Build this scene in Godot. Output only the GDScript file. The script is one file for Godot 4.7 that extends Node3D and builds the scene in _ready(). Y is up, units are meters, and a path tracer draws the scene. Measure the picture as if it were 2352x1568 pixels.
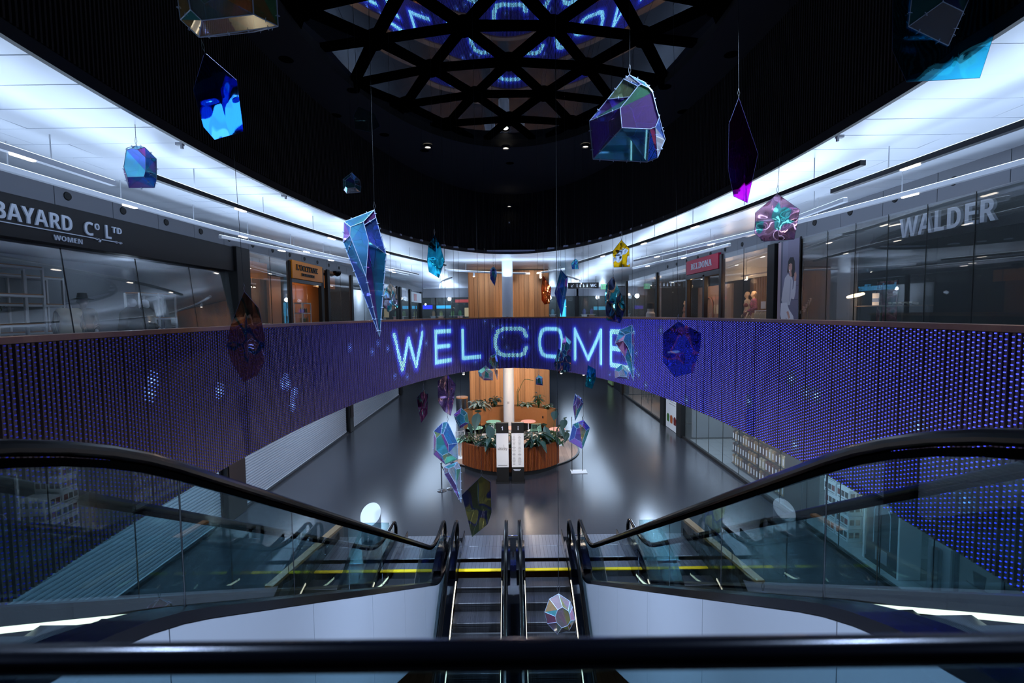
extends Node3D

# Heights h are measured from the eye (6 m above the lower floor), d is the distance in front of it.
const EYE := 6.0
const G := -6.0      # lower floor
const U := -1.3      # upper floor
const C := 2.6       # white ceiling of the upper walkways
const WL := -8.75    # left shop line
const WR := 8.2      # right shop line

var mats := {}
var meshes := {}
var counts := {}
var rng := RandomNumberGenerator.new()
const ORD := ["first", "second", "third", "fourth", "fifth", "sixth", "seventh", "eighth", "ninth", "tenth", "eleventh", "twelfth", "thirteenth", "fourteenth", "fifteenth", "sixteenth", "seventeenth", "eighteenth"]


func V(x: float, h: float, d: float) -> Vector3:
	return Vector3(x, EYE + h, -d)


class MB:
	var v := PackedVector3Array()
	var n := PackedVector3Array()
	var t := PackedVector2Array()

	func tri(a: Vector3, b: Vector3, c: Vector3, na: Vector3, nb := Vector3.ZERO, nc := Vector3.ZERO, ua := Vector2.ZERO, ub := Vector2.ZERO, uc := Vector2.ZERO) -> void:
		if nb == Vector3.ZERO:
			nb = na
			nc = na
		var x := (b - a).cross(c - a)
		if x.dot(na + nb + nc) > 0.0:
			v.append_array([a, c, b])
			n.append_array([na, nc, nb])
			t.append_array([ua, uc, ub])
		else:
			v.append_array([a, b, c])
			n.append_array([na, nb, nc])
			t.append_array([ua, ub, uc])

	func quad(a: Vector3, b: Vector3, c: Vector3, d: Vector3, nn: Vector3) -> void:
		tri(a, b, c, nn, nn, nn, Vector2(0, 1), Vector2(1, 1), Vector2(1, 0))
		tri(a, c, d, nn, nn, nn, Vector2(0, 1), Vector2(1, 0), Vector2(0, 0))

	func quads(a: Vector3, b: Vector3, c: Vector3, d: Vector3, na: Vector3, nb: Vector3, nc: Vector3, nd: Vector3) -> void:
		tri(a, b, c, na, nb, nc)
		tri(a, c, d, na, nc, nd)

	func box(p: Vector3, s: Vector3, bs := Basis.IDENTITY, bev := 0.0) -> void:
		var h := s * 0.5
		if bev <= 0.0:
			for ax in 3:
				for sg in [-1.0, 1.0]:
					var u := (ax + 1) % 3
					var w := (ax + 2) % 3
					var pts := []
					for k in [[-1, -1], [1, -1], [1, 1], [-1, 1]]:
						var q := Vector3.ZERO
						q[ax] = h[ax] * sg
						q[u] = h[u] * k[0]
						q[w] = h[w] * k[1]
						pts.append(p + bs * q)
					var nn := Vector3.ZERO
					nn[ax] = sg
					quad(pts[0], pts[1], pts[2], pts[3], bs * nn)
			return
		var b := minf(bev, minf(h.x, minf(h.y, h.z)) * 0.9)
		var cv := {}
		for sx in [-1, 1]:
			for sy in [-1, 1]:
				for sz in [-1, 1]:
					for ax in 3:
						var q := Vector3(h.x * sx, h.y * sy, h.z * sz)
						for k in 3:
							if k != ax:
								q[k] -= b * [sx, sy, sz][k]
						cv[[sx, sy, sz, ax]] = p + bs * q
					tri(cv[[sx, sy, sz, 0]], cv[[sx, sy, sz, 1]], cv[[sx, sy, sz, 2]], (bs * Vector3(sx, sy, sz)).normalized())
		for ax in 3:
			var u := (ax + 1) % 3
			var w := (ax + 2) % 3
			for sg in [-1, 1]:
				var pts := []
				for k in [[-1, -1], [1, -1], [1, 1], [-1, 1]]:
					var key := [0, 0, 0, ax]
					key[ax] = sg
					key[u] = k[0]
					key[w] = k[1]
					pts.append(cv[key])
				var nn := Vector3.ZERO
				nn[ax] = sg
				quad(pts[0], pts[1], pts[2], pts[3], bs * nn)
				for sg2 in [-1, 1]:
					var k1 := [0, 0, 0, ax]
					k1[ax] = sg
					k1[u] = sg2
					k1[w] = -1
					var k2 := k1.duplicate()
					k2[w] = 1
					var k3 := k2.duplicate()
					k3[3] = u
					var k4 := k1.duplicate()
					k4[3] = u
					var n2 := Vector3.ZERO
					n2[ax] = sg
					n2[u] = sg2
					quad(cv[k1], cv[k2], cv[k3], cv[k4], (bs * n2).normalized())

	func tube(pts: Array, r: float, sides := 8, r2 := -1.0, caps := true) -> void:
		var m := pts.size()
		var rings := []
		var dirs := []
		var ref := Vector3.UP
		for i in m:
			var tg: Vector3 = (pts[mini(i + 1, m - 1)] - pts[maxi(i - 1, 0)]).normalized()
			if i == 0:
				ref = Vector3.UP if absf(tg.y) < 0.9 else Vector3.RIGHT
			var s := tg.cross(ref).normalized()
			ref = s.cross(tg).normalized()
			var rr := r if r2 < 0.0 else lerpf(r, r2, float(i) / maxf(1.0, m - 1.0))
			var ring := []
			var nr := []
			for k in sides:
				var a := TAU * k / sides
				var q := s * cos(a) + ref * sin(a)
				nr.append(q)
				ring.append(pts[i] + q * rr)
			rings.append(ring)
			dirs.append(nr)
		for i in m - 1:
			for k in sides:
				var j := (k + 1) % sides
				quads(rings[i][k], rings[i][j], rings[i + 1][j], rings[i + 1][k], dirs[i][k], dirs[i][j], dirs[i + 1][j], dirs[i + 1][k])
		if caps:
			for e in [0, m - 1]:
				var dn: Vector3 = (pts[0] - pts[1]).normalized() if e == 0 else (pts[m - 1] - pts[m - 2]).normalized()
				for k in range(1, sides - 1):
					tri(rings[e][0], rings[e][k], rings[e][k + 1], dn)

	# profile of (radius, height) turned about the y axis through p
	func lathe(p: Vector3, prof: Array, seg := 20, a0 := 0.0, a1 := TAU, flat := false) -> void:
		for i in prof.size() - 1:
			var p0: Vector2 = prof[i]
			var p1: Vector2 = prof[i + 1]
			var e := p1 - p0
			if e.length() < 1e-6:
				continue
			var nn := Vector2(e.y, -e.x).normalized()
			for k in seg:
				var q0 := a0 + (a1 - a0) * k / seg
				var q1 := a0 + (a1 - a0) * (k + 1) / seg
				var c0 := Vector3(cos(q0), 0, sin(q0))
				var c1 := Vector3(cos(q1), 0, sin(q1))
				if flat:
					var qm := (q0 + q1) * 0.5
					c0 = c0
					var nm := Vector3(cos(qm) * nn.x, nn.y, sin(qm) * nn.x)
					quads(p + c0 * p0.x + Vector3(0, p0.y, 0), p + c1 * p0.x + Vector3(0, p0.y, 0), p + c1 * p1.x + Vector3(0, p1.y, 0), p + c0 * p1.x + Vector3(0, p1.y, 0), nm, nm, nm, nm)
				else:
					var n0 := c0 * nn.x + Vector3(0, nn.y, 0)
					var n1 := c1 * nn.x + Vector3(0, nn.y, 0)
					quads(p + c0 * p0.x + Vector3(0, p0.y, 0), p + c1 * p0.x + Vector3(0, p0.y, 0), p + c1 * p1.x + Vector3(0, p1.y, 0), p + c0 * p1.x + Vector3(0, p1.y, 0), n0, n1, n1, n0)

	# flat polygon (x, y) with thickness along z, placed by xf
	func prism(poly: PackedVector2Array, depth: float, xf := Transform3D.IDENTITY) -> void:
		var idx := Geometry2D.triangulate_polygon(poly)
		var lo := poly[0]
		var hi := poly[0]
		for q in poly:
			lo = lo.min(q)
			hi = hi.max(q)
		var sz := (hi - lo).max(Vector2(1e-4, 1e-4))
		var cw := Geometry2D.is_polygon_clockwise(poly)
		for i in range(0, idx.size(), 3):
			for s in [-1.0, 1.0]:
				var pp := []
				var uu := []
				for k in 3:
					var q := poly[idx[i + k]]
					pp.append(xf * Vector3(q.x, q.y, s * depth * 0.5))
					uu.append(Vector2((q.x - lo.x) / sz.x, 1.0 - (q.y - lo.y) / sz.y))
				var nn := (xf.basis * Vector3(0, 0, s)).normalized()
				tri(pp[0], pp[1], pp[2], nn, nn, nn, uu[0], uu[1], uu[2])
		var m := poly.size()
		for i in m:
			var a := poly[i]
			var b := poly[(i + 1) % m]
			var e := b - a
			var nn2 := Vector2(e.y, -e.x).normalized() * (-1.0 if cw else 1.0)
			quad(xf * Vector3(a.x, a.y, -depth * 0.5), xf * Vector3(b.x, b.y, -depth * 0.5), xf * Vector3(b.x, b.y, depth * 0.5), xf * Vector3(a.x, a.y, depth * 0.5), (xf.basis * Vector3(nn2.x, nn2.y, 0)).normalized())

	# closed section swept along a path; section x runs along `ref` (made square to the path), y along path x ref
	func sweep(path: Array, sec: PackedVector2Array, ref: Vector3) -> void:
		var m := path.size()
		var k := sec.size()
		var cen := Vector2.ZERO
		for q in sec:
			cen += q / k
		var rows := []
		var fr := []
		for i in m:
			var tg: Vector3 = (path[mini(i + 1, m - 1)] - path[maxi(i - 1, 0)]).normalized()
			var up := tg.cross(ref).normalized()
			var sd := up.cross(tg).normalized()
			var row := []
			for q in sec:
				row.append(path[i] + sd * q.x + up * q.y)
			rows.append(row)
			fr.append([sd, up, tg])
		for i in m - 1:
			for j in k:
				var j2 := (j + 1) % k
				var e := sec[j2] - sec[j]
				var nn := Vector2(e.y, -e.x).normalized()
				if nn.dot((sec[j] + sec[j2]) * 0.5 - cen) < 0.0:
					nn = -nn
				var na: Vector3 = fr[i][0] * nn.x + fr[i][1] * nn.y
				var nb: Vector3 = fr[i + 1][0] * nn.x + fr[i + 1][1] * nn.y
				quads(rows[i][j], rows[i][j2], rows[i + 1][j2], rows[i + 1][j], na, na, nb, nb)
		for e in [0, m - 1]:
			var dn: Vector3 = fr[e][2] * (-1.0 if e == 0 else 1.0)
			for j in range(1, k - 1):
				tri(rows[e][0], rows[e][j], rows[e][j + 1], dn)

	func done() -> ArrayMesh:
		var arr := []
		arr.resize(Mesh.ARRAY_MAX)
		arr[Mesh.ARRAY_VERTEX] = v
		arr[Mesh.ARRAY_NORMAL] = n
		arr[Mesh.ARRAY_TEX_UV] = t
		var am := ArrayMesh.new()
		am.add_surface_from_arrays(Mesh.PRIMITIVE_TRIANGLES, arr)
		return am


func numbered(called: String) -> String:
	var k: int = counts.get(called, 0)
	counts[called] = k + 1
	return called if k == 0 else "%s_%03d" % [called, k]


func tag(o: Node3D, label := "", category := "", group := "", kind := "") -> Node3D:
	for p in [["label", label], ["category", category], ["group", group], ["kind", kind]]:
		if p[1] != "":
			o.set_meta(p[0], p[1])
	return o


func thing(called: String, label: String, category: String, at := Vector3.ZERO, turn := 0.0, group := "") -> Node3D:
	var o := Node3D.new()
	o.name = numbered(called)
	add_child(o)
	o.position = at
	o.rotation.y = turn
	return tag(o, label, category, group)


func put(parent: Node, called: String, m: Mesh, mt: Material, xf := Transform3D.IDENTITY) -> MeshInstance3D:
	var o := MeshInstance3D.new()
	o.name = called if parent != self else numbered(called)
	o.mesh = m
	o.material_override = mt
	o.transform = xf
	parent.add_child(o, true)
	return o


func obj(parent: Node, called: String, mb: MB, mt: Material) -> MeshInstance3D:
	return put(parent, called, mb.done(), mt)


func struct(called: String, mb: MB, mt: Material) -> MeshInstance3D:
	var o := obj(self, called, mb, mt)
	o.set_meta("kind", "structure")
	return o


func box_mesh(s: Vector3, bev := 0.0) -> Mesh:
	var key := "b%.3f,%.3f,%.3f,%.3f" % [s.x, s.y, s.z, bev]
	if not meshes.has(key):
		var b := MB.new()
		b.box(Vector3.ZERO, s, Basis.IDENTITY, bev)
		meshes[key] = b.done()
	return meshes[key]


func bx(parent: Node, called: String, p: Vector3, s: Vector3, mt: Material, bev := 0.0, turn := 0.0) -> MeshInstance3D:
	return put(parent, called, box_mesh(s, bev), mt, Transform3D(Basis(Vector3.UP, turn), p))


func dup(o: Node3D, at: Vector3, turn := 0.0, label := "", group := "") -> Node3D:
	var c: Node3D = o.duplicate()
	var base: String = RegEx.create_from_string("_[0-9]{3}$").sub(String(o.name), "")
	c.name = numbered(base)
	add_child(c)
	c.position = at
	c.rotation.y = turn
	if label != "":
		c.set_meta("label", label)
	if group != "":
		c.set_meta("group", group)
	return c


func mat(key: String, col := Color.WHITE, rough := 0.6, metal := 0.0) -> StandardMaterial3D:
	if mats.has(key):
		return mats[key]
	var m := StandardMaterial3D.new()
	m.resource_name = key
	m.albedo_color = col
	m.roughness = rough
	m.metallic = metal
	mats[key] = m
	return m


func glow(key: String, col: Color, power: float, base := Color(0.8, 0.8, 0.8)) -> StandardMaterial3D:
	if mats.has(key):
		return mats[key]
	var m := mat(key, base, 0.5)
	m.emission_enabled = true
	m.emission = col
	m.emission_energy_multiplier = power
	return m


func pane(key: String, tint: Color, solid := false) -> StandardMaterial3D:
	if mats.has(key):
		return mats[key]
	var m := mat(key, tint, 0.0)
	if solid:
		m.refraction_enabled = true
		m.refraction_scale = 0.05
		m.albedo_color.a = 0.0
	else:
		m.transparency = BaseMaterial3D.TRANSPARENCY_ALPHA
	return m


func noise_tex(sd: int, freq: float, ramp: Array, size := 256, kind := FastNoiseLite.TYPE_SIMPLEX_SMOOTH, oct := 3, as_n := false, bump := 4.0) -> NoiseTexture2D:
	var f := FastNoiseLite.new()
	f.seed = sd
	f.frequency = freq
	f.noise_type = kind
	f.fractal_octaves = oct
	var nt := NoiseTexture2D.new()
	nt.width = size
	nt.height = size
	nt.seamless = true
	nt.noise = f
	if as_n:
		nt.as_normal_map = true
		nt.bump_strength = bump
	elif ramp.size():
		var g := Gradient.new()
		var off := PackedFloat32Array()
		var col := PackedColorArray()
		for r in ramp:
			off.append(r[0])
			col.append(r[1])
		g.offsets = off
		g.colors = col
		nt.color_ramp = g
	return nt


# straight boards or grooves: an image whose columns vary, repeated across the surface
func board_tex(sd: int, a: Color, b: Color, boards: int, line: float) -> ImageTexture:
	var im := Image.create(512, 512, false, Image.FORMAT_RGB8)
	rng.seed = sd
	var f := FastNoiseLite.new()
	f.seed = sd
	f.frequency = 0.02
	var tone := []
	for k in boards:
		tone.append(rng.randf())
	for x in 512:
		var k := x * boards / 512
		var e := fmod(float(x) * boards / 512.0, 1.0)
		for y in 512:
			var g := f.get_noise_2d(x * 3.0, y * 0.22 + k * 97.0) * 0.5 + 0.5
			var c := a.lerp(b, clampf(float(tone[k]) * 0.55 + g * 0.45, 0.0, 1.0))
			if e < line:
				c = c.darkened(0.7)
			im.set_pixel(x, y, c)
	im.generate_mipmaps()
	return ImageTexture.create_from_image(im)


func tri_tex(m: StandardMaterial3D, tx: Texture2D, scale: Vector3) -> StandardMaterial3D:
	m.albedo_texture = tx
	m.uv1_triplanar = true
	m.uv1_world_triplanar = true
	m.uv1_scale = scale
	return m


func text_mesh(s: String, cap: float, deep := 0.02, bold := true, serif := false) -> TextMesh:
	var tm := TextMesh.new()
	var f := SystemFont.new()
	f.font_names = PackedStringArray(["Droid Serif" if serif else "Droid Sans"])
	f.font_weight = 700 if bold else 400
	tm.font = f
	tm.text = s
	tm.font_size = 64
	tm.pixel_size = cap / (64.0 * 0.714)
	tm.depth = deep
	tm.curve_step = 2.0
	return tm


func text(parent: Node, called: String, s: String, cap: float, p: Vector3, turn: float, mt: Material, deep := 0.02, bold := true, serif := false, squeeze := 1.0) -> MeshInstance3D:
	var b := Basis(Vector3.UP, turn) * Basis.from_scale(Vector3(squeeze, 1, 1))
	return put(parent, called, text_mesh(s, cap, deep, bold, serif), mt, Transform3D(b, p))


func ell(th: float, a: float, b: float) -> Vector2:   # x and d on an oval round the middle of the void
	return Vector2(a * sin(th), 8.0 + b * cos(th))


func omni(called: String, p: Vector3, e: float, col: Color, size := 0.1, rg := 20.0) -> void:
	var l := OmniLight3D.new()
	l.name = called
	l.position = p
	l.light_energy = e
	l.light_color = col
	l.light_size = size
	l.omni_range = rg
	l.omni_attenuation = 2.0
	l.shadow_enabled = true
	add_child(l, true)


func area(called: String, p: Vector3, towards: Vector3, along: Vector3, size: Vector2, e: float, col: Color) -> void:
	var l := AreaLight3D.new()
	l.name = called
	l.area_size = size
	l.light_energy = e
	l.light_color = col
	l.area_range = 40.0
	l.shadow_enabled = true
	var z := -towards.normalized()
	var x := (along - z * along.dot(z)).normalized()
	l.transform = Transform3D(Basis(x, z.cross(x), z), p)
	add_child(l, true)


func spot(called: String, p: Vector3, to: Vector3, e: float, col: Color, ang := 35.0, size := 0.06) -> void:
	var l := SpotLight3D.new()
	l.name = called
	l.light_energy = e
	l.light_color = col
	l.spot_angle = ang
	l.spot_angle_attenuation = 0.6
	l.spot_range = 30.0
	l.spot_attenuation = 2.0
	l.light_size = size
	l.shadow_enabled = true
	add_child(l, true)
	l.look_at_from_position(p, to, Vector3.UP if absf((to - p).normalized().y) < 0.95 else Vector3.RIGHT)


func _ready() -> void:
	rng.seed = 7
	var cam := Camera3D.new()
	cam.name = "camera"
	cam.position = Vector3(0, EYE, 0)
	cam.rotation_degrees = Vector3(-3.4, 0, -0.65)
	cam.fov = 71.95
	cam.near = 0.05
	cam.far = 200.0
	var ca := CameraAttributesPhysical.new()
	ca.frustum_focal_length = 16.53
	ca.exposure_aperture = 2.8
	ca.frustum_focus_distance = 11.0
	cam.attributes = ca
	add_child(cam)
	cam.current = true
	var env := Environment.new()
	env.background_mode = Environment.BG_COLOR
	env.background_color = Color(0.004, 0.005, 0.008)
	env.tonemap_mode = Environment.TONE_MAPPER_LINEAR
	env.tonemap_exposure = 1.0
	env.sdfgi_enabled = true
	env.ssao_enabled = true
	env.ssil_enabled = true
	var we := WorldEnvironment.new()
	we.name = "environment"
	we.environment = env
	add_child(we)
	lights()
	materials()
	shell()
	skylight()
	balustrade()
	escalators()
	bars()
	shops_above_left()
	shops_above_right()
	far_end()
	shops_below()
	cafe()
	landing()
	hangings()
	small_things()


const COOL := Color(0.78, 0.88, 1.0)
const WARM := Color(1.0, 0.83, 0.65)


func lights() -> void:
	# the tracks' uplights wash the white ceiling of the walkways
	for s in [-1.0, 1.0]:
		for k in [[-3.0, 6.7], [3.5, 6.7], [10.0, 6.6], [16.5, 6.2]]:
			area("ceiling_wash", V(s * k[1], 1.3, k[0]), Vector3(-s * 0.1, 1, 0), Vector3(0, 0, 1), Vector2(6.2, 1.0), 9.0, COOL)
		for k in [[5.0, 5.7, 5.5], [10.6, 5.5, 5.2], [15.8, 4.9, 5.0]]:
			area("ceiling_wash", V(s * k[1], 2.25, k[0]), Vector3(0, 1, 0), Vector3(0, 0, 1), Vector2(k[2], 0.1), 2.0, COOL)
		area("ceiling_wash", V(s * 5.6, 1.5, 25), Vector3(0, 1, 0), Vector3(0, 0, 1), Vector2(8.0, 1.0), 13.0, COOL)
		area("ceiling_wash", V(s * 5.4, 1.6, 34), Vector3(0, 1, 0), Vector3(0, 0, 1), Vector2(8.0, 1.0), 14.0, COOL)
		area("ceiling_wash", V(s * 5.6, 1.6, 43), Vector3(0, 1, 0), Vector3(0, 0, 1), Vector2(8.0, 1.0), 14.0, COOL)
		# lower floor: tracks under the soffit
		for k in [[5.5, 6.6], [12.0, 6.5], [19.0, 6.0]]:
			area("soffit_light", V(s * k[1], -2.36, k[0]), Vector3(0, -1, 0), Vector3(0, 0, 1), Vector2(5.0, 0.3), 12.0 if k[0] < 6.0 else 26.0, COOL)
			var gm := MB.new()
			gm.box(V(s * k[1], -2.31, k[0]), Vector3(0.3, 0.03, 5.0), Basis.IDENTITY, 0.005)
			tag(obj(self, "soffit_strip", gm, glow("soffit_glow", Color(0.85, 0.93, 1.0), 3.0)), "long white light strip in the lower soffit, " + ["left side, ", "right side, "][0 if s < 0 else 1] + ["nearest the camera", "in the middle", "furthest away"][int(k[0] / 7.0)], "light strip", "light strips in the lower soffit")
		area("soffit_light", V(s * 4.8, -2.36, 27.0), Vector3(0, -1, 0), Vector3(0, 0, 1), Vector2(7.0, 1.8), 16.0, COOL)
		area("soffit_light", V(s * 5.2, -2.36, 38.0), Vector3(0, -1, 0), Vector3(0, 0, 1), Vector2(9.0, 1.8), 30.0, COOL)
	area("ceiling_wash", V(0, 1.8, 23.0), Vector3(0, 1, 0), Vector3(1, 0, 0), Vector2(6.0, 0.6), 9.0, COOL)
	area("soffit_wash", V(0, -3.0, 25.4), Vector3(0, 1, 0), Vector3(1, 0, 0), Vector2(4.0, 0.4), 7.0, COOL)
	# warm spots on the timber lift core
	for x in [-1.6, 1.3]:
		spot("core_spot", V(x, 2.2, 24.6), V(x * 1.05, 0.6, 28), 9.0, Color(1.0, 0.9, 0.78), 40.0)
	for x in [-1.7, 1.0]:
		spot("core_spot", V(x, -2.7, 24.8), V(x, -4.3, 28), 12.0, Color(1.0, 0.88, 0.74), 45.0)
	# cafe
	omni("cafe_lamp", V(0.3, -2.9, 21.0), 6.0, Color(1.0, 0.9, 0.8), 0.25)
	spot("planter_spot", V(-1.5, -2.5, 13.5), V(-0.9, -5.4, 17.2), 8.0, Color(1.0, 0.93, 0.85), 26.0, 0.15)
	spot("planter_spot", V(1.4, -2.5, 13.5), V(0.9, -5.4, 17.2), 8.0, Color(1.0, 0.93, 0.85), 26.0, 0.15)
	# light from the lettering of the diode wall
	for k in [[-2.4, 13.5], [0.0, 16.0], [2.4, 13.5]]:
		omni("diode_light", V(k[0] * 0.92, -1.1, k[1]), 0.8, Color(0.15, 0.3, 1.0), 0.4)


func materials() -> void:
	mat("black", Color(0.012, 0.012, 0.014), 0.6)
	mat("soot", Color(0.008, 0.008, 0.009), 0.9).specular_mode = BaseMaterial3D.SPECULAR_DISABLED
	mat("black_gloss", Color(0.01, 0.01, 0.012), 0.12)
	mat("rubber", Color(0.012, 0.012, 0.014), 0.2).metallic_specular = 0.35
	mat("rail_black", Color(0.05, 0.06, 0.1), 0.2, 0.7)
	mat("dark_metal", Color(0.05, 0.05, 0.06), 0.3, 0.6)
	mat("graphite", Color(0.1, 0.11, 0.135), 0.42, 0.2)
	mat("steel", Color(0.62, 0.63, 0.65), 0.22, 1.0)
	mat("chrome", Color(0.85, 0.86, 0.88), 0.06, 1.0)
	mat("white", Color(0.86, 0.87, 0.88), 0.5)
	mat("white_gloss", Color(0.86, 0.87, 0.9), 0.15)
	mat("track_grey", Color(0.66, 0.67, 0.7), 0.4)
	mat("bulkhead", Color(0.42, 0.43, 0.46), 0.45)
	mat("panel_grey", Color(0.63, 0.65, 0.7), 0.5)
	mat("wall_grey", Color(0.5, 0.52, 0.55), 0.7)
	mat("wall_dark", Color(0.09, 0.095, 0.105), 0.7)
	mat("orange", Color(0.95, 0.55, 0.02), 0.5)
	mat("crimson", Color(0.74, 0.03, 0.24), 0.5)
	mat("yellow", Color(0.98, 0.82, 0.0), 0.5)
	mat("letter", Color(0.8, 0.83, 0.88), 0.35)
	mat("letter_dark", Color(0.05, 0.04, 0.04), 0.5)
	mat("frame_brown", Color(0.16, 0.12, 0.13), 0.4)
	mat("red_blossom", Color(0.55, 0.1, 0.06), 0.6)
	mat("edge_dark", Color(0.02, 0.05, 0.05), 0.3)
	mat("mint", Color(0.55, 0.78, 0.68), 0.5)
	mat("pink", Color(0.93, 0.66, 0.6), 0.5)
	mat("leaf_dark", Color(0.08, 0.19, 0.13), 0.35)
	mat("leaf_mid", Color(0.14, 0.3, 0.15), 0.4)
	mat("leaf_blue", Color(0.16, 0.28, 0.25), 0.4)
	mat("leaf_pale", Color(0.62, 0.68, 0.62), 0.45)
	mat("stem", Color(0.25, 0.32, 0.12), 0.6)
	mat("soil", Color(0.05, 0.04, 0.035), 0.9)
	mat("skin_doll", Color(0.78, 0.66, 0.54), 0.5)
	mat("doll_white", Color(0.75, 0.76, 0.78), 0.45)
	for k in ["leaf_dark", "leaf_mid", "leaf_blue", "leaf_pale"]:
		mats[k].backlight_enabled = true
		mats[k].backlight = Color(0.15, 0.2, 0.1)
	# polished dark terrazzo: fine pale chips in blue-grey
	var fl := mat("terrazzo", Color(1, 1, 1), 0.2)
	tri_tex(fl, noise_tex(3, 0.22, [[0.0, Color(0.3, 0.31, 0.34)], [0.2, Color(0.17, 0.175, 0.195)], [0.78, Color(0.2, 0.205, 0.225)], [0.93, Color(0.36, 0.37, 0.4)], [1.0, Color(0.5, 0.5, 0.52)]], 512, FastNoiseLite.TYPE_CELLULAR, 1), Vector3(0.9, 0.9, 0.9))
	fl.roughness = 0.21
	fl.metallic_specular = 0.6
	# satin white ceiling planks, faintly brushed along their length
	var ce := mat("ceiling_satin", Color(0.84, 0.86, 0.9), 0.38, 0.25)
	ce.metallic_specular = 0.6
	tri_tex(mat("oak", Color(1, 1, 1), 0.45), board_tex(11, Color(0.58, 0.39, 0.24), Color(0.75, 0.55, 0.37), 8, 0.03), Vector3(0.8, 0.5, 0.8))
	tri_tex(mat("oak_cap", Color(1, 1, 1), 0.4), board_tex(12, Color(0.5, 0.3, 0.16), Color(0.62, 0.4, 0.23), 3, 0.0), Vector3(0.5, 2.0, 0.5))
	tri_tex(mat("oak_light", Color(1, 1, 1), 0.45), board_tex(17, Color(0.6, 0.38, 0.2), Color(0.72, 0.49, 0.29), 3, 0.0), Vector3(0.7, 2.0, 0.7))
	tri_tex(mat("oak_floor", Color(1, 1, 1), 0.5), board_tex(13, Color(0.58, 0.47, 0.4), Color(0.72, 0.62, 0.55), 6, 0.02), Vector3(0.8, 0.8, 0.8))
	tri_tex(mat("walnut", Color(1, 1, 1), 0.5), board_tex(14, Color(0.2, 0.13, 0.09), Color(0.34, 0.23, 0.16), 14, 0.1), Vector3(0.7, 0.5, 0.7))
	tri_tex(mat("drape_brown", Color(1, 1, 1), 0.7), board_tex(15, Color(0.24, 0.14, 0.08), Color(0.46, 0.3, 0.18), 20, 0.12), Vector3(0.6, 0.4, 0.6))
	tri_tex(mat("grooved", Color(1, 1, 1), 0.38, 0.45), board_tex(16, Color(0.2, 0.2, 0.22), Color(0.3, 0.3, 0.33), 48, 0.3), Vector3(1.6, 1.6, 1.6))
	tri_tex(mat("brushed", Color(1, 1, 1), 0.33, 0.75), board_tex(18, Color(0.5, 0.51, 0.54), Color(0.6, 0.61, 0.64), 12, 0.04), Vector3(0.9, 0.9, 0.9))
	pane("shop_glass", Color(0.9, 0.96, 0.95, 0.04))
	pane("escalator_glass", Color(0.7, 0.82, 0.84), true)
	pane("edge_glass", Color(0.6, 0.74, 0.78), true)
	var sk := mat("skylight_glass", Color(0.68, 0.71, 0.76), 0.02, 1.0)
	sk.metallic_specular = 0.5
	glow("track_glow", Color(0.85, 0.93, 1.0), 2.5)
	glow("lamp_glow", Color(1.0, 0.95, 0.88), 9.0)
	glow("strip_glow", Color(1.0, 0.96, 0.82), 2.3)
	glow("exit_green", Color(0.1, 0.75, 0.45), 0.9)


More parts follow.
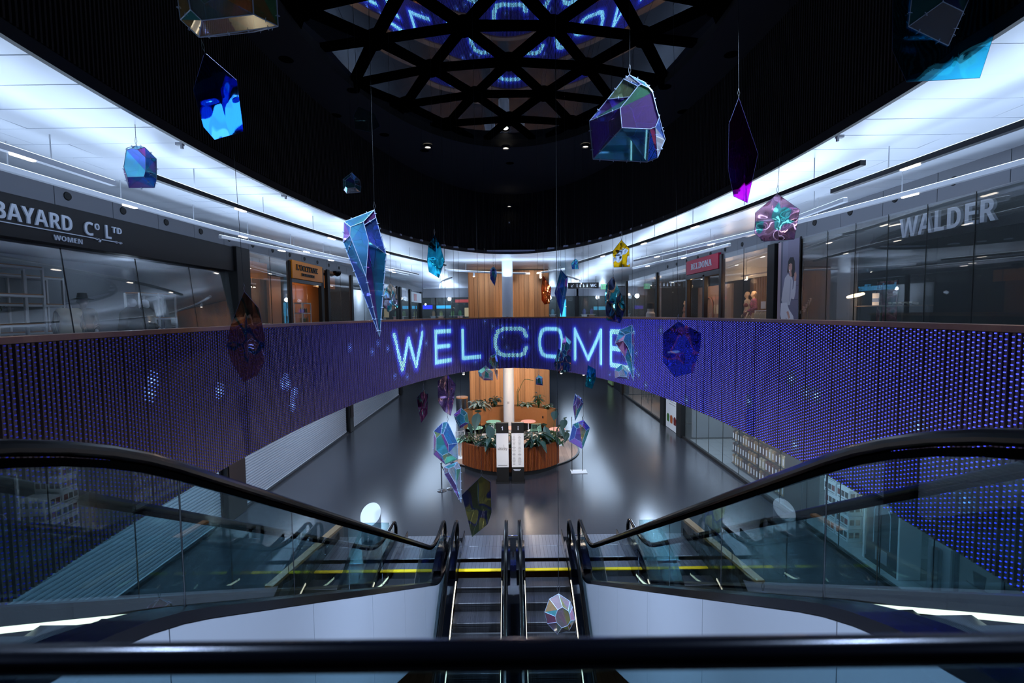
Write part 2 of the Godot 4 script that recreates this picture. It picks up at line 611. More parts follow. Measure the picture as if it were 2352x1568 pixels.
func shell() -> void:
	var gb := MB.new()
	# lower floor with the well of the two inner escalators left open
	for r in [[-16.0, -2.95, -9.0, 70.0], [2.95, 16.0, -9.0, 70.0], [-2.95, 2.95, 12.3, 70.0], [-2.95, 2.95, -9.0, 0.6]]:
		gb.box(V((r[0] + r[1]) * 0.5, G - 0.2, (r[2] + r[3]) * 0.5), Vector3(r[1] - r[0], 0.4, r[3] - r[2]))
	struct("floor_lower", gb, mats["terrazzo"])
	var bb := MB.new()
	bb.box(V(0, -10.9, 6), Vector3(20, 0.4, 30))
	struct("floor_basement", bb, mats["oak_floor"])
	# upper floor slab: a plate with an oval hole, white soffit
	for part in [["floor_upper", U, U - 0.12, "terrazzo"], ["ceiling_lower", U - 0.12, -2.3, "white"]]:
		var ub := MB.new()
		plate(ub, part[1], part[2], 4.62, 12.17)
		struct(part[0], ub, mats[part[3]])
	var la := MB.new()
	la.box(V(0, U - 0.3, -1.95), Vector3(9.0, 0.6, 4.8))
	struct("floor_landing", la, mats["terrazzo"])
	# white plank ceiling over the walkways, each plank its own piece
	var cs := Node3D.new()
	cs.name = "ceiling_upper"
	add_child(cs)
	cs.set_meta("kind", "structure")
	var cb := MB.new()
	plate(cb, C + 0.16, C + 0.05, 4.75, 12.15)
	obj(cs, "backing", cb, mats["white"])
	var d := -6.0
	var row := 0
	while d < 50.0:
		var z := d + 0.3
		var q := 1.0 - pow((z - 8.0) / 12.1, 2)
		var edge := 4.72 * sqrt(q) + 0.02 if q > 0.0 else 0.0
		for s in [-1.0, 1.0]:
			var split := 6.6 + 0.5 * (row % 2)
			if edge < 0.01:
				split = 4.4
			for seg in [[edge, split], [split, 9.1]]:
				if z > 49.0:
					continue
				var w: float = seg[1] - seg[0] - 0.008
				var o := bx(cs, "ceiling_plank", V(s * (seg[0] + seg[1]) * 0.5, C + 0.025, z), Vector3(w, 0.05, 0.592), mats["ceiling_satin"])
				o.rotation.x = rng.randf_range(-0.012, 0.012)
		d += 0.6
		row += 1
	# trim along the oval edge
	var pts := []
	for i in 129:
		var e := ell(TAU * i / 128.0, 4.72, 12.12)
		pts.append(V(e.x, C - 0.02, e.y))
	var tb := MB.new()
	tb.sweep(pts, PackedVector2Array([Vector2(-0.07, -0.03), Vector2(0.07, -0.03), Vector2(0.07, 0.03), Vector2(-0.07, 0.03)]), Vector3.UP)
	struct("trim_1", tb, mats["graphite"])
	# dark slatted cladding above the void, with its wall behind
	var wb := MB.new()
	var sb := MB.new()
	for i in 96:
		var e0 := ell(TAU * i / 96.0, 4.74, 12.14)
		var e1 := ell(TAU * (i + 1) / 96.0, 4.74, 12.14)
		var m := (e0 + e1) * 0.5
		var nn := Vector3(-m.x / 22.5, 0, (m.y - 8.0) / 147.0).normalized()
		wb.quad(V(e0.x, C, e0.y), V(e1.x, C, e1.y), V(e1.x, 5.2, e1.y), V(e0.x, 5.2, e0.y), nn)
		var k := maxi(2, int(e0.distance_to(e1) / 0.06))
		for j in k:
			var e := e0.lerp(e1, (j + 0.5) / k)
			sb.box(V(e.x, (C + 5.2) * 0.5 + 0.03, e.y) + nn * 0.03, Vector3(0.025, 5.2 - C - 0.06, 0.05), Basis(Vector3.UP, atan2(nn.x, nn.z)))
	struct("wall_cladding", wb, mat("cladding_back", Color(0.02, 0.016, 0.014), 0.9))
	var so := obj(self, "cladding_slats", sb, mat("cladding", Color(0.07, 0.048, 0.04), 0.9))
	tag(so, "dark brown vertical slats lining the oval drum above the void", "cladding", "", "stuff")
	# black ceiling of the drum with the oval opening of the skylight
	var kb := MB.new()
	var hole := [3.7, 6.2, 8.3]
	for i in 96:
		var t0 := TAU * i / 96.0
		var t1 := TAU * (i + 1) / 96.0
		var a0 := ell(t0, 4.8, 12.2)
		var a1 := ell(t1, 4.8, 12.2)
		var h0 := Vector2(hole[0] * sin(t0), hole[2] + hole[1] * cos(t0))
		var h1 := Vector2(hole[0] * sin(t1), hole[2] + hole[1] * cos(t1))
		kb.quad(V(a0.x, 5.0, a0.y), V(a1.x, 5.0, a1.y), V(h1.x, 5.0, h1.y), V(h0.x, 5.0, h0.y), Vector3.DOWN)
		kb.quad(V(a0.x, 5.2, a0.y), V(a1.x, 5.2, a1.y), V(h1.x, 5.2, h1.y), V(h0.x, 5.2, h0.y), Vector3.UP)
		kb.quad(V(h0.x, 5.0, h0.y), V(h1.x, 5.0, h1.y), V(h1.x, 6.3, h1.y), V(h0.x, 6.3, h0.y), Vector3(-sin(t0), 0, cos(t0)))
	struct("ceiling_drum", kb, mat("ceiling_black", Color(0.012, 0.012, 0.014), 0.85))
	var rb := MB.new()
	rb.box(V(0, 6.5, 22), Vector3(32, 0.3, 66))
	struct("roof_slab", rb, mats["black"])
	# outer walls
	for w in [["wall_left", -14.0, 22.0, 0.3, 64.0], ["wall_right", 14.0, 22.0, 0.3, 64.0], ["wall_back", 0.0, -9.0, 28.0, 0.3], ["wall_far", 0.0, 53.0, 28.0, 0.3]]:
		var b2 := MB.new()
		b2.box(V(w[1], -2.2, w[2]), Vector3(w[3], 17.6, w[4]))
		struct(w[0], b2, mats["wall_dark"])


# a plate between two heights with an oval hole round the void
func plate(b: MB, top: float, bot: float, a: float, l: float) -> void:
	var m := 96
	for i in m:
		var ps := []
		for t in [TAU * i / m, TAU * (i + 1) / m]:
			var e := ell(t, a, l)
			var dir := Vector2(sin(t) * a, cos(t) * l)
			var k := 1e9
			if absf(dir.x) > 1e-6:
				k = minf(k, 13.9 / absf(dir.x))
			if dir.y > 1e-6:
				k = minf(k, 44.9 / dir.y)
			elif dir.y < -1e-6:
				k = minf(k, -16.9 / dir.y)
			ps.append([e, Vector2(dir.x * k, 8.0 + dir.y * k)])
		var i0: Vector2 = ps[0][0]
		var i1: Vector2 = ps[1][0]
		var o0: Vector2 = ps[0][1]
		var o1: Vector2 = ps[1][1]
		b.quad(V(i0.x, top, i0.y), V(i1.x, top, i1.y), V(o1.x, top, o1.y), V(o0.x, top, o0.y), Vector3.UP)
		b.quad(V(i0.x, bot, i0.y), V(i1.x, bot, i1.y), V(o1.x, bot, o1.y), V(o0.x, bot, o0.y), Vector3.DOWN)
		var mid := (i0 + i1) * 0.5
		b.quad(V(i0.x, bot, i0.y), V(i1.x, bot, i1.y), V(i1.x, top, i1.y), V(i0.x, top, i0.y), Vector3(-mid.x, 0, mid.y - 8.0).normalized())


func sky_h(x: float, d: float) -> float:
	return maxf(5.12, 5.6 - 0.012 * (d - 9.0) * (d - 9.0) - 0.038 * x * x)


func skylight() -> void:
	var t := thing("skylight", "shallow glazed dome of dark mirror panes in a black triangular steel grid", "skylight")
	var bars_done := {}
	var node := func(r: int, c: int) -> Vector3:
		var x := (c + (0.0 if r % 2 else 0.5)) * 1.74
		var d := 1.7 + r * 1.3
		return V(x, sky_h(x, d), d)
	var inside := func(p: Vector3) -> bool:
		return pow(p.x / 4.5, 2) + pow((-p.z - 8.3) / 7.1, 2) < 1.0
	for r in 11:
		for c in range(-3, 4):
			var o: int = 0 if r % 2 else 1
			for tri in [[[r, c], [r, c + 1], [r + 1, c + o]], [[r, c], [r + 1, c - 1 + o], [r + 1, c + o]]]:
				var p := []
				for q in tri:
					p.append(node.call(q[0], q[1]))
				var cen: Vector3 = (p[0] + p[1] + p[2]) / 3.0
				if not inside.call(cen):
					continue
				var b := MB.new()
				var up := Vector3(0, 0.02, 0)
				var tilt := Vector3(rng.randf_range(-0.012, 0.012), 0, rng.randf_range(-0.012, 0.012))
				var f := []
				for q in 3:
					f.append(p[q] + up + Vector3(0, (p[q] - cen).dot(tilt), 0))
				var nn: Vector3 = (f[1] - f[0]).cross(f[2] - f[0]).normalized()
				if nn.y > 0:
					nn = -nn
				b.tri(f[0], f[1], f[2], nn)
				b.tri(f[0] + up, f[1] + up, f[2] + up, -nn)
				obj(t, "skylight_pane", b, mats["skylight_glass"])
				for e in [[0, 1], [1, 2], [2, 0]]:
					var k1 := str(tri[e[0]])
					var k2 := str(tri[e[1]])
					if bars_done.has(k1 + k2) or bars_done.has(k2 + k1):
						continue
					bars_done[k1 + k2] = true
					var a: Vector3 = p[e[0]]
					var z: Vector3 = p[e[1]]
					var bb := MB.new()
					var dir := (z - a).normalized()
					bb.sweep([a, z], PackedVector2Array([Vector2(-0.1, -0.03), Vector2(0.1, -0.03), Vector2(0.1, 0.03), Vector2(-0.1, 0.03)]), dir.cross(Vector3.UP).normalized())
					obj(t, "grid_bar", bb, mats["soot"])
				for q in 3:
					var kk := "n" + str(tri[q])
					if not bars_done.has(kk):
						bars_done[kk] = true
						var nb := MB.new()
						nb.lathe(p[q], [Vector2(0, -0.14), Vector2(0.14, -0.12), Vector2(0.17, 0.0), Vector2(0.15, 0.1)], 12)
						obj(t, "grid_node", nb, mats["soot"])


# strokes of the seven letters: centre along the wall, half width, then polylines in (-1..1, 0..1)
func letter_strokes() -> Array:
	return [
		[-5.89, 0.93, [[[-1, 1], [-0.5, 0], [0, 0.85], [0.5, 0], [1, 1]]]],
		[-3.64, 0.46, [[[-1, 0], [-1, 1], [1, 1]], [[-1, 0.5], [0.9, 0.5]], [[-1, 0], [1, 0]]]],
		[-1.95, 0.46, [[[-1, 1], [-1, 0], [1, 0]]]],
		[-0.05, 0.66, [[[1, 0.72], [0.85, 0.93], [0.5, 1], [-0.4, 1], [-0.85, 0.9], [-1, 0.65], [-1, 0.35], [-0.85, 0.1], [-0.4, 0], [0.5, 0], [0.85, 0.07], [1, 0.28]]]],
		[1.85, 0.6, [[[1, 0.65], [0.8, 0.92], [0.4, 1], [-0.4, 1], [-0.8, 0.92], [-1, 0.65], [-1, 0.35], [-0.8, 0.08], [-0.4, 0], [0.4, 0], [0.8, 0.08], [1, 0.35], [1, 0.65]]]],
		[4.08, 0.85, [[[-1, 0], [-1, 1], [0, 0.05], [1, 1], [1, 0]]]],
		[6.34, 0.72, [[[1, 1], [-1, 1], [-1, 0], [1, 0]], [[-1, 0.5], [0.9, 0.5]]]],
	]


func balustrade() -> void:
	var t := thing("diode_balustrade", "curved balustrade of dark vertical slats with blue diodes spelling WELCOME", "balustrade")
	var top := -0.21
	var bot := -2.33
	# arc length table
	var th := []
	var sl := []
	var acc := 0.0
	var prev := ell(0.0, 4.45, 12.0)
	th.append(0.0)
	sl.append(0.0)
	for i in range(1, 2401):
		var a := 2.75 * i / 2400.0
		var e := ell(a, 4.45, 12.0)
		acc += e.distance_to(prev)
		prev = e
		th.append(a)
		sl.append(acc)
	var backing := MB.new()
	var cap := []
	for i in 161:
		var a := -2.75 + 5.5 * i / 160.0
		var e := ell(a, 4.53, 12.08)
		cap.append(V(e.x, -0.175, e.y))
		if i < 160:
			var f := ell(-2.75 + 5.5 * (i + 1) / 160.0, 4.53, 12.08)
			var nn := Vector3(-e.x / 20.0, 0, (e.y - 8.0) / 144.0).normalized()
			backing.quad(V(e.x, bot, e.y), V(f.x, bot, f.y), V(f.x, -0.2, f.y), V(e.x, -0.2, e.y), nn)
			var e2 := ell(-2.75 + 5.5 * i / 160.0, 4.56, 12.11)
			var f2 := ell(-2.75 + 5.5 * (i + 1) / 160.0, 4.56, 12.11)
			backing.quad(V(e2.x, bot, e2.y), V(f2.x, bot, f2.y), V(f2.x, -0.2, f2.y), V(e2.x, -0.2, e2.y), -nn)
			backing.quad(V(e.x, bot, e.y), V(f.x, bot, f.y), V(f2.x, bot, f2.y), V(e2.x, bot, e2.y), Vector3.DOWN)
	obj(t, "backing_panel", backing, mat("diode_back", Color(0.035, 0.028, 0.03), 0.8))
	var cb := MB.new()
	cb.sweep(cap, PackedVector2Array([Vector2(-0.028, -0.11), Vector2(0.028, -0.11), Vector2(0.028, 0.11), Vector2(-0.028, 0.11)]), Vector3.UP)
	obj(t, "cap_rail", cb, mats["oak_cap"])
	# slats and diodes
	var pitch := 0.056
	var step := 0.047
	var slat := box_mesh(Vector3(0.03, top - bot, 0.05))
	var slat_m := mat("slat", Color(0.39, 0.3, 0.28), 0.6)
	var rest := MB.new()
	var strokes := letter_strokes()
	var lit := [[], []]     # transforms, colours of the quiet field and of the lettering
	var col := [[], []]
	rng.seed = 21
	var sparks := []
	for k in 60:
		sparks.append(Vector2(rng.randf_range(-17.8, 17.8), rng.randf_range(bot + 0.15, top - 0.1)))
	var n := int(19.6 / pitch)
	var at := 0
	for k in range(-n, n + 1):
		var s := k * pitch
		var as_ := absf(s)
		var lo := 0
		var hi := 2400
		while hi - lo > 1:
			var md := (lo + hi) / 2
			if sl[md] < as_:
				lo = md
			else:
				hi = md
		var a: float = th[hi] * signf(s)
		var e := ell(a, 4.45, 12.0)
		var nn := Vector3(-e.x / 19.8, 0, (e.y - 8.0) / 144.0).normalized()
		var bs := Basis(Vector3.UP, atan2(nn.x, nn.z))
		if as_ > 12.0 and as_ < 18.7:
			put(t, "slat", slat, slat_m, Transform3D(bs, V(e.x, (top + bot) * 0.5, e.y) - nn * 0.03))
		else:
			rest.box(V(e.x, (top + bot) * 0.5, e.y) - nn * 0.03, Vector3(0.03, top - bot, 0.05), bs)
		if as_ > 18.7:
			continue
		# field brightness along the wall: faint at the left end, strong at the right
		var field := smoothstep(-15.0, 0.0, s) * 0.16 + 0.08 + smoothstep(1.0, 10.0, s) * 0.42
		var rows := int((top - bot) / step)
		for r in rows:
			var h := bot + 0.02 + (r + (0.5 if k % 2 else 0.0)) * step
			if h > top - 0.005:
				continue
			var q := field * rng.randf_range(0.75, 1.25)
			var c := Color(0.2 * q, 0.26 * q, 3.4 * q)
			var dist := 9.0
			if as_ < 8.4:
				for st in strokes:
					if absf(s - st[0]) > st[1] + 0.5:
						continue
					for pl in st[2]:
						for i in pl.size() - 1:
							var p0 := Vector2(st[0] + pl[i][0] * st[1], bot + 0.56 + pl[i][1] * 1.13)
							var p1 := Vector2(st[0] + pl[i + 1][0] * st[1], bot + 0.56 + pl[i + 1][1] * 1.13)
							dist = minf(dist, Vector2(s, h).distance_to(Geometry2D.get_closest_point_to_segment(Vector2(s, h), p0, p1)))
			for sp in sparks:
				var ds: float = Vector2(s, h).distance_to(sp)
				if ds < 0.13:
					c = Color(0.6, 1.2, 6.0) * (1.0 if ds < 0.05 else 0.22)
			var w := 0
			if dist < 0.085:
				c = Color(2.4, 7.0, 10.0)
				w = 1
			elif dist < 0.3:
				var g := 1.0 - (dist - 0.085) / 0.215
				c = Color(maxf(c.r, 0.15 * g), maxf(c.g, 0.5 * g * g), maxf(c.b, 5.0 * g))
				w = 1
			c.a = 1.0
			lit[w].append(Transform3D(bs, V(e.x, h, e.y) + nn * 0.001))
			col[w].append(c)
	var ro := obj(t, "slats", rest, slat_m)
	ro.set_meta("kind", "stuff")
	var led := MB.new()
	led.box(Vector3.ZERO, Vector3(0.012, 0.01, 0.01))
	var lm := led.done()
	var um := mat("diode", Color.WHITE)
	um.shading_mode = BaseMaterial3D.SHADING_MODE_UNSHADED
	um.vertex_color_use_as_albedo = true
	for w in 2:
		var mm := MultiMesh.new()
		mm.transform_format = MultiMesh.TRANSFORM_3D
		mm.use_colors = true
		mm.mesh = lm
		mm.instance_count = lit[w].size()
		for i in lit[w].size():
			mm.set_instance_transform(i, lit[w][i])
			mm.set_instance_color(i, col[w][i])
		var mi := MultiMeshInstance3D.new()
		mi.name = ["diode_field", "diode_lettering"][w]
		mi.multimesh = mm
		mi.material_override = um
		t.add_child(mi)
		mi.set_meta("kind", "stuff")
		if w == 1:
			mi.set_meta("label", "bright pale blue diodes spelling the word WELCOME")


# a polyline of (d, h) with its corners rounded
func rounded(pts: Array, r: float) -> Array:
	var out := [pts[0]]
	for i in range(1, pts.size() - 1):
		var p: Vector2 = pts[i]
		var a: Vector2 = p + (pts[i - 1] - p).normalized() * r
		var b: Vector2 = p + (pts[i + 1] - p).normalized() * r
		for k in 9:
			var u := k / 8.0
			out.append(a.lerp(p, u).lerp(p.lerp(b, u), u))
	out.append(pts[-1])
	return out


func along(pts: Array, step: float) -> Array:      # the same line cut into equal lengths
	var out := [pts[0]]
	var left := step
	for i in range(1, pts.size()):
		var a: Vector2 = pts[i - 1]
		var b: Vector2 = pts[i]
		var l := a.distance_to(b)
		var u := 0.0
		while l - u > left:
			u += left
			out.append(a.lerp(b, u / l))
			left = step
		left -= l - u
	if out[-1].distance_to(pts[-1]) > step * 0.3:
		out.append(pts[-1])
	return out


# strip that follows the line between two heights above it, at x, this thick
func strip(b: MB, pts: Array, x: float, lo: float, hi: float, thick: float) -> void:
	var path := []
	for p in pts:
		path.append(V(x, p.y + lo, p.x))
	var path2 := []
	for p in pts:
		path2.append(V(x, p.y + hi, p.x))
	var w := Vector3(thick * 0.5, 0, 0)
	for i in pts.size() - 1:
		b.quad(path[i] + w, path[i + 1] + w, path2[i + 1] + w, path2[i] + w, Vector3.RIGHT)
		b.quad(path[i] - w, path[i + 1] - w, path2[i + 1] - w, path2[i] - w, Vector3.LEFT)
		var dir: Vector3 = (path[i + 1] - path[i]).normalized()
		var up := Vector3.RIGHT.cross(dir)
		if up.y < 0:
			up = -up
		b.quad(path2[i] - w, path2[i] + w, path2[i + 1] + w, path2[i + 1] - w, up)
		b.quad(path[i] - w, path[i] + w, path[i + 1] + w, path[i + 1] - w, -up)
	for e in [0, pts.size() - 1]:
		b.quad(path[e] - w, path[e] + w, path2[e] + w, path2[e] - w, Vector3(0, 0, 1.0 if e == 0 else -1.0))


func sub(pts: Array, a: float, b: float) -> Array:     # the part of a line between two distances d
	var out := []
	for i in pts.size():
		if i > 0:
			for e in [a, b]:
				if (pts[i - 1].x - e) * (pts[i].x - e) < 0.0:
					out.append(pts[i - 1].lerp(pts[i], (e - pts[i - 1].x) / (pts[i].x - pts[i - 1].x)))
		if pts[i].x >= a and pts[i].x <= b:
			out.append(pts[i])
	return out


func escalator(label: String, xc: float, line: Array, ends: Array, side_in: float) -> void:
	# line: step line as (d, h); ends: d of the lower-floor newel and whether the far end has it
	var t := thing("escalator", label, "escalator", Vector3.ZERO, 0.0, "")
	var base := rounded(line, 0.85)
	var near: float = base[0].x
	var far: float = ends[0]
	var run := sub(base, near, far)
	for s in [-1.0, 1.0]:
		# handrail with its return loop at the newel
		var hp := []
		for p in run:
			hp.append(V(xc + s * 0.61, p.y + 0.97, p.x))
		var last: Vector2 = run[-1]
		for k in range(1, 13):
			var a := PI * k / 12.0
			hp.append(V(xc + s * 0.61, last.y + 0.67 + 0.3 * cos(a), last.x + 0.3 * sin(a)))
		hp.append(V(xc + s * 0.61, last.y + 0.36, last.x - 0.45))
		var sec := PackedVector2Array()
		for k in 12:
			var a := TAU * k / 12.0
			sec.append(Vector2(cos(a) * 0.042, sin(a) * 0.03))
		var hb := MB.new()
		hb.sweep(hp, sec, Vector3.RIGHT)
		obj(t, "handrail", hb, mats["rubber"])
		var gb := MB.new()
		strip(gb, run, xc + s * 0.61, 0.9, 0.935, 0.03)
		obj(t, "rail_guide", gb, mats["soot"])
		# glass panels
		var cuts := along(run, 1.36)
		for i in cuts.size() - 1:
			var seg := sub(run, cuts[i].x + 0.004, cuts[i + 1].x - 0.004)
			if seg.size() < 2:
				continue
			var pb := MB.new()
			strip(pb, seg, xc + s * 0.61, 0.23, 0.9, 0.012)
			obj(t, "glass_panel", pb, mats["escalator_glass"])
			var eb := MB.new()
			var q: Vector2 = cuts[i + 1]
			eb.tube([V(xc + s * 0.61, q.y + 0.235, q.x), V(xc + s * 0.61, q.y + 0.9, q.x)], 0.006, 6)
			obj(t, "panel_joint", eb, mats["steel"])
		var nb := MB.new()       # rounded end pane inside the loop
		var poly := PackedVector2Array()
		for k in 13:
			var a := PI * k / 12.0
			poly.append(Vector2(-0.27 * sin(a), 0.67 + 0.27 * cos(a)))
		poly.append(Vector2(0.0, 0.4))
		nb.prism(poly, 0.012, Transform3D(Basis(Vector3.UP, PI / 2), V(xc + s * 0.61, last.y, last.x)))
		obj(t, "end_pane", nb, mats["escalator_glass"])
		# skirt, light line, decks
		var full := base
		var kb := MB.new()
		strip(kb, full, xc + s * 0.53, -0.12, 0.2, 0.02)
		obj(t, "skirt", kb, mats["dark_metal"])
		var lb := MB.new()
		strip(lb, sub(base, near, far - 0.9), xc + s * 0.515, 0.08, 0.118, 0.012)
		obj(t, "light_line", lb, mats["strip_glow"])
		var db := MB.new()
		strip(db, run, xc + s * 0.64, 0.17, 0.23, 0.24)
		obj(t, "deck", db, mats["rail_black"])
		# newel cap with its direction display
		var cp := MB.new()
		var lp: Vector2 = last
		cp.sweep([V(xc + s * 0.6, lp.y + 0.2, lp.x - 1.0), V(xc + s * 0.6, lp.y + 0.34, lp.x - 0.5), V(xc + s * 0.6, lp.y + 0.36, lp.x - 0.05), V(xc + s * 0.6, lp.y + 0.12, lp.x + 0.22)], PackedVector2Array([Vector2(-0.1, -0.16), Vector2(0.1, -0.16), Vector2(0.1, 0.02), Vector2(0.06, 0.06), Vector2(-0.06, 0.06), Vector2(-0.1, 0.02)]), Vector3.RIGHT)
		obj(t, "newel_cap", cp, mats["rail_black"])
		for k in 4:
			bx(t, "display_mark", V(xc + s * (0.6 - 0.035 * s * signf(xc) + 0.0), lp.y + 0.345 + 0.03 * k, lp.x - 0.72 + 0.075 * k), Vector3(0.05, 0.012, 0.045), mat("display_blue", Color(0.5, 0.66, 0.8), 0.3))
	# steps
	var st := MB.new()
	st.box(Vector3(0, -0.02, 0), Vector3(1.0, 0.04, 0.385), Basis.IDENTITY, 0.008)
	for k in 4:
		var a0 := 0.36 * k
		var a1 := 0.36 * (k + 1)
		var p0 := Vector3(0, -0.02 - 0.055 * k, 0.19 - 0.05 * sin(a0))
		var p1 := Vector3(0, -0.02 - 0.055 * (k + 1), 0.19 - 0.05 * sin(a1))
		var w := Vector3(0.5, 0, 0)
		st.quad(p0 - w, p0 + w, p1 + w, p1 - w, Vector3(0, 0.3, 1).normalized())
		st.quad(p0 - w, p0 + w, p1 + w, p1 - w, -Vector3(0, 0.3, 1).normalized())
	var sm := st.done()
	var fwd: float = 1.0 if line[1].y < line[2].y else -1.0
	var cuts2 := []
	var d: float = near + 0.3
	while d < far - 0.48:
		var s2 := sub(base, d, d + 0.001)
		if s2.size():
			cuts2.append(s2[0])
		d += 0.4
	for p in cuts2:
		if p.x < line[1].x + 0.2 or p.x > 10.6:
			continue
		put(t, "step", sm, mats["grooved"], Transform3D(Basis(Vector3.UP, 0.0 if fwd > 0 else PI), V(xc, p.y, p.x)))
	# truss sides and soffit
	for s in [-1.0, 1.0]:
		if s * side_in < 0.0 and absf(side_in) < 1.5:
			continue
		var cuts3 := along(base, 1.7)
		for i in cuts3.size() - 1:
			var seg := sub(base, cuts3[i].x + 0.003, cuts3[i + 1].x - 0.003)
			if seg.size() < 2 or seg[0].x > 10.9:
				continue
			var tb := MB.new()
			strip(tb, seg, xc + s * 0.745, -1.08, 0.165, 0.02)
			obj(t, "cladding_panel", tb, mats["panel_grey"] if absf(xc) > 1.5 else mats["dark_metal"])
	var fb := MB.new()
	strip(fb, sub(base, near, 10.6), xc, -1.1, -1.08, 1.48)
	obj(t, "soffit", fb, mats["panel_grey"])
	# comb and yellow line, landing plate
	var cb := MB.new()
	cb.box(V(xc, G + 0.012, 10.86), Vector3(1.02, 0.024, 0.3), Basis.IDENTITY, 0.004)
	obj(t, "comb_plate", cb, mats["brushed"])
	bx(t, "yellow_line", V(xc, G + 0.016, 10.67), Vector3(1.02, 0.03, 0.09), mats["yellow"], 0.004)
	for k in 2:
		bx(t, "landing_plate", V(xc, G + 0.008, 11.22 + 0.56 + k * 0.6 - 0.28), Vector3(1.16, 0.02, 0.59), mats["brushed"], 0.003)
	for s in [-1.0, 1.0]:
		var pb2 := MB.new()
		pb2.tube([V(xc + s * 0.61, last_h(base) + 0.62, 11.1), V(xc + s * 0.82, last_h(base) + 0.62, 11.1)], 0.012, 8)
		obj(t, "post_clamp", pb2, mats["chrome"])


func last_h(base: Array) -> float:
	return base[-1].y


func escalators() -> void:
	var down := [Vector2(-3.0, U), Vector2(1.6, U), Vector2(9.85, G), Vector2(12.3, G)]
	var up := [Vector2(-2.0, -10.7), Vector2(1.7, -10.7), Vector2(10.1, G), Vector2(12.3, G)]
	escalator("outer left escalator rising from the lower floor to the upper walkway", -2.33, down, [11.1], 2.0)
	escalator("inner left escalator sinking to the basement beside the outer left one", -0.8, up, [11.1], -1.0)
	escalator("inner right escalator sinking to the basement, with a faceted crystal hanging above it", 0.74, up, [11.1], 1.0)
	escalator("outer right escalator rising past the coffee shop to the upper walkway", 2.22, down, [11.1], 2.0)
	# polished deck filling the gap between the two inner escalators
	var b := MB.new()
	var base := sub(rounded(up, 0.85), -2.0, 10.9)
	strip(b, base, -0.03, 0.12, 0.2, 0.2)
	tag(obj(self, "centre_deck", b, mats["rail_black"]), "polished black deck between the two inner escalators", "escalator deck")


func landing() -> void:
	# glass balustrade of the landing right in front of the camera
	var t := thing("landing_balustrade", "black tubular rail on tinted glass crossing the bottom of the view", "balustrade")
	var hb := MB.new()
	hb.tube([V(-1.62, -0.366, 0.485), V(1.6, -0.366, 0.485)], 0.0155, 20)
	obj(t, "rail", hb, mats["rail_black"])
	var gb := MB.new()
	gb.box(V(0, -0.84, 0.487), Vector3(3.1, 0.94, 0.012), Basis.IDENTITY, 0.002)
	obj(t, "glass_pane", gb, mats["edge_glass"])
	var sb := MB.new()
	sb.box(V(0, -1.36, 0.487), Vector3(3.1, 0.16, 0.05), Basis.IDENTITY, 0.006)
	obj(t, "shoe", sb, mats["steel"])


func fit_text(parent: Node, called: String, s: String, cap: float, wide: float, p: Vector3, turn: float, mt: Material, deep := 0.02, bold := true, serif := false) -> MeshInstance3D:
	var o := text(parent, called, s, cap, p, turn, mt, deep, bold, serif)
	var w: float = o.mesh.get_aabb().size.x
	o.transform.basis = Basis(Vector3.UP, turn) * Basis.from_scale(Vector3(wide / w, 1, 1))
	return o


func track(label: String, pts: Array, h: float, colour: String, lamps: Array, roof := C) -> void:
	var t := thing("track_light", label, "track light")
	var path := []
	for p in pts:
		path.append(V(p[0], h, p[1]))
	var cur := Curve3D.new()
	for i in path.size():
		var tg := Vector3.ZERO
		if i > 0 and i < path.size() - 1:
			tg = (path[i + 1] - path[i - 1]) * 0.17
		cur.add_point(path[i], -tg, tg)
	var ln := cur.get_baked_length()
	var fine := []
	for i in 25:
		fine.append(cur.sample_baked(ln * i / 24.0, true))
	var b := MB.new()
	b.sweep(fine, PackedVector2Array([Vector2(-0.04, -0.045), Vector2(0.04, -0.045), Vector2(0.04, 0.045), Vector2(-0.04, 0.045)]), Vector3.UP)
	obj(t, "profile", b, mats[colour])
	var g := []
	for q in fine:
		g.append(q + Vector3(0, 0.046, 0))
	var gb := MB.new()
	gb.sweep(g, PackedVector2Array([Vector2(-0.006, -0.025), Vector2(0.006, -0.025), Vector2(0.006, 0.025), Vector2(-0.006, 0.025)]), Vector3.UP)
	obj(t, "uplight", gb, mats["track_glow"])
	var n := maxi(2, int(ln / 1.9))
	for i in n:
		var q := cur.sample_baked(ln * (i + 0.5) / n, true)
		bx(t, "hanger", Vector3(q.x, (q.y + EYE + roof) * 0.5, q.z), Vector3(0.012, EYE + roof - q.y, 0.012), mats["track_grey"])
	for u in lamps:
		var q := cur.sample_baked(ln * u, true)
		var q2 := cur.sample_baked(minf(ln, ln * u + 0.05), true)
		var dr := q2 - q
		bx(t, "lamp", q + Vector3(0, -0.05, 0), Vector3(0.06, 0.02, 0.3), mats["lamp_glow"], 0.004, atan2(dr.x, dr.z))


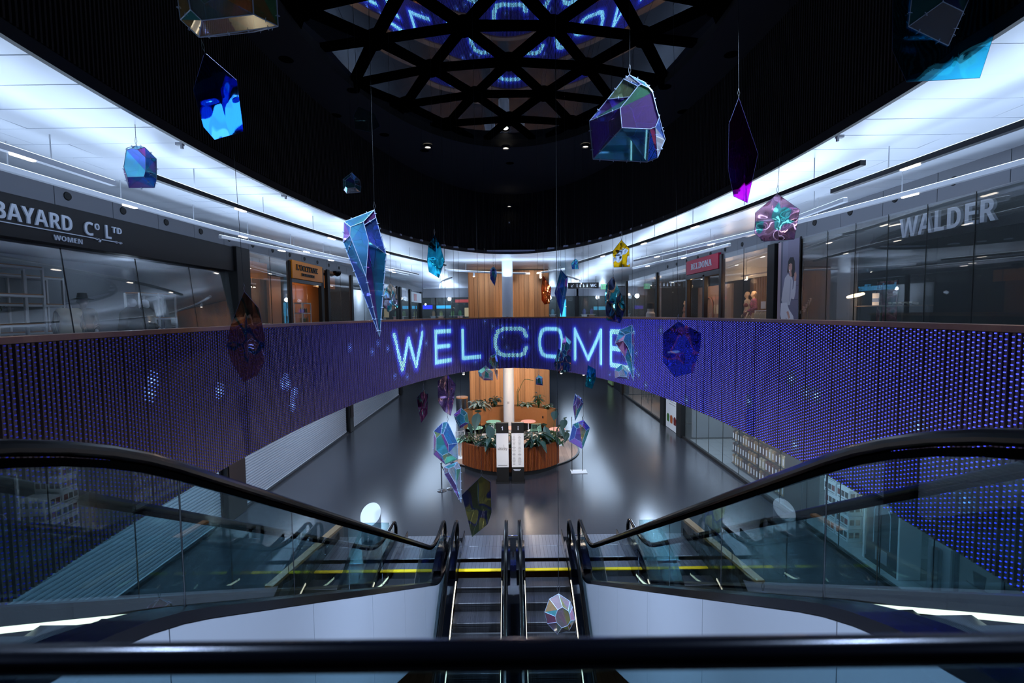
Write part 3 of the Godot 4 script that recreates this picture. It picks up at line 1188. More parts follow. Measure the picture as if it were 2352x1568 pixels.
func bars() -> void:
	track("long dark track light curving along the left edge of the void, left of the core", [[-5.6, 7.4], [-5.4, 10.5], [-4.95, 13.8], [-4.1, 17.8], [-2.95, 21.3]], 2.2, "graphite", [0.16, 0.42, 0.66, 0.9])
	track("short pale track light above the women's fashion sign, ending beside a hanging crystal", [[-6.5, 1.6], [-6.5, 4.5], [-6.5, 7.85]], 2.2, "track_grey", [0.2, 0.77])
	track("long pale track light close to the left bulkhead with dark round holes", [[-7.3, 2.0], [-7.36, 10.8], [-7.0, 15], [-6.5, 18.7], [-5.6, 23], [-5.1, 26]], 2.2, "track_grey", [0.3, 0.45, 0.58, 0.72, 0.86])
	track("pale track light above the orange shop sign", [[-7.7, 12.6], [-7.3, 15], [-6.87, 17.3], [-6.2, 20.5], [-5.4, 25]], 2.12, "track_grey", [0.2, 0.42, 0.63, 0.85])
	track("long dark track light curving along the right edge of the void", [[5.3, 7.2], [5.0, 10.5], [4.55, 13.05], [3.8, 17], [2.8, 21.3]], 2.2, "graphite", [0.35, 0.55, 0.78])
	track("dark track light running out of the right edge of the picture above a pale one", [[6.3, 1.6], [6.2, 5.0], [6.0, 8.9]], 2.2, "graphite", [0.3, 0.78])
	track("long pale track light along the right bulkhead above the silver shop letters", [[7.7, 2.0], [7.65, 7.0], [7.05, 11.6], [6.1, 16.05], [5.2, 20]], 2.16, "track_grey", [0.38, 0.55, 0.72, 0.9])
	track("short pale track light behind the pink and turquoise sheet", [[6.6, 9.4], [6.72, 11.5], [6.8, 13.7]], 2.16, "track_grey", [0.6])
	track("pale track light above the crimson shop sign", [[7.0, 15.2], [6.6, 18.9], [5.9, 23.0]], 2.12, "track_grey", [0.4, 0.8])
	track("white track light passing in front of the timber core, left of the column", [[-3.2, 22.9], [-1.2, 24.6], [1.0, 25.6]], 2.14, "track_grey", [])
	track("short white track light right of the column, in front of the timber core", [[1.4, 25.4], [2.0, 24.4], [2.6, 23.2]], 2.14, "track_grey", [])
	track("white track light left of the core, half hidden by the turquoise sheet", [[-3.4, 27], [-4.6, 31], [-5.6, 37]], 2.1, "track_grey", [0.3, 0.6])
	track("white track light right of the core, over the toilet sign", [[3.2, 27], [4.6, 31.5], [5.6, 38]], 2.1, "track_grey", [0.3, 0.6, 0.9])
	# lower floor
	track("bright track light under the soffit left of the timber core", [[-6.2, 20.0], [-4.4, 22.5], [-2.2, 23.6], [-0.75, 24.0]], -2.72, "track_grey", [0.5], -2.3)
	track("bright track light under the soffit right of the white column", [[0.75, 24.0], [2.2, 23.6], [4.4, 22.5], [6.2, 20.0]], -2.72, "track_grey", [0.5], -2.3)
	# spot heads hanging from the tracks
	for k in [[-1.9, 1.98, 24.1, "small white spotlight under the track left of the column, shining on the timber core"], [1.55, 1.94, 25.0, "small white spotlight under the short track right of the column"], [-2.45, -2.95, 23.5, "white spotlight under the lower track left of the timber core"], [2.45, -2.95, 23.5, "white spotlight under the lower right track beside the core"], [3.5, -2.98, 23.0, "white spotlight under the lower right track, outer one"]]:
		var t := thing("spotlight", k[3], "spotlight", V(k[0], k[1], k[2]))
		var b := MB.new()
		b.lathe(Vector3.ZERO, [Vector2(0, 0.12), Vector2(0.05, 0.12), Vector2(0.06, -0.08), Vector2(0.05, -0.09)], 14)
		var o := obj(t, "housing", b, mats["white"])
		o.rotation = Vector3(-0.5, 0, 0.0)
		var l := MB.new()
		l.lathe(Vector3.ZERO, [Vector2(0.05, -0.085), Vector2(0, -0.088)], 14)
		var o2 := obj(t, "lens", l, mats["lamp_glow"])
		o2.rotation = Vector3(-0.5, 0, 0.0)
		bx(t, "stem", Vector3(0, 0.16, 0), Vector3(0.015, 0.12, 0.015), mats["white"])


# ---- display dolls: one continuous body from tapered bones, meshed as surface nets
func field_mesh(bones: Array, cell: float, blend: float, grow := 0.0) -> ArrayMesh:
	var lo := Vector3(1e9, 1e9, 1e9)
	var hi := -lo
	for b in bones:
		for e in [[b[0], b[2]], [b[1], b[3]]]:
			lo = lo.min(e[0] - Vector3.ONE * (e[1] + grow + cell * 2.0))
			hi = hi.max(e[0] + Vector3.ONE * (e[1] + grow + cell * 2.0))
	var nx := int((hi.x - lo.x) / cell) + 2
	var ny := int((hi.y - lo.y) / cell) + 2
	var nz := int((hi.z - lo.z) / cell) + 2
	var f := PackedFloat32Array()
	f.resize(nx * ny * nz)
	f.fill(1.0)
	for b in bones:
		var a: Vector3 = b[0]
		var ab: Vector3 = b[1] - b[0]
		var l2 := maxf(ab.length_squared(), 1e-9)
		var rm: float = maxf(b[2], b[3]) + grow + cell * 2.0 + blend
		var mn: Vector3 = b[0].min(b[1]) - Vector3.ONE * rm
		var mx: Vector3 = b[0].max(b[1]) + Vector3.ONE * rm
		var i0 := Vector3i(((mn - lo) / cell).floor()).clamp(Vector3i.ZERO, Vector3i(nx - 1, ny - 1, nz - 1))
		var i1 := Vector3i(((mx - lo) / cell).ceil()).clamp(Vector3i.ZERO, Vector3i(nx - 1, ny - 1, nz - 1))
		for z in range(i0.z, i1.z + 1):
			for y in range(i0.y, i1.y + 1):
				for x in range(i0.x, i1.x + 1):
					var p := lo + Vector3(x, y, z) * cell
					var u := clampf((p - a).dot(ab) / l2, 0.0, 1.0)
					var q := p - a - ab * u
					q.z *= b[4]
					var dd: float = q.length() - lerpf(b[2], b[3], u) - grow
					var k := (z * ny + y) * nx + x
					var h := maxf(blend - absf(f[k] - dd), 0.0) / blend
					f[k] = minf(f[k], dd) - h * h * blend * 0.25
	var vi := {}
	var mb := MB.new()
	var vs := PackedVector3Array()
	var ns := PackedVector3Array()
	for z in nz - 1:
		for y in ny - 1:
			for x in nx - 1:
				var k := (z * ny + y) * nx + x
				var c := [f[k], f[k + 1], f[k + nx], f[k + nx + 1], f[k + nx * ny], f[k + nx * ny + 1], f[k + nx * ny + nx], f[k + nx * ny + nx + 1]]
				var neg := 0
				for q in 8:
					if c[q] < 0.0:
						neg += 1
				if neg == 0 or neg == 8:
					continue
				var s := Vector3.ZERO
				var m := 0
				for e in [[0, 1], [2, 3], [4, 5], [6, 7], [0, 2], [1, 3], [4, 6], [5, 7], [0, 4], [1, 5], [2, 6], [3, 7]]:
					var fa: float = c[e[0]]
					var fb: float = c[e[1]]
					if (fa < 0.0) != (fb < 0.0):
						var u := fa / (fa - fb)
						var pa := Vector3(e[0] & 1, (e[0] >> 1) & 1, e[0] >> 2)
						var pb := Vector3(e[1] & 1, (e[1] >> 1) & 1, e[1] >> 2)
						s += pa.lerp(pb, u)
						m += 1
				vi[k] = vs.size()
				vs.append(lo + (Vector3(x, y, z) + s / m) * cell)
				ns.append(Vector3(c[1] + c[3] + c[5] + c[7] - c[0] - c[2] - c[4] - c[6], c[2] + c[3] + c[6] + c[7] - c[0] - c[1] - c[4] - c[5], c[4] + c[5] + c[6] + c[7] - c[0] - c[1] - c[2] - c[3]).normalized())
	var sx := 1
	var sy := nx
	var sz := nx * ny
	for key in vi:
		var k: int = key
		for ax in [[sx, sy, sz], [sy, sz, sx], [sz, sx, sy]]:
			var k2: int = k + ax[0]
			if (f[k] < 0.0) == (f[k2] < 0.0):
				continue
			var qs := [k, k - ax[1], k - ax[1] - ax[2], k - ax[2]]
			var ok := true
			for q in qs:
				if not vi.has(q):
					ok = false
			if not ok:
				continue
			var w := []
			for q in qs:
				w.append(vi[q])
			mb.quads(vs[w[0]], vs[w[1]], vs[w[2]], vs[w[3]], ns[w[0]], ns[w[1]], ns[w[2]], ns[w[3]])
	return mb.done()


func doll_bones(pose: int) -> Dictionary:
	var d := {}
	var hip := Vector3(0, 0.95, 0)
	var chest := Vector3(0, 1.3, 0.0)
	d.torso = [[hip, Vector3(0, 1.1, 0), 0.155, 0.125, 1.35], [Vector3(0, 1.1, 0), chest, 0.125, 0.15, 1.35], [Vector3(-0.13, 1.4, 0), Vector3(0.13, 1.4, 0), 0.075, 0.075, 1.1], [Vector3(-0.07, 1.25, 0.05), Vector3(0.07, 1.25, 0.05), 0.075, 0.075, 1.0]]
	d.neck = [[Vector3(0, 1.4, 0), Vector3(0, 1.54, 0.01), 0.055, 0.048, 1.0]]
	d.head = [[Vector3(0, 1.62, 0.03), Vector3(0, 1.69, 0.0), 0.075, 0.09, 0.95], [Vector3(0, 1.575, 0.05), Vector3(0, 1.6, 0.06), 0.045, 0.05, 1.0], [Vector3(0, 1.61, 0.105), Vector3(0, 1.645, 0.095), 0.014, 0.009, 1.0], [Vector3(-0.085, 1.635, 0), Vector3(-0.09, 1.655, 0), 0.018, 0.02, 1.0], [Vector3(0.085, 1.635, 0), Vector3(0.09, 1.655, 0), 0.018, 0.02, 1.0]]
	var el := [Vector3(-0.235, 1.13, -0.03), Vector3(0.235, 1.13, -0.03)]
	var wr := [Vector3(-0.25, 0.9, 0.06), Vector3(0.25, 0.9, 0.06)]
	if pose == 1:
		wr[1] = Vector3(0.16, 1.02, 0.2)
	d.arms = []
	d.hands = []
	for s in 2:
		var sh := Vector3(-0.18 if s == 0 else 0.18, 1.39, 0)
		d.arms.append([sh, el[s], 0.055, 0.042, 1.0])
		d.arms.append([el[s], wr[s], 0.042, 0.03, 1.0])
		var dr: Vector3 = (wr[s] - el[s]).normalized()
		d.hands.append([wr[s], wr[s] + dr * 0.08, 0.03, 0.032, 1.3])
		for k in 4:
			var o := Vector3(0, 0, 0.012) * (k - 1.5) * 1.3
			d.hands.append([wr[s] + dr * 0.08 + o, wr[s] + dr * (0.15 - 0.008 * absf(k - 1.4)) + o, 0.011, 0.009, 1.0])
		d.hands.append([wr[s] + dr * 0.03 + Vector3(0, 0, 0.025), wr[s] + dr * 0.09 + Vector3(0, 0, 0.05), 0.012, 0.01, 1.0])
	d.legs = []
	for s in [-1.0, 1.0]:
		d.legs.append([Vector3(0.085 * s, 0.92, 0), Vector3(0.095 * s, 0.5, 0.02), 0.095, 0.06, 1.0])
		d.legs.append([Vector3(0.095 * s, 0.5, 0.02), Vector3(0.1 * s, 0.09, -0.02), 0.06, 0.04, 1.0])
		d.legs.append([Vector3(0.1 * s, 0.05, -0.03), Vector3(0.11 * s, 0.03, 0.13), 0.042, 0.03, 1.0])
	return d


func doll(label: String, at: Vector3, turn: float, body: String, pose: int, wear: Array, headless := false) -> Node3D:
	var t := thing("mannequin", label, "mannequin", at, turn, "")
	var d := doll_bones(pose)
	var all: Array = d.torso + d.neck + d.arms + d.hands + d.legs
	if not headless:
		all += d.head
	var key := "doll%d%s" % [pose, headless]
	if not meshes.has(key):
		meshes[key] = field_mesh(all, 0.016, 0.03)
	put(t, "body", meshes[key], mats[body])
	for w in wear:
		var bones := []
		for k in w[1]:
			if k == "bust":
				bones += [d.torso[2], d.torso[3], d.torso[1]] if w[0] == "coat" else [[Vector3(-0.075, 1.25, 0.052), Vector3(0.075, 1.25, 0.052), 0.078, 0.078, 1.0]]
			elif k == "briefs":
				bones += [[Vector3(-0.05, 0.92, 0), Vector3(0.05, 0.92, 0), 0.15, 0.15, 1.3]]
			elif k == "hat":
				bones += [[Vector3(0, 1.74, 0), Vector3(0, 1.78, 0), 0.1, 0.085, 1.0]]
			elif k == "hem":
				bones += [[Vector3(0, 1.0, 0), Vector3(0, 0.72, 0), 0.17, 0.22, 1.2]]
			elif k == "collar":
				bones += [[Vector3(-0.05, 1.47, 0), Vector3(0.05, 1.47, 0.03), 0.07, 0.07, 1.0]]
			else:
				bones += d[k]
		put(t, w[0], field_mesh(bones, 0.018, 0.03, w[2]), w[3])
	return t


func shelf_unit(label: String, at: Vector3, length: float, deep: float, hs: Array, divs: int) -> Node3D:
	var t := thing("shelf_unit", label, "shelf", at)
	var top: float = hs[0]
	for i in divs + 1:
		for sx in [-0.5, 0.5]:
			bx(t, "post", Vector3(sx * deep, top * 0.5, -length * i / divs), Vector3(0.045, top, 0.045), mats["white"], 0.004)
	for h in hs:
		bx(t, "board", Vector3(0, h, -length * 0.5), Vector3(deep, 0.025, length), mats["oak_light"], 0.003)
		for sx in [-0.5, 0.5]:
			bx(t, "crossbar", Vector3(sx * deep, h - 0.035, -length * 0.5), Vector3(0.04, 0.045, length), mats["white"])
	return t


func pot_plant(label: String, at: Vector3, size: float, hang: bool, leaf: String, sd: int, grp := "") -> void:
	var t := thing("potted_plant", label, "plant", at, 0.0, grp)
	var b := MB.new()
	b.lathe(Vector3.ZERO, [Vector2(0.0, 0.0), Vector2(0.055, 0), Vector2(0.075, 0.11), Vector2(0.065, 0.11), Vector2(0.06, 0.095), Vector2(0, 0.095)], 14)
	obj(t, "pot", b, mats["white"])
	var f := MB.new()
	rng.seed = sd
	for k in 34:
		var a := rng.randf() * TAU
		var r := rng.randf_range(0.02, size)
		var y := 0.12 + (rng.randf_range(0.0, size) if not hang else rng.randf_range(-size * 1.6, size * 0.4))
		leaf_blade(f, Vector3(cos(a) * r * 0.5, y, sin(a) * r * 0.5), Vector3(cos(a), 0.3 if not hang else -0.6, sin(a)), size * 0.5, size * 0.2)
	var o := obj(t, "foliage", f, mats[leaf])
	o.set_meta("kind", "stuff")


func leaf_blade(b: MB, p: Vector3, dir: Vector3, ln: float, wd: float, sag := 0.35) -> void:
	var d := dir.normalized()
	var s := d.cross(Vector3.UP)
	if s.length() < 0.05:
		s = Vector3.RIGHT
	s = s.normalized()
	var up := s.cross(d).normalized()
	var prev := [p, p, p]
	var m := 5
	for i in range(1, m + 1):
		var u := float(i) / m
		var w := wd * sin(PI * pow(u, 0.75)) if i < m else 0.0
		var c := p + d * ln * u - Vector3(0, sag * ln * u * u, 0)
		var cur := [c - s * w + up * w * 0.25, c, c + s * w + up * w * 0.25]
		for e in 2:
			var nn: Vector3 = (cur[e] - prev[e + 1]).cross(cur[e + 1] - prev[e])
			if nn.length() < 1e-9:
				nn = up
			nn = nn.normalized()
			if nn.dot(up) < 0:
				nn = -nn
			b.tri(prev[e], prev[e + 1], cur[e + 1], nn)
			b.tri(prev[e], cur[e + 1], cur[e], nn)
		prev = cur


func panes(parent: Node, x: float, cuts: Array, lo: float, hi: float, called := "pane", joint := "joint", jm := "black") -> void:
	for i in cuts.size() - 1:
		bx(parent, called, V(x, (lo + hi) * 0.5, (cuts[i] + cuts[i + 1]) * 0.5), Vector3(0.012, hi - lo, cuts[i + 1] - cuts[i] - 0.012), mats["shop_glass"])
	for i in range(1, cuts.size() - 1):
		bx(parent, joint, V(x, (lo + hi) * 0.5, cuts[i]), Vector3(0.02, hi - lo, 0.012), mats[jm])


func bulkhead(called: String, x: float, lo: float, d0: float, d1: float, step: float, phase: float) -> void:
	var o := Node3D.new()
	o.name = called
	add_child(o)
	o.set_meta("kind", "structure")
	var s := signf(x)
	var d := d0
	while d < d1:
		var w := minf(step, d1 - d)
		bx(o, "bulkhead_panel", V(x + s * 0.03, (lo + C) * 0.5, d + w * 0.5), Vector3(0.06, C - lo, w - 0.012), mats["bulkhead"], 0.003)
		if d < 24.0:
			var b := MB.new()
			b.lathe(Vector3.ZERO, [Vector2(0.0, 0.012), Vector2(0.055, 0.012), Vector2(0.075, 0.02), Vector2(0.085, 0.0)], 20)
			put(o, "air_nozzle", b.done(), mats["black"], Transform3D(Basis(Vector3(0, 0, 1), s * PI / 2), V(x, lerpf(lo, C, 0.55), d + w * phase)))
		d += step
	var ub := MB.new()
	ub.box(V(x + s * 0.3, lo - 0.02, (d0 + d1) * 0.5), Vector3(0.6, 0.04, d1 - d0))
	obj(o, "underside", ub, mats["bulkhead"])


func shops_above_left() -> void:
	bulkhead("wall_left_bulkhead", WL, 2.18, 1.2, 47.0, 1.33, 0.2)
	# partition walls and back walls of the shop row
	var wb := MB.new()
	for d in [3.6, 15.7, 26.0, 37.0]:
		wb.box(V(-11.4, 0.4, d), Vector3(5.1, 3.9, 0.12))
	wb.box(V(-13.0, 0.4, 20), Vector3(0.2, 3.9, 40))
	struct("wall_left_shops", wb, mats["wall_dark"])
	# women's fashion shop
	var f := thing("fashion_shopfront", "dark fascia with silver women's fashion lettering over tall glass at the left", "shopfront")
	bx(f, "fascia", V(WL - 0.1, 1.805, 9.6), Vector3(0.3, 0.75, 11.6), mat("fascia_black", Color(0.025, 0.028, 0.04), 0.6), 0.006)
	var x := WL + 0.06
	fit_text(f, "letters", "BAYARD", 0.285, 1.42, V(x, 1.855, 8.72), PI / 2, mats["letter"], 0.03)
	fit_text(f, "letters", "C", 0.27, 0.2, V(x, 1.835, 9.8), PI / 2, mats["letter"], 0.03)
	fit_text(f, "letters", "O", 0.13, 0.11, V(x, 1.91, 10.0), PI / 2, mats["letter"], 0.03)
	fit_text(f, "letters", ".,", 0.2, 0.14, V(x, 1.735, 10.02), PI / 2, mats["letter"], 0.03)
	fit_text(f, "letters", "L", 0.28, 0.14, V(x, 1.845, 10.26), PI / 2, mats["letter"], 0.03)
	fit_text(f, "letters", "TD", 0.13, 0.25, V(x, 1.92, 10.5), PI / 2, mats["letter"], 0.03)
	fit_text(f, "letters", "..", 0.2, 0.17, V(x, 1.74, 10.52), PI / 2, mats["letter"], 0.03)
	bx(f, "underline", V(x, 1.665, 9.32), Vector3(0.03, 0.018, 2.6), mats["letter"])
	fit_text(f, "letters", "WOMEN", 0.095, 0.6, V(x, 1.545, 9.35), PI / 2, mats["letter"], 0.02)
	panes(f, WL, [3.8, 5.65, 7.5, 9.36, 11.2, 13.05, 14.85], U + 0.06, 1.4)
	for o2 in f.get_children():       # this glass leans back at the top
		if String(o2.name).begins_with("pane") or String(o2.name).begins_with("joint"):
			o2.rotation.z = 0.1
	bx(f, "post", V(WL - 0.05, 0.45, 15.25), Vector3(0.4, 3.5, 0.75), mats["black"], 0.01)
	bx(f, "sill", V(WL, U + 0.05, 9.3), Vector3(0.1, 0.1, 11.2), mats["black"])
	var gw := MB.new()
	gw.box(V(-11.6, 0.1, 12.2), Vector3(0.12, 2.8, 4.6))
	gw.box(V(-11.0, 1.62, 9.4), Vector3(4.2, 0.1, 11.4))
	tag(obj(self, "shop_lining", gw, mats["wall_grey"]), "pale grey back wall and ceiling inside the women's fashion shop", "shop wall")
	var hs := [2.37, 1.8, 1.2, 0.6]
	shelf_unit("white framed shelf with timber boards right behind the fashion shop glass", V(-10.0, U, 8.05), 1.85, 0.4, hs, 2)
	shelf_unit("white framed shelf further back in the fashion shop, behind the hatted mannequin", V(-11.3, U, 9.0), 2.7, 0.4, [2.3, 1.65, 1.0], 3)
	shelf_unit("white framed shelf right of the two dark coated mannequins", V(-10.6, U, 13.2), 1.4, 0.4, [2.0, 1.3, 0.65], 2)
	pot_plant("trailing green plant on the upper board of the front fashion shop shelf", V(-9.95, U + 1.81, 8.45), 0.2, true, "leaf_blue", 5)
	pot_plant("small plant in a white pot on the shelf right of the coats", V(-10.6, U + 1.31, 13.6), 0.12, false, "leaf_dark", 6)
	pot_plant("trailing plant on the rear shelf of the fashion shop", V(-11.25, U + 1.66, 10.3), 0.16, true, "leaf_dark", 9)
	pot_plant("white pot plant on the lowest board of the shelf right of the coats", V(-10.6, U + 0.67, 14.0), 0.1, false, "leaf_blue", 10)
	for k in 4:
		var bk := thing("book", ORD[k] + " brown bound book from the left on the front fashion shop shelf", "book", V(-10.0, U + 1.215, 8.9 + k * 0.05), 0.0, "brown books on the shelf")
		bx(bk, "cover", Vector3(0, 0.15, 0), Vector3(0.2, 0.3, 0.042), mat("book_brown", Color(0.36, 0.17, 0.09), 0.6), 0.004)
		bx(bk, "page_block", Vector3(0.004, 0.15, 0), Vector3(0.198, 0.29, 0.03), mats["white"])
	var cn := thing("pot", "empty white pot on the lower board of the front fashion shop shelf", "pot", V(-9.95, U + 0.615, 9.45))
	var cb := MB.new()
	cb.lathe(Vector3.ZERO, [Vector2(0, 0), Vector2(0.05, 0), Vector2(0.07, 0.14), Vector2(0.06, 0.14), Vector2(0.055, 0.02), Vector2(0, 0.02)], 16)
	obj(cn, "bowl", cb, mats["white"])
	var knit := mat("knit", Color.WHITE, 0.9)
	tri_tex(knit, board_tex(31, Color(0.06, 0.07, 0.07), Color(0.7, 0.72, 0.7), 26, 0.3), Vector3(1.5, 1.5, 1.5))
	var cream := mat("cream_quilt", Color(0.66, 0.64, 0.56), 0.8)
	var dark := mat("coat_dark", Color(0.03, 0.035, 0.045), 0.5)
	var green := mat("coat_green", Color(0.03, 0.1, 0.1), 0.6)
	doll("headless mannequin in a cream quilted vest over checked sleeves", V(-9.35, U + 0.02, 9.95), 1.2, "doll_white", 0, [["sleeves", ["arms"], 0.014, knit], ["vest", ["torso", "hem"], 0.03, cream], ["trousers", ["legs"], 0.02, dark]], true)
	var m := doll("mannequin in a wide black hat and dark green cape with a black bag", V(-9.5, U + 0.02, 10.45), 1.0, "doll_white", 1, [["cape", ["torso", "hem"], 0.035, green], ["sleeves", ["arms"], 0.014, knit], ["trousers", ["legs"], 0.02, dark]])
	var hb := MB.new()
	hb.lathe(Vector3(0, 1.7, 0), [Vector2(0, 0.15), Vector2(0.08, 0.14), Vector2(0.1, 0.03), Vector2(0.2, 0.0), Vector2(0.1, 0.015), Vector2(0.09, 0.0)], 24)
	obj(m, "hat", hb, mats["black"])
	var bag := thing("handbag", "black handbag hanging from the hatted mannequin's arm", "handbag", V(-9.2, U + 0.62, 10.72), 0.4)
	bx(bag, "bag_body", Vector3.ZERO, Vector3(0.12, 0.26, 0.34), mats["black_gloss"], 0.03)
	var hd := MB.new()
	var hp := []
	for k in 9:
		var a := PI * k / 8.0
		hp.append(Vector3(0, 0.12 + 0.16 * sin(a), 0.12 * cos(a)))
	hd.tube(hp, 0.01, 6)
	obj(bag, "handle", hd, mats["black"])
	doll("mannequin in a black padded coat, seen from behind, left of the patterned one", V(-9.45, U, 11.75), -2.0, "doll_white", 0, [["coat", ["torso", "hem", "arms", "collar"], 0.045, dark], ["trousers", ["legs"], 0.02, dark]])
	doll("mannequin in a dark coat with a pale mottled front beside the black padded one", V(-9.6, U, 12.35), 1.4, "doll_white", 1, [["coat", ["torso", "hem", "collar"], 0.04, mat("mottled", Color(0.12, 0.12, 0.14), 0.8)], ["sleeves", ["arms"], 0.03, dark], ["trousers", ["legs"], 0.02, dark]])
	tri_tex(mats["mottled"], noise_tex(41, 0.06, [[0.0, Color(0.03, 0.03, 0.04)], [0.5, Color(0.05, 0.05, 0.06)], [0.62, Color(0.6, 0.6, 0.6)], [1.0, Color(0.6, 0.6, 0.6)]], 128), Vector3(3, 3, 3))

	# orange soap shop
	var o := thing("soap_shopfront", "glazed shopfront with an orange sign above its timber lined door", "shopfront")
	panes(o, WL, [15.75, 17.2, 18.6], U, 2.18)
	panes(o, WL, [22.55, 24.2, 25.7], U, 2.18)
	for d in [15.68, 18.65, 21.75, 22.5, 25.8]:
		bx(o, "post", V(WL, 0.44, d), Vector3(0.14, 3.48, 0.16 if d < 21 else 0.3), mats["black"], 0.006)
	bx(o, "sign_board", V(WL + 0.05, 1.86, 20.15), Vector3(0.16, 0.72, 2.95), mats["orange"], 0.01)
	fit_text(o, "letters", "L'OCCITANE", 0.23, 2.05, V(WL + 0.16, 1.95, 20.0), PI / 2, mats["letter_dark"], 0.03, false, true)
	fit_text(o, "letters", "EN PROVENCE", 0.11, 1.25, V(WL + 0.16, 1.69, 20.05), PI / 2, mats["letter_dark"], 0.03, true, true)
	bx(o, "door_head", V(WL, 1.42, 20.2), Vector3(0.14, 0.14, 3.1), mats["frame_brown"])
	for k in 2:
		var dr := bx(o, "door_leaf", V(WL - 0.35, 0.02, 19.35 + k * 1.15), Vector3(0.02, 2.64, 1.08), mats["shop_glass"])
		var hb2 := MB.new()
		hb2.tube([Vector3(0.05, -0.9, 0.42 - 0.84 * k), Vector3(0.05, 0.0, 0.42 - 0.84 * k)], 0.018, 8)
		obj(dr, "door_handle", hb2, mats["steel"])
	var ln := MB.new()
	ln.box(V(-10.6, 0.2, 17.2), Vector3(0.1, 3.0, 3.0))
	ln.box(V(-10.4, 0.2, 19.2), Vector3(0.1, 3.0, 1.2))
	tag(obj(self, "soap_shop_lining", ln, mats["walnut"]), "dark ribbed timber wall inside the orange soap shop", "shop wall")
	var l2 := MB.new()
	l2.box(V(-10.2, 0.2, 20.3), Vector3(0.1, 3.0, 1.0))
	l2.box(V(-10.6, 0.2, 24.2), Vector3(0.1, 3.0, 3.2))
	tag(obj(self, "soap_shop_lining", l2, mats["oak_light"]), "pale ribbed timber wall at the right of the soap shop", "shop wall")
	for k in [[17.1, 2.6], [24.0, 2.8]]:
		var sb := thing("header_board", ["yellow board hung inside the left window of the soap shop", "yellow board hung inside the right window of the soap shop"][0 if k[0] < 20 else 1], "board", V(-9.5, 1.72, k[0]))
		bx(sb, "board", Vector3.ZERO, Vector3(0.06, 0.62, k[1]), mats["orange"], 0.006)
		for e in [-0.8, 0.8]:
			bx(sb, "hanger", Vector3(0, 0.6, e), Vector3(0.01, 0.6, 0.01), mats["steel"])
	var fr := thing("display_gate", "white upright frame standing in the left soap shop window", "frame", V(-9.7, U, 16.55))
	for e in [[-0.45, 1.06, 0.05, 2.1], [0.45, 1.06, 0.05, 2.1]]:
		bx(fr, "upright", Vector3(0, e[1], e[0]), Vector3(0.05, e[3], e[2]), mats["white"], 0.004)
	bx(fr, "top_bar", Vector3(0, 2.1, 0), Vector3(0.05, 0.06, 0.95), mats["white"], 0.004)
	pot_plant("red blossom arrangement inside the white frame of the soap shop window", V(-9.7, U + 0.9, 16.55), 0.25, false, "red_blossom", 12)
	for k in 5:
		var bxx := thing("gift_box", ["pale green gift box in the soap shop window", "pink gift box in the soap shop window", "white gift box in the soap shop window", "cream gift box beside the soap shop door", "small grey gift box in the soap shop window"][k], "box", V(-9.3, U + 0.8, 16.2 + k * 0.42))
		bx(bxx, "carton", Vector3(0, 0.12, 0), Vector3(0.2, 0.24, 0.24 - 0.02 * k), mat("gift%d" % k, [Color(0.6, 0.75, 0.68), Color(0.82, 0.6, 0.58), Color(0.8, 0.8, 0.78), Color(0.8, 0.74, 0.6), Color(0.55, 0.55, 0.57)][k], 0.6), 0.006)
		bx(bxx, "ribbon", Vector3(0, 0.12, 0), Vector3(0.204, 0.244, 0.025), mats["white"])
	var tb := thing("display_table", "long low table behind the soap shop's left window", "table", V(-9.3, U, 17.05))
	bx(tb, "tabletop", Vector3(0, 0.78, 0), Vector3(0.5, 0.04, 2.4), mats["oak_light"], 0.005)
	for e in [[-0.2, -1.1], [0.2, -1.1], [-0.2, 1.1], [0.2, 1.1]]:
		bx(tb, "leg", Vector3(e[0], 0.38, e[1]), Vector3(0.05, 0.76, 0.05), mats["oak_light"])
	var pp := thing("notice", "white paper notice on the soap shop's door", "notice", V(WL - 0.33, 0.15, 19.2))
	bx(pp, "sheet", Vector3.ZERO, Vector3(0.004, 0.32, 0.26), mats["white"])
	var sr := shelf_unit("dark goods rack with bottles at the right of the soap shop door", V(-9.6, U, 21.2), 0.9, 0.35, [1.9, 1.45, 1.0, 0.55], 1)
	for k in 12:
		var bt := MB.new()
		bt.lathe(Vector3.ZERO, [Vector2(0, 0), Vector2(0.035, 0), Vector2(0.035, 0.14), Vector2(0.015, 0.17), Vector2(0.015, 0.21), Vector2(0, 0.21)], 10)
		tag(put(self, "bottle", bt.done(), mat("bottle%d" % (k % 3), [Color(0.2, 0.35, 0.12), Color(0.5, 0.4, 0.1), Color(0.3, 0.08, 0.1)][k % 3], 0.3), Transform3D(Basis.IDENTITY, V(-9.55, U + [1.45, 1.0, 0.55][k / 4] + 0.02, 21.35 + 0.19 * (k % 4)))), ["green", "ochre", "dark red"][k % 3] + " bottle in the soap shop rack, " + ["upper", "middle", "lower"][k / 4] + " shelf, " + ORD[k % 4] + " from the left", "bottle", "bottles in the soap shop")
	var tl := thing("ceiling_track", "grey spot track with three lit heads inside the soap shop window", "track light", V(-9.6, 1.22, 16.9))
	bx(tl, "profile", Vector3.ZERO, Vector3(0.05, 0.05, 1.7), mats["track_grey"])
	for e in [-0.7, -0.45, 0.1]:
		bx(tl, "spot_head", Vector3(0, -0.08, e), Vector3(0.08, 0.1, 0.08), mats["black"], 0.01)
		bx(tl, "lens", Vector3(0.03, -0.135, e), Vector3(0.06, 0.012, 0.06), mats["lamp_glow"])
	for e in [-0.6, 0.6]:
		bx(tl, "hanger", Vector3(0, 0.7, e), Vector3(0.012, 1.4, 0.012), mats["track_grey"])
	omni("soap_shop_lamp", V(-9.6, 1.0, 17.0), 0.45, WARM, 0.1)
	omni("soap_shop_lamp", V(-9.6, 1.2, 23.5), 0.8, WARM, 0.1)
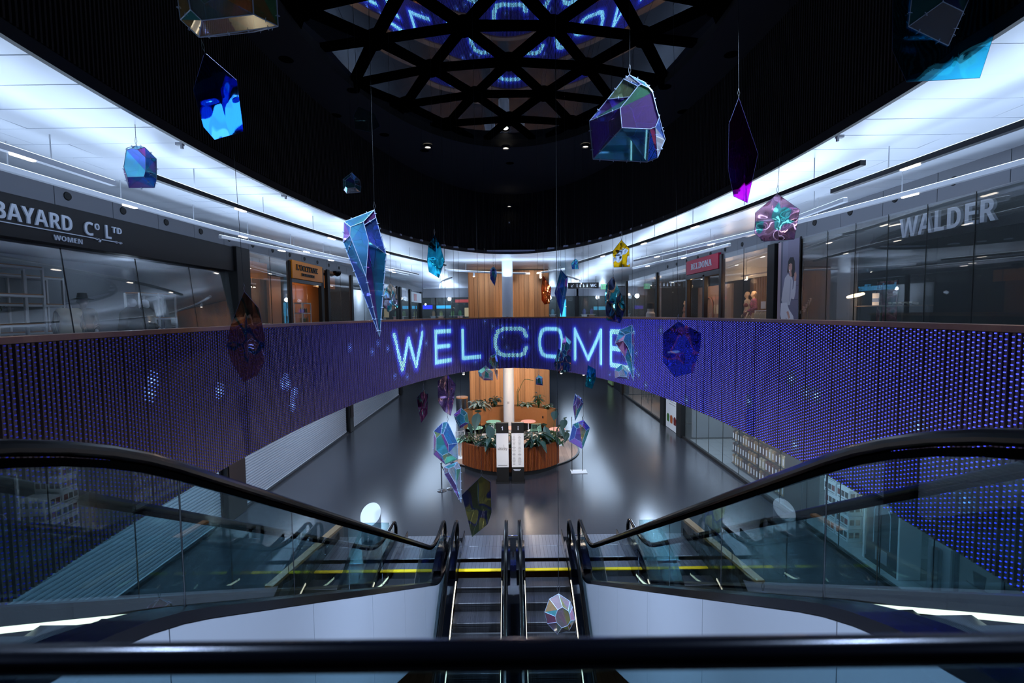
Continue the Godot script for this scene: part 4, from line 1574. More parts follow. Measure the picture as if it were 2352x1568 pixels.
	omni("soap_shop_lamp", V(-9.5, 0.9, 20.2), 0.15, WARM, 0.1)
	omni("fashion_lamp", V(-10.4, 1.2, 12.8), 0.35, COOL, 0.1)

	# the shops further along
	var p := thing("pale_shopfront", "pale glazed shopfront beyond the soap shop with black posts and a cyan name", "shopfront")
	panes(p, WL, [26.0, 28.0, 30.0, 32.0, 34.0, 36.0], U, 2.18)
	for d in [30.0, 36.0]:
		bx(p, "post", V(WL, 0.44, d), Vector3(0.14, 3.48, 0.25), mats["black"])
	fit_text(p, "letters", "hunkemöller", 0.42, 3.4, V(WL - 0.35, 1.55, 33.0), PI / 2, glow("cyan_sign", Color(0.15, 0.65, 0.9), 2.2), 0.05, true, true)
	var pw := MB.new()
	pw.box(V(-10.4, 0.2, 33.2), Vector3(0.1, 3.0, 6.4))
	pw.box(V(-10.6, 0.2, 27.0), Vector3(0.1, 3.0, 1.4))
	tag(obj(self, "pale_lining", pw, mats["white"]), "plain white wall behind the glass beyond the soap shop", "shop wall")
	omni("pale_shop_lamp", V(-9.7, 1.4, 32), 2.5, COOL, 0.1)
	var q := thing("far_left_shopfront", "far left dark shopfront with a small red and white sign and black posts", "shopfront")
	panes(q, WL, [37.0, 39.2, 41.4, 43.5], U, 2.18)
	bx(q, "sign_board", V(WL + 0.05, 1.55, 43.0), Vector3(0.1, 0.9, 4.6), mats["white"], 0.01)
	bx(q, "sign_mark", V(WL + 0.11, 1.55, 42.4), Vector3(0.02, 0.6, 1.1), mat("sign_red", Color(0.75, 0.2, 0.15), 0.5))
	for d in [37.0, 40.6, 45.6]:
		bx(q, "post", V(WL, 0.44, d), Vector3(0.2, 3.48, 0.5), mats["black"])
	omni("far_shop_lamp", V(-10.2, 1.2, 40), 2.0, COOL, 0.1)


func poster_tex() -> ImageTexture:
	# a woman in a cream suit leaning on a grey doorway, painted as flat print
	var w := 256
	var h := 832
	var im := Image.create(w, h, false, Image.FORMAT_RGB8)
	im.fill(Color(0.5, 0.47, 0.55))
	im.fill_rect(Rect2i(0, 0, 36, h), Color(0.72, 0.62, 0.65))
	im.fill_rect(Rect2i(36, 0, 22, h), Color(0.36, 0.35, 0.42))
	im.fill_rect(Rect2i(58, 0, 66, h), Color(0.54, 0.52, 0.6))
	for y in [330, 430, 690, 780]:
		im.fill_rect(Rect2i(150, y, 106, 5), Color(0.4, 0.38, 0.45))
	var shape := func(c: Color, pts: Array) -> void:
		var pa := PackedVector2Array()
		var lo := Vector2(w, h)
		var hi := Vector2.ZERO
		for q in pts:
			var v := Vector2(q[0], q[1])
			pa.append(v)
			lo = lo.min(v)
			hi = hi.max(v)
		for y in range(maxi(0, int(lo.y)), mini(h, int(hi.y) + 1)):
			for x in range(maxi(0, int(lo.x)), mini(w, int(hi.x) + 1)):
				if Geometry2D.is_point_in_polygon(Vector2(x, y), pa):
					im.set_pixel(x, y, c)
	var cream := Color(0.86, 0.83, 0.85)
	var fold := Color(0.74, 0.7, 0.75)
	shape.call(Color(0.12, 0.1, 0.13), [[128, 150], [150, 125], [190, 128], [206, 160], [212, 215], [205, 260], [180, 275], [165, 250], [150, 235], [118, 232], [122, 190]])
	shape.call(Color(0.84, 0.62, 0.55), [[136, 165], [158, 160], [176, 175], [176, 210], [160, 240], [140, 238], [134, 205]])
	shape.call(Color(0.84, 0.62, 0.55), [[150, 235], [168, 225], [176, 260], [150, 268]])
	shape.call(cream, [[90, 270], [130, 240], [150, 262], [178, 268], [190, 300], [185, 380], [160, 470], [70, 470], [52, 430], [72, 340]])
	shape.call(cream, [[205, 300], [228, 300], [224, 380], [208, 430], [178, 425], [168, 380], [196, 350]])
	shape.call(Color(0.84, 0.62, 0.55), [[205, 245], [224, 232], [232, 262], [222, 300], [204, 298]])
	shape.call(fold, [[160, 280], [172, 290], [160, 450], [150, 440]])
	shape.call(Color(0.95, 0.92, 0.94), [[46, 455], [120, 450], [150, 500], [204, 550], [214, 585], [176, 750], [128, 738], [148, 640], [120, 610], [108, 826], [72, 830], [70, 620], [40, 540]])
	shape.call(fold, [[118, 560], [140, 590], [112, 640], [104, 600]])
	shape.call(Color(0.84, 0.62, 0.55), [[120, 520], [142, 512], [168, 560], [150, 572]])
	shape.call(Color(0.84, 0.62, 0.55), [[80, 716], [98, 708], [106, 738], [92, 760]])
	shape.call(Color(0.93, 0.92, 0.95), [[50, 690], [76, 682], [84, 760], [70, 824], [52, 820]])
	shape.call(Color(0.95, 0.95, 0.95), [[141, 216], [156, 212], [152, 222], [143, 224]])
	shape.call(Color(0.2, 0.14, 0.14), [[139, 185], [150, 183], [150, 187], [140, 189]])
	shape.call(Color(0.12, 0.1, 0.13), [[134, 165], [150, 150], [178, 158], [180, 178], [160, 168], [138, 174]])
	im.generate_mipmaps()
	return ImageTexture.create_from_image(im)


func shops_above_right() -> void:
	bulkhead("wall_right_bulkhead", WR, 2.05, 1.2, 33.0, 1.33, 0.75)
	var wb := MB.new()
	for d in [3.2, 14.85, 26.4]:
		wb.box(V(11.2, 0.4, d), Vector3(5.6, 3.9, 0.1))
	wb.box(V(13.4, 0.4, 18), Vector3(0.2, 3.9, 36))
	struct("wall_right_shops", wb, mats["wall_dark"])
	var f := thing("shoe_shopfront", "tall dark glass shopfront with large silver letters at the right", "shopfront")
	panes(f, WR, [3.4, 4.4, 5.4, 6.4, 7.4, 8.4, 9.37, 10.33, 11.3, 12.3, 13.35], U, 2.05, "pane", "joint", "edge_dark")
	bx(f, "sill", V(WR, U + 0.05, 8.4), Vector3(0.1, 0.1, 10.0), mats["black"])
	fit_text(f, "letters", "WALDER", 0.4, 2.05, V(WR + 0.3, 1.73, 9.35), -PI / 2, mats["letter"], 0.06, true)
	bx(f, "letter_board", V(WR + 0.5, 1.75, 8.6), Vector3(0.05, 0.62, 9.0), mats["wall_dark"])
	var po := thing("poster", "tall poster of a dark haired woman in a cream suit", "poster", V(WR - 0.04, 0.4, 13.93))
	var pm := mat("poster_print", Color.WHITE, 0.5)
	pm.albedo_texture = poster_tex()
	var pq := MB.new()
	pq.prism(PackedVector2Array([Vector2(-0.52, -1.7), Vector2(0.52, -1.7), Vector2(0.52, 1.65), Vector2(-0.52, 1.65)]), 0.03, Transform3D(Basis(Vector3.UP, -PI / 2), Vector3.ZERO))
	obj(po, "print", pq, pm)
	var fr := MB.new()
	for e in [-0.54, 0.54]:
		fr.box(Vector3(0.012, -0.02, e), Vector3(0.03, 3.4, 0.02))
	obj(po, "frame", fr, mats["black"])
	bx(f, "post", V(WR, 0.38, 14.75), Vector3(0.25, 3.35, 0.4), mats["black"], 0.008)
	var gp := MB.new()
	gp.box(V(WR + 0.9, 0.1, 14.1), Vector3(0.08, 2.8, 1.1))
	gp.box(V(WR + 0.9, 0.1, 13.0), Vector3(0.08, 2.8, 1.05))
	tag(obj(self, "grey_screen", gp, mats["wall_grey"]), "grey upright panels behind the glass right of the poster", "screen")
	# things in the shoe shop
	var rl := thing("ring_lamp", "glowing ring lamp floating in the dark shoe shop", "lamp", V(8.75, 0.36, 12.0))
	var ring := []
	for k in 33:
		var a := TAU * k / 32.0
		ring.append(Vector3(0.17 * cos(a), 0.05 * cos(a), 0.17 * sin(a)))
	var rb := MB.new()
	rb.tube(ring, 0.022, 8)
	obj(rl, "ring", rb, glow("ring_glow", Color(1.0, 0.86, 0.66), 5.0))
	bx(rl, "stem", Vector3(0, 0.9, 0), Vector3(0.01, 1.7, 0.01), mats["black"])
	omni("ring_light", V(8.75, 0.22, 12.0), 0.15, WARM, 0.15)
	var sg := thing("table_sign", "small white sign with a blue band on a dark shop table", "sign", V(9.0, 0.1, 11.65))
	bx(sg, "board", Vector3(0, 0.15, 0), Vector3(0.012, 0.3, 0.22), mats["white"])
	bx(sg, "band", Vector3(-0.008, 0.13, 0), Vector3(0.006, 0.09, 0.21), mat("band_blue", Color(0.1, 0.4, 0.65), 0.5))
	var tb := thing("display_table", "dark display table in the shoe shop with shoes on it", "table", V(9.15, U, 11.35))
	bx(tb, "tabletop", Vector3(0, 1.38, 0), Vector3(0.7, 0.03, 1.5), mats["walnut"], 0.004)
	for e in [[-0.3, -0.7], [0.3, -0.7], [-0.3, 0.7], [0.3, 0.7]]:
		bx(tb, "leg", Vector3(e[0], 0.68, e[1]), Vector3(0.04, 1.36, 0.04), mats["black"])
	var sp := thing("poster", "dim pink poster deep inside the dark shoe shop", "poster", V(11.3, 0.2, 14.2))
	bx(sp, "print", Vector3.ZERO, Vector3(0.03, 1.3, 0.75), tri_tex(mat("pink_print", Color.WHITE, 0.6), noise_tex(51, 0.02, [[0.0, Color(0.3, 0.03, 0.1)], [0.5, Color(0.6, 0.15, 0.3)], [0.65, Color(0.85, 0.5, 0.55)], [1.0, Color(0.25, 0.03, 0.1)]], 128), Vector3(1, 1, 1)))
	bx(sp, "frame", Vector3(0.02, 0, 0), Vector3(0.02, 1.36, 0.81), mats["black"])
	var orc := thing("orchid", "white orchid beside the poster behind the shoe shop glass", "orchid", V(8.75, U + 0.85, 13.95))
	var ob := MB.new()
	rng.seed = 61
	for k in 7:
		var c := Vector3(rng.randf_range(-0.1, 0.1), 0.75 - 0.06 * k, 0.1 - 0.05 * k)
		for j in 5:
			var a := TAU * j / 5.0
			leaf_blade(ob, c, Vector3(-0.5, sin(a), cos(a)), 0.075, 0.035, 0.0)
	var oo := obj(orc, "blossom", ob, mats["white"])
	oo.set_meta("kind", "stuff")
	var os := MB.new()
	os.tube([Vector3(0, 0, 0), Vector3(0, 0.5, 0.02), Vector3(0, 0.78, 0.1)], 0.008, 6)
	obj(orc, "stem", os, mats["stem"])
	var op := MB.new()
	op.lathe(Vector3(0, -0.15, 0), [Vector2(0, 0), Vector2(0.06, 0), Vector2(0.09, 0.16), Vector2(0, 0.15)], 14)
	obj(orc, "pot", op, mats["white"])
	bx(orc, "plinth", Vector3(0, -0.5, 0), Vector3(0.3, 0.7, 0.3), mats["wall_grey"])
	for k in 5:
		var sh := thing("shoe", ORD[k] + " pale shoe from the right on the dark shoe shop table", "shoe", V(9.1, 0.12, 10.75 + 0.15 * k), 0.4, "shoes on the shop table")
		var sb := MB.new()
		sb.sweep([Vector3(0, 0.03, 0), Vector3(0.08, 0.03, 0), Vector3(0.18, 0.02, 0), Vector3(0.25, 0.012, 0)], PackedVector2Array([Vector2(-0.035, -0.02), Vector2(0.035, -0.02), Vector2(0.03, 0.03), Vector2(-0.03, 0.03)]), Vector3(0, 0, 1))
		obj(sh, "upper", sb, mats["cream_quilt"])
		bx(sh, "heel", Vector3(0.02, -0.01, 0), Vector3(0.04, 0.05, 0.05), mats["black"])

	# lingerie shop with crimson sign
	var l := thing("lingerie_shopfront", "brown framed shopfront with a crimson sign above its door", "shopfront")
	panes(l, WR, [15.0, 16.7, 18.3], U, 2.2)
	panes(l, WR, [22.05, 24.0, 26.3], U, 2.2)
	bx(l, "sign_board", V(WR - 0.05, 1.98, 20.2), Vector3(0.12, 0.62, 3.35), mats["crimson"], 0.008)
	fit_text(l, "letters", "BELDONA", 0.26, 2.2, V(WR - 0.12, 1.98, 20.2), -PI / 2, mats["letter"], 0.02, true, true)
	bx(l, "header", V(WR, 1.56, 20.2), Vector3(0.16, 0.2, 3.4), mats["frame_brown"], 0.005)
	for d in [18.4, 20.0, 21.95]:
		bx(l, "post", V(WR, 0.12 if d > 19 and d < 21 else 0.45, d), Vector3(0.16, 2.86 if d > 19 and d < 21 else 3.5, 0.2), mats["frame_brown"], 0.006)
	for k in 2:
		bx(l, "door_leaf", V(WR + 0.05, 0.1, 19.2 + 1.75 * k), Vector3(0.02, 2.75, 1.4), mats["shop_glass"])
	var dp := MB.new()
	for k in 26:
		dp.lathe(V(10.5, U, 15.2 + k * 0.2), [Vector2(0.13, 0), Vector2(0.12, 2.7)], 6, PI * 0.5, PI * 1.5)
	dp.box(V(10.55, 0.1, 17.8), Vector3(0.05, 2.8, 5.2))
	var cur := obj(self, "brown_curtain", dp, mats["drape_brown"])
	tag(cur, "brown pleated curtain behind the two lingerie mannequins", "curtain", "", "")
	var up := MB.new()
	up.box(V(10.3, 1.85, 19.0), Vector3(0.1, 0.9, 8.0))
	up.box(V(11.2, 2.34, 19.0), Vector3(4.0, 0.05, 10.0))
	tag(obj(self, "shop_header", up, mats["white"]), "white header wall and ceiling above the curtain of the lingerie shop", "shop wall")
	var nd := MB.new()
	nd.box(V(10.4, 0.0, 24.2), Vector3(0.1, 2.6, 4.0))
	tag(obj(self, "beige_niche_wall", nd, mat("beige", Color(0.62, 0.5, 0.42), 0.7)), "beige wall with an arch at the left of the lingerie shop", "shop wall")
	var ar := MB.new()
	var arch := []
	for k in 13:
		var a := PI * k / 12.0
		arch.append(V(10.3, 0.1 + 0.62 * sin(a), 24.6 + 0.5 * cos(a)))
	arch.insert(0, V(10.3, U, 25.1))
	arch.append(V(10.3, U, 24.1))
	ar.tube(arch, 0.05, 8)
	tag(obj(self, "arch_trim", ar, mat("tan", Color(0.62, 0.42, 0.32), 0.6)), "tan arch moulding on the beige wall of the lingerie shop", "arch")
	var lace := mat("lace_red", Color(0.42, 0.03, 0.06), 0.6)
	var ga := doll("bald beige mannequin in red underwear in the lingerie shop window", V(9.35, U + 0.28, 18.7), -1.7, "skin_doll", 0, [["bra", ["bust"], 0.008, lace], ["briefs", ["briefs"], 0.012, lace]])
	var gb := doll("bald beige mannequin in a purple patterned blouse beside the red underwear one", V(9.25, U + 0.28, 18.0), -1.9, "skin_doll", 1, [["blouse", ["torso", "arms"], 0.022, mat("print_purple", Color.WHITE, 0.7)]])
	tri_tex(mats["print_purple"], noise_tex(71, 0.05, [[0.0, Color(0.2, 0.06, 0.25)], [0.45, Color(0.35, 0.12, 0.38)], [0.6, Color(0.75, 0.3, 0.42)], [1.0, Color(0.2, 0.08, 0.3)]], 128), Vector3(2.5, 2.5, 2.5))
	doll("beige mannequin in a tan slip beside the arch, left of the crimson sign", V(9.3, U + 0.1, 25.2), -1.6, "skin_doll", 0, [["slip", ["torso", "hem"], 0.012, mats["tan"]]])
	for g in [[9.3, 18.35, 1.0, 1.6, 0.28], [9.3, 25.2, 0.7, 0.7, 0.1]]:
		var pl := thing("plinth", ["low white plinth under the two lingerie mannequins", "low plinth under the mannequin in the tan slip"][0 if g[1] < 20 else 1], "plinth", V(g[0], U, g[1]))
		bx(pl, "block", Vector3(0, g[4] * 0.5, 0), Vector3(g[2], g[4] - 0.004, g[3]), mats["white"], 0.01)
		bx(pl, "toe_recess", Vector3(0, 0.02, 0), Vector3(g[2] - 0.06, 0.04, g[3] - 0.06), mats["black"])
	var rk := thing("garment_rack", "pale rack of white lace garments with a small sign, right of the mannequins", "rack", V(9.0, U, 16.85))
	for e in [-0.55, 0.55]:
		bx(rk, "upright", Vector3(0, 0.65, e), Vector3(0.035, 1.3, 0.035), mats["white"])
	bx(rk, "top_bar", Vector3(0, 1.3, 0), Vector3(0.035, 0.035, 1.12), mats["white"])
	bx(rk, "sign", Vector3(0, 1.5, 0.0), Vector3(0.02, 0.26, 0.3), mats["white"])
	bx(rk, "sign_stem", Vector3(0, 1.34, 0), Vector3(0.015, 0.1, 0.015), mats["steel"])
	for k in 8:
		var gm := MB.new()
		var gx := []
		for j in 9:
			gx.append(Vector2(-0.12 + 0.03 * j, 0.03 * sin(j * 2.1 + k)))
		gm.lathe(Vector3.ZERO, [Vector2(0.03, 0.0), Vector2(0.1, -0.1), Vector2(0.13, -0.42), Vector2(0.11, -0.44)], 12)
		var go := thing("garment", ORD[k] + " white lace garment from the right on the pale lingerie rack", "garment", V(9.0, U + 1.27, 16.42 + 0.12 * k), 0.0, "white garments on the rack")
		put(go, "cloth", gm.done(), mats["cream_quilt"], Transform3D(Basis.from_scale(Vector3(1.2, 1, 0.4)), Vector3.ZERO))
		bx(go, "hook", Vector3(0, 0.015, 0), Vector3(0.012, 0.06, 0.012), mats["steel"])
	var bt := thing("shop_track", "spot track with two lit heads above the lingerie mannequins", "track light", V(9.0, 1.35, 16.9))
	bx(bt, "profile", Vector3.ZERO, Vector3(0.05, 0.05, 3.2), mats["track_grey"])
	for e in [1.5, -1.2]:
		bx(bt, "spot_head", Vector3(0, -0.1, e), Vector3(0.08, 0.13, 0.08), mats["white"], 0.01)
		bx(bt, "lens", Vector3(-0.03, -0.17, e), Vector3(0.07, 0.012, 0.07), mats["lamp_glow"])
	for e in [-1.2, 1.2]:
		bx(bt, "hanger", Vector3(0, 0.45, e), Vector3(0.012, 0.9, 0.012), mats["track_grey"])
	omni("lingerie_lamp", V(9.0, 1.1, 17.6), 0.9, WARM, 0.1)
	omni("lingerie_lamp", V(9.4, 1.1, 20.6), 0.7, WARM, 0.1)
	omni("lingerie_lamp", V(9.2, 1.3, 24.3), 0.9, WARM, 0.1)
	# beyond: timber wall behind glass
	var c := thing("corner_shopfront", "glazed corner shop with ribbed timber walls beyond the lingerie shop", "shopfront")
	panes(c, WR, [26.6, 29.0, 31.4, 33.6], U, 2.2)
	for d in [26.5, 33.6]:
		bx(c, "post", V(WR, 0.45, d), Vector3(0.16, 3.5, 0.28), mats["black"], 0.006)
	bx(c, "end_pane", V(9.5, 0.45, 33.7), Vector3(2.5, 3.5, 0.012), mats["shop_glass"])
	var cw := MB.new()
	cw.box(V(10.3, 0.4, 30.0), Vector3(0.1, 3.4, 6.8))
	tag(obj(self, "timber_lining", cw, mats["oak"]), "ribbed pale timber wall inside the corner shop", "shop wall")
	omni("corner_lamp", V(9.3, 1.4, 30), 1.6, WARM, 0.1)
	var bo := thing("soap_bottle", "large white pump bottle display in the corner shop window", "bottle", V(8.9, U, 30.2))
	var bb := MB.new()
	bb.lathe(Vector3.ZERO, [Vector2(0, 0), Vector2(0.28, 0), Vector2(0.28, 1.2), Vector2(0.2, 1.32), Vector2(0.2, 1.5)], 18)
	obj(bo, "body", bb, mats["white"])
	var bc := MB.new()
	bc.lathe(Vector3.ZERO, [Vector2(0.22, 1.5), Vector2(0.22, 1.85), Vector2(0, 1.9)], 18)
	obj(bo, "cap", bc, mats["wall_dark"])
	bx(bo, "label_band", Vector3(0, 0.8, 0), Vector3(0.58, 0.3, 0.58), mats["wall_grey"])


func far_end() -> void:
	# timber lift core, clad in upright boards, on both floors
	var core := Node3D.new()
	core.name = "wall_core"
	add_child(core)
	core.set_meta("kind", "structure")
	var cb := MB.new()
	cb.box(V(-0.17, (C + G) * 0.5, 29.6), Vector3(4.7, C - G, 3.0))
	obj(core, "core_body", cb, mats["black"])
	rng.seed = 31
	var shades := []
	for k in 4:
		var m: StandardMaterial3D = mats["oak"].duplicate()
		m.albedo_color = Color(1, 1, 1).darkened(0.03 + 0.05 * k)
		m.uv1_offset = Vector3(0.13 * k, 0.3 * k, 0)
		shades.append(m)
	for lv in [[U, C - 0.05], [G + 0.14, -2.32]]:
		for k in 16:
			bx(core, "board", V(-2.52 + 0.15 + 0.2965 * k, (lv[0] + lv[1]) * 0.5, 28.05), Vector3(0.288, lv[1] - lv[0], 0.05), shades[rng.randi() % 4], 0.004)
		for s in [-2.545, 2.205]:
			for k in 9:
				bx(core, "board", V(s, (lv[0] + lv[1]) * 0.5, 28.25 + 0.33 * k), Vector3(0.05, lv[1] - lv[0], 0.322), shades[rng.randi() % 4], 0.004)
	# white column standing in the cafe and running up to the ceiling
	var pb := MB.new()
	pb.lathe(V(-0.2, G, 23.6), [Vector2(0.27, 0), Vector2(0.27, C - G)], 40)
	struct("column_white", pb, mats["white"])
	for h in [1.1, -3.15]:
		bx(self, "column_socket", V(-0.22, h - 1.3, 23.32), Vector3(0.1, 0.12, 0.03), mats["track_grey"], 0.006)
		tag(get_child(get_child_count() - 1), ["small grey socket plate on the white column above the balustrade", "small grey socket plate on the white column below the balustrade"][0 if h > 0 else 1], "socket")
	# shop row closing the corridors at the far end
	var rw := [[-13.0, -9.6, "far end shopfront at the left with a dark interior and blue screens"], [-9.4, -2.6, "wide far end shopfront left of the timber core"], [2.6, 6.6, "far end shopfront with a lit cyan banner right of the timber core"], [6.8, 12.8, "far end black framed shopfront at the end of the right corridor"]]
	for r in rw:
		var t := thing("far_shopfront", r[2], "shopfront")
		var n := maxi(2, int((r[1] - r[0]) / 1.7))
		var w: float = (r[1] - r[0]) / n
		for k in n:
			bx(t, "pane", V(r[0] + w * (k + 0.5), 0.2, 48.0), Vector3(w - 0.06, 3.0, 0.012), mats["shop_glass"])
			bx(t, "post", V(r[0] + w * k, 0.2, 48.0), Vector3(0.08, 3.0, 0.1), mats["black"])
		bx(t, "fascia", V((r[0] + r[1]) * 0.5, 2.15, 48.0), Vector3(r[1] - r[0], 0.9, 0.2), mats["bulkhead"])
		bx(t, "end_post", V(r[1], 0.2, 48.0), Vector3(0.3, 3.0, 0.3), mats["black"])
	var signs := [[-9.0, 0.75, 1.7, 0.4, Color(0.05, 0.15, 0.9), 1.5, "blue lit screen in the far shop left of the core"], [-7.0, 0.75, 1.5, 0.32, Color(0.05, 0.6, 0.85), 1.5, "cyan lit screen in the far shop left of the core"], [-5.0, 1.35, 1.6, 0.3, Color(0.7, 0.15, 0.1), 0.8, "dim red sign above the far shop left of the core"], [-4.6, 0.2, 0.5, 0.9, Color(0.8, 0.75, 0.6), 0.6, "pale lit panel in the far shop nearest the core"], [5.3, 0.1, 0.6, 2.6, Color(0.2, 0.7, 0.95), 2.2, "bright cyan upright light panel in the far right shop"], [3.3, 0.5, 0.9, 0.35, Color(0.2, 0.1, 0.7), 1.0, "violet lit screen just right of the timber core"], [9.2, 0.45, 1.5, 0.35, Color(0.15, 0.5, 0.65), 1.0, "dim turquoise screen in the black framed far shop"]]
	for s in signs:
		var t := thing("lit_sign", s[6], "sign", V(s[0], s[1], 48.6))
		bx(t, "face", Vector3(0, 0, 0.03), Vector3(s[2], s[3], 0.03), glow("sign_%d" % int(s[0] * 10), s[4], s[5], Color(0.05, 0.05, 0.05)))
		bx(t, "hanger", Vector3(0, (C - s[1] + s[3] * 0.5) * 0.5, -0.02), Vector3(0.03, C - s[1] - s[3] * 0.5, 0.03), mats["black"])
		bx(t, "case", Vector3(0, 0, -0.02), Vector3(s[2] + 0.06, s[3] + 0.06, 0.08), mats["black"], 0.01)
	for k in 10:
		var x: float = [-11.6, -8.2, -7.4, -6.2, -5.4, -4.0, 4.3, 7.6, 8.4, 10.5][k]
		var t := thing("display_stand", ["white", "grey", "timber", "dark", "pink", "white", "grey", "white", "tan", "dark"][k] + " display stand in the far shops, " + ["at the far left end", "below the blue screen", "below the cyan screen", "right of the cyan screen", "under the dim red sign", "nearest the timber core", "beside the cyan light panel", "left in the black framed shop", "in the middle of the black framed shop", "right in the black framed shop"][k], "stand", V(x, U, 49.4))
		var m: Material = [mats["white"], mats["wall_grey"], mats["oak"], mats["graphite"], mats["pink"], mats["white"], mats["wall_grey"], mats["white"], mats["tan"], mats["graphite"]][k]
		bx(t, "pedestal", Vector3(0, 0.55, 0), Vector3(0.5, 1.1, 0.5), m, 0.01)
		bx(t, "shelf_top", Vector3(0, 1.12, 0), Vector3(0.7, 0.04, 0.6), mats["white"], 0.006)
		var gb := MB.new()
		gb.lathe(Vector3(0, 1.14, 0), [Vector2(0, 0), Vector2(0.16, 0), Vector2(0.2, 0.3), Vector2(0.1, 0.55), Vector2(0.0, 0.58)], 12)
		obj(t, "wares", gb, mat("wares%d" % k, Color.from_hsv(0.09 * k, 0.5, 0.6), 0.5))
	for x in [-10.5, -6.5, 4.0, 9.0]:
		omni("far_lamp", V(x, 1.6, 46.6), 3.0, COOL, 0.2)
	# hanging toilet sign
	var w := thing("hanging_sign", "black hanging sign with an arrow, toilet figures and the letters WC", "sign", V(5.18, 1.95, 34.0))
	bx(w, "board", Vector3.ZERO, Vector3(2.2, 0.42, 0.12), mats["black"], 0.01)
	for e in [-0.9, 0.9]:
		bx(w, "hanger", Vector3(e, 0.42, 0), Vector3(0.03, 0.5, 0.03), mats["black"])
	text(w, "letters", "WC", 0.2, Vector3(0.72, 0, 0.065), 0.0, mats["letter"], 0.01)
	var ab := MB.new()
	ab.box(Vector3(-0.8, 0.0, 0.065), Vector3(0.26, 0.035, 0.01), Basis(Vector3(0, 0, 1), PI / 4))
	ab.box(Vector3(-0.89, -0.02, 0.065), Vector3(0.035, 0.16, 0.01))
	ab.box(Vector3(-0.83, -0.09, 0.065), Vector3(0.16, 0.035, 0.01))
	obj(w, "arrow", ab, mats["letter"])
	for k in 4:
		var fb := MB.new()
		var x: float = [-0.46, -0.24, 0.0, 0.26][k]
		var hc := PackedVector2Array()
		for j in 12:
			hc.append(Vector2(x + 0.03 * cos(TAU * j / 12.0), 0.09 + 0.03 * sin(TAU * j / 12.0)))
		fb.prism(hc, 0.01, Transform3D(Basis.IDENTITY, Vector3(0, 0, 0.066)))
		var tri := PackedVector2Array([Vector2(x - 0.02, 0.05), Vector2(x + 0.02, 0.05), Vector2(x + [0.03, 0.055, 0.07, 0.05][k], -0.05), Vector2(x + 0.015, -0.12), Vector2(x - 0.015, -0.12), Vector2(x - [0.03, 0.055, 0.03, 0.05][k], -0.05)])
		fb.prism(tri, 0.01, Transform3D(Basis.IDENTITY, Vector3(0, 0, 0.066)))
		obj(w, "pictogram", fb, mats["letter"])
	var ex := thing("exit_sign", "green lit emergency exit sign right of the black toilet sign", "sign", V(6.65, 1.85, 34.0))
	bx(ex, "face", Vector3(0, 0, 0.02), Vector3(0.42, 0.36, 0.02), mats["exit_green"])
	bx(ex, "case", Vector3(0, 0, -0.02), Vector3(0.46, 0.4, 0.06), mats["white"], 0.006)
	bx(ex, "hanger", Vector3(0, 0.45, 0), Vector3(0.02, 0.5, 0.02), mats["track_grey"])
	var rb := MB.new()
	rb.box(Vector3(-0.1, 0.03, 0.034), Vector3(0.06, 0.18, 0.008), Basis(Vector3(0, 0, 1), 0.3))
	rb.box(Vector3(-0.12, -0.1, 0.034), Vector3(0.04, 0.13, 0.008), Basis(Vector3(0, 0, 1), -0.6))
	rb.box(Vector3(0.1, 0.0, 0.034), Vector3(0.12, 0.04, 0.008))
	rb.box(Vector3(0.15, 0.0, 0.034), Vector3(0.04, 0.11, 0.008))
	obj(ex, "pictogram", rb, mats["white"])


func shutter(label: String, d0: float, d1: float) -> void:
	var t := thing("roller_shutter", label, "shutter")
	var prof := MB.new()
	var w := d1 - d0
	var sec := PackedVector2Array([Vector2(0, 0), Vector2(0.014, 0.012), Vector2(0.02, 0.045), Vector2(0.014, 0.078), Vector2(0, 0.086), Vector2(-0.01, 0.086), Vector2(-0.01, 0)])
	prof.prism(sec, w - 0.02, Transform3D.IDENTITY)
	var m := prof.done()
	for k in 40:
		put(t, "slat", m, mats["shutter_grey"], Transform3D(Basis.IDENTITY, V(-8.5, G + 0.1 + 0.09 * k, (d0 + d1) * 0.5)))
	bx(t, "bottom_bar", V(-8.49, G + 0.05, (d0 + d1) * 0.5), Vector3(0.05, 0.1, w), mats["track_grey"], 0.005)
	for e in [d0 + 0.02, d1 - 0.02]:
		bx(t, "guide", V(-8.47, G + 1.85, e), Vector3(0.08, 3.7, 0.06), mats["dark_metal"])


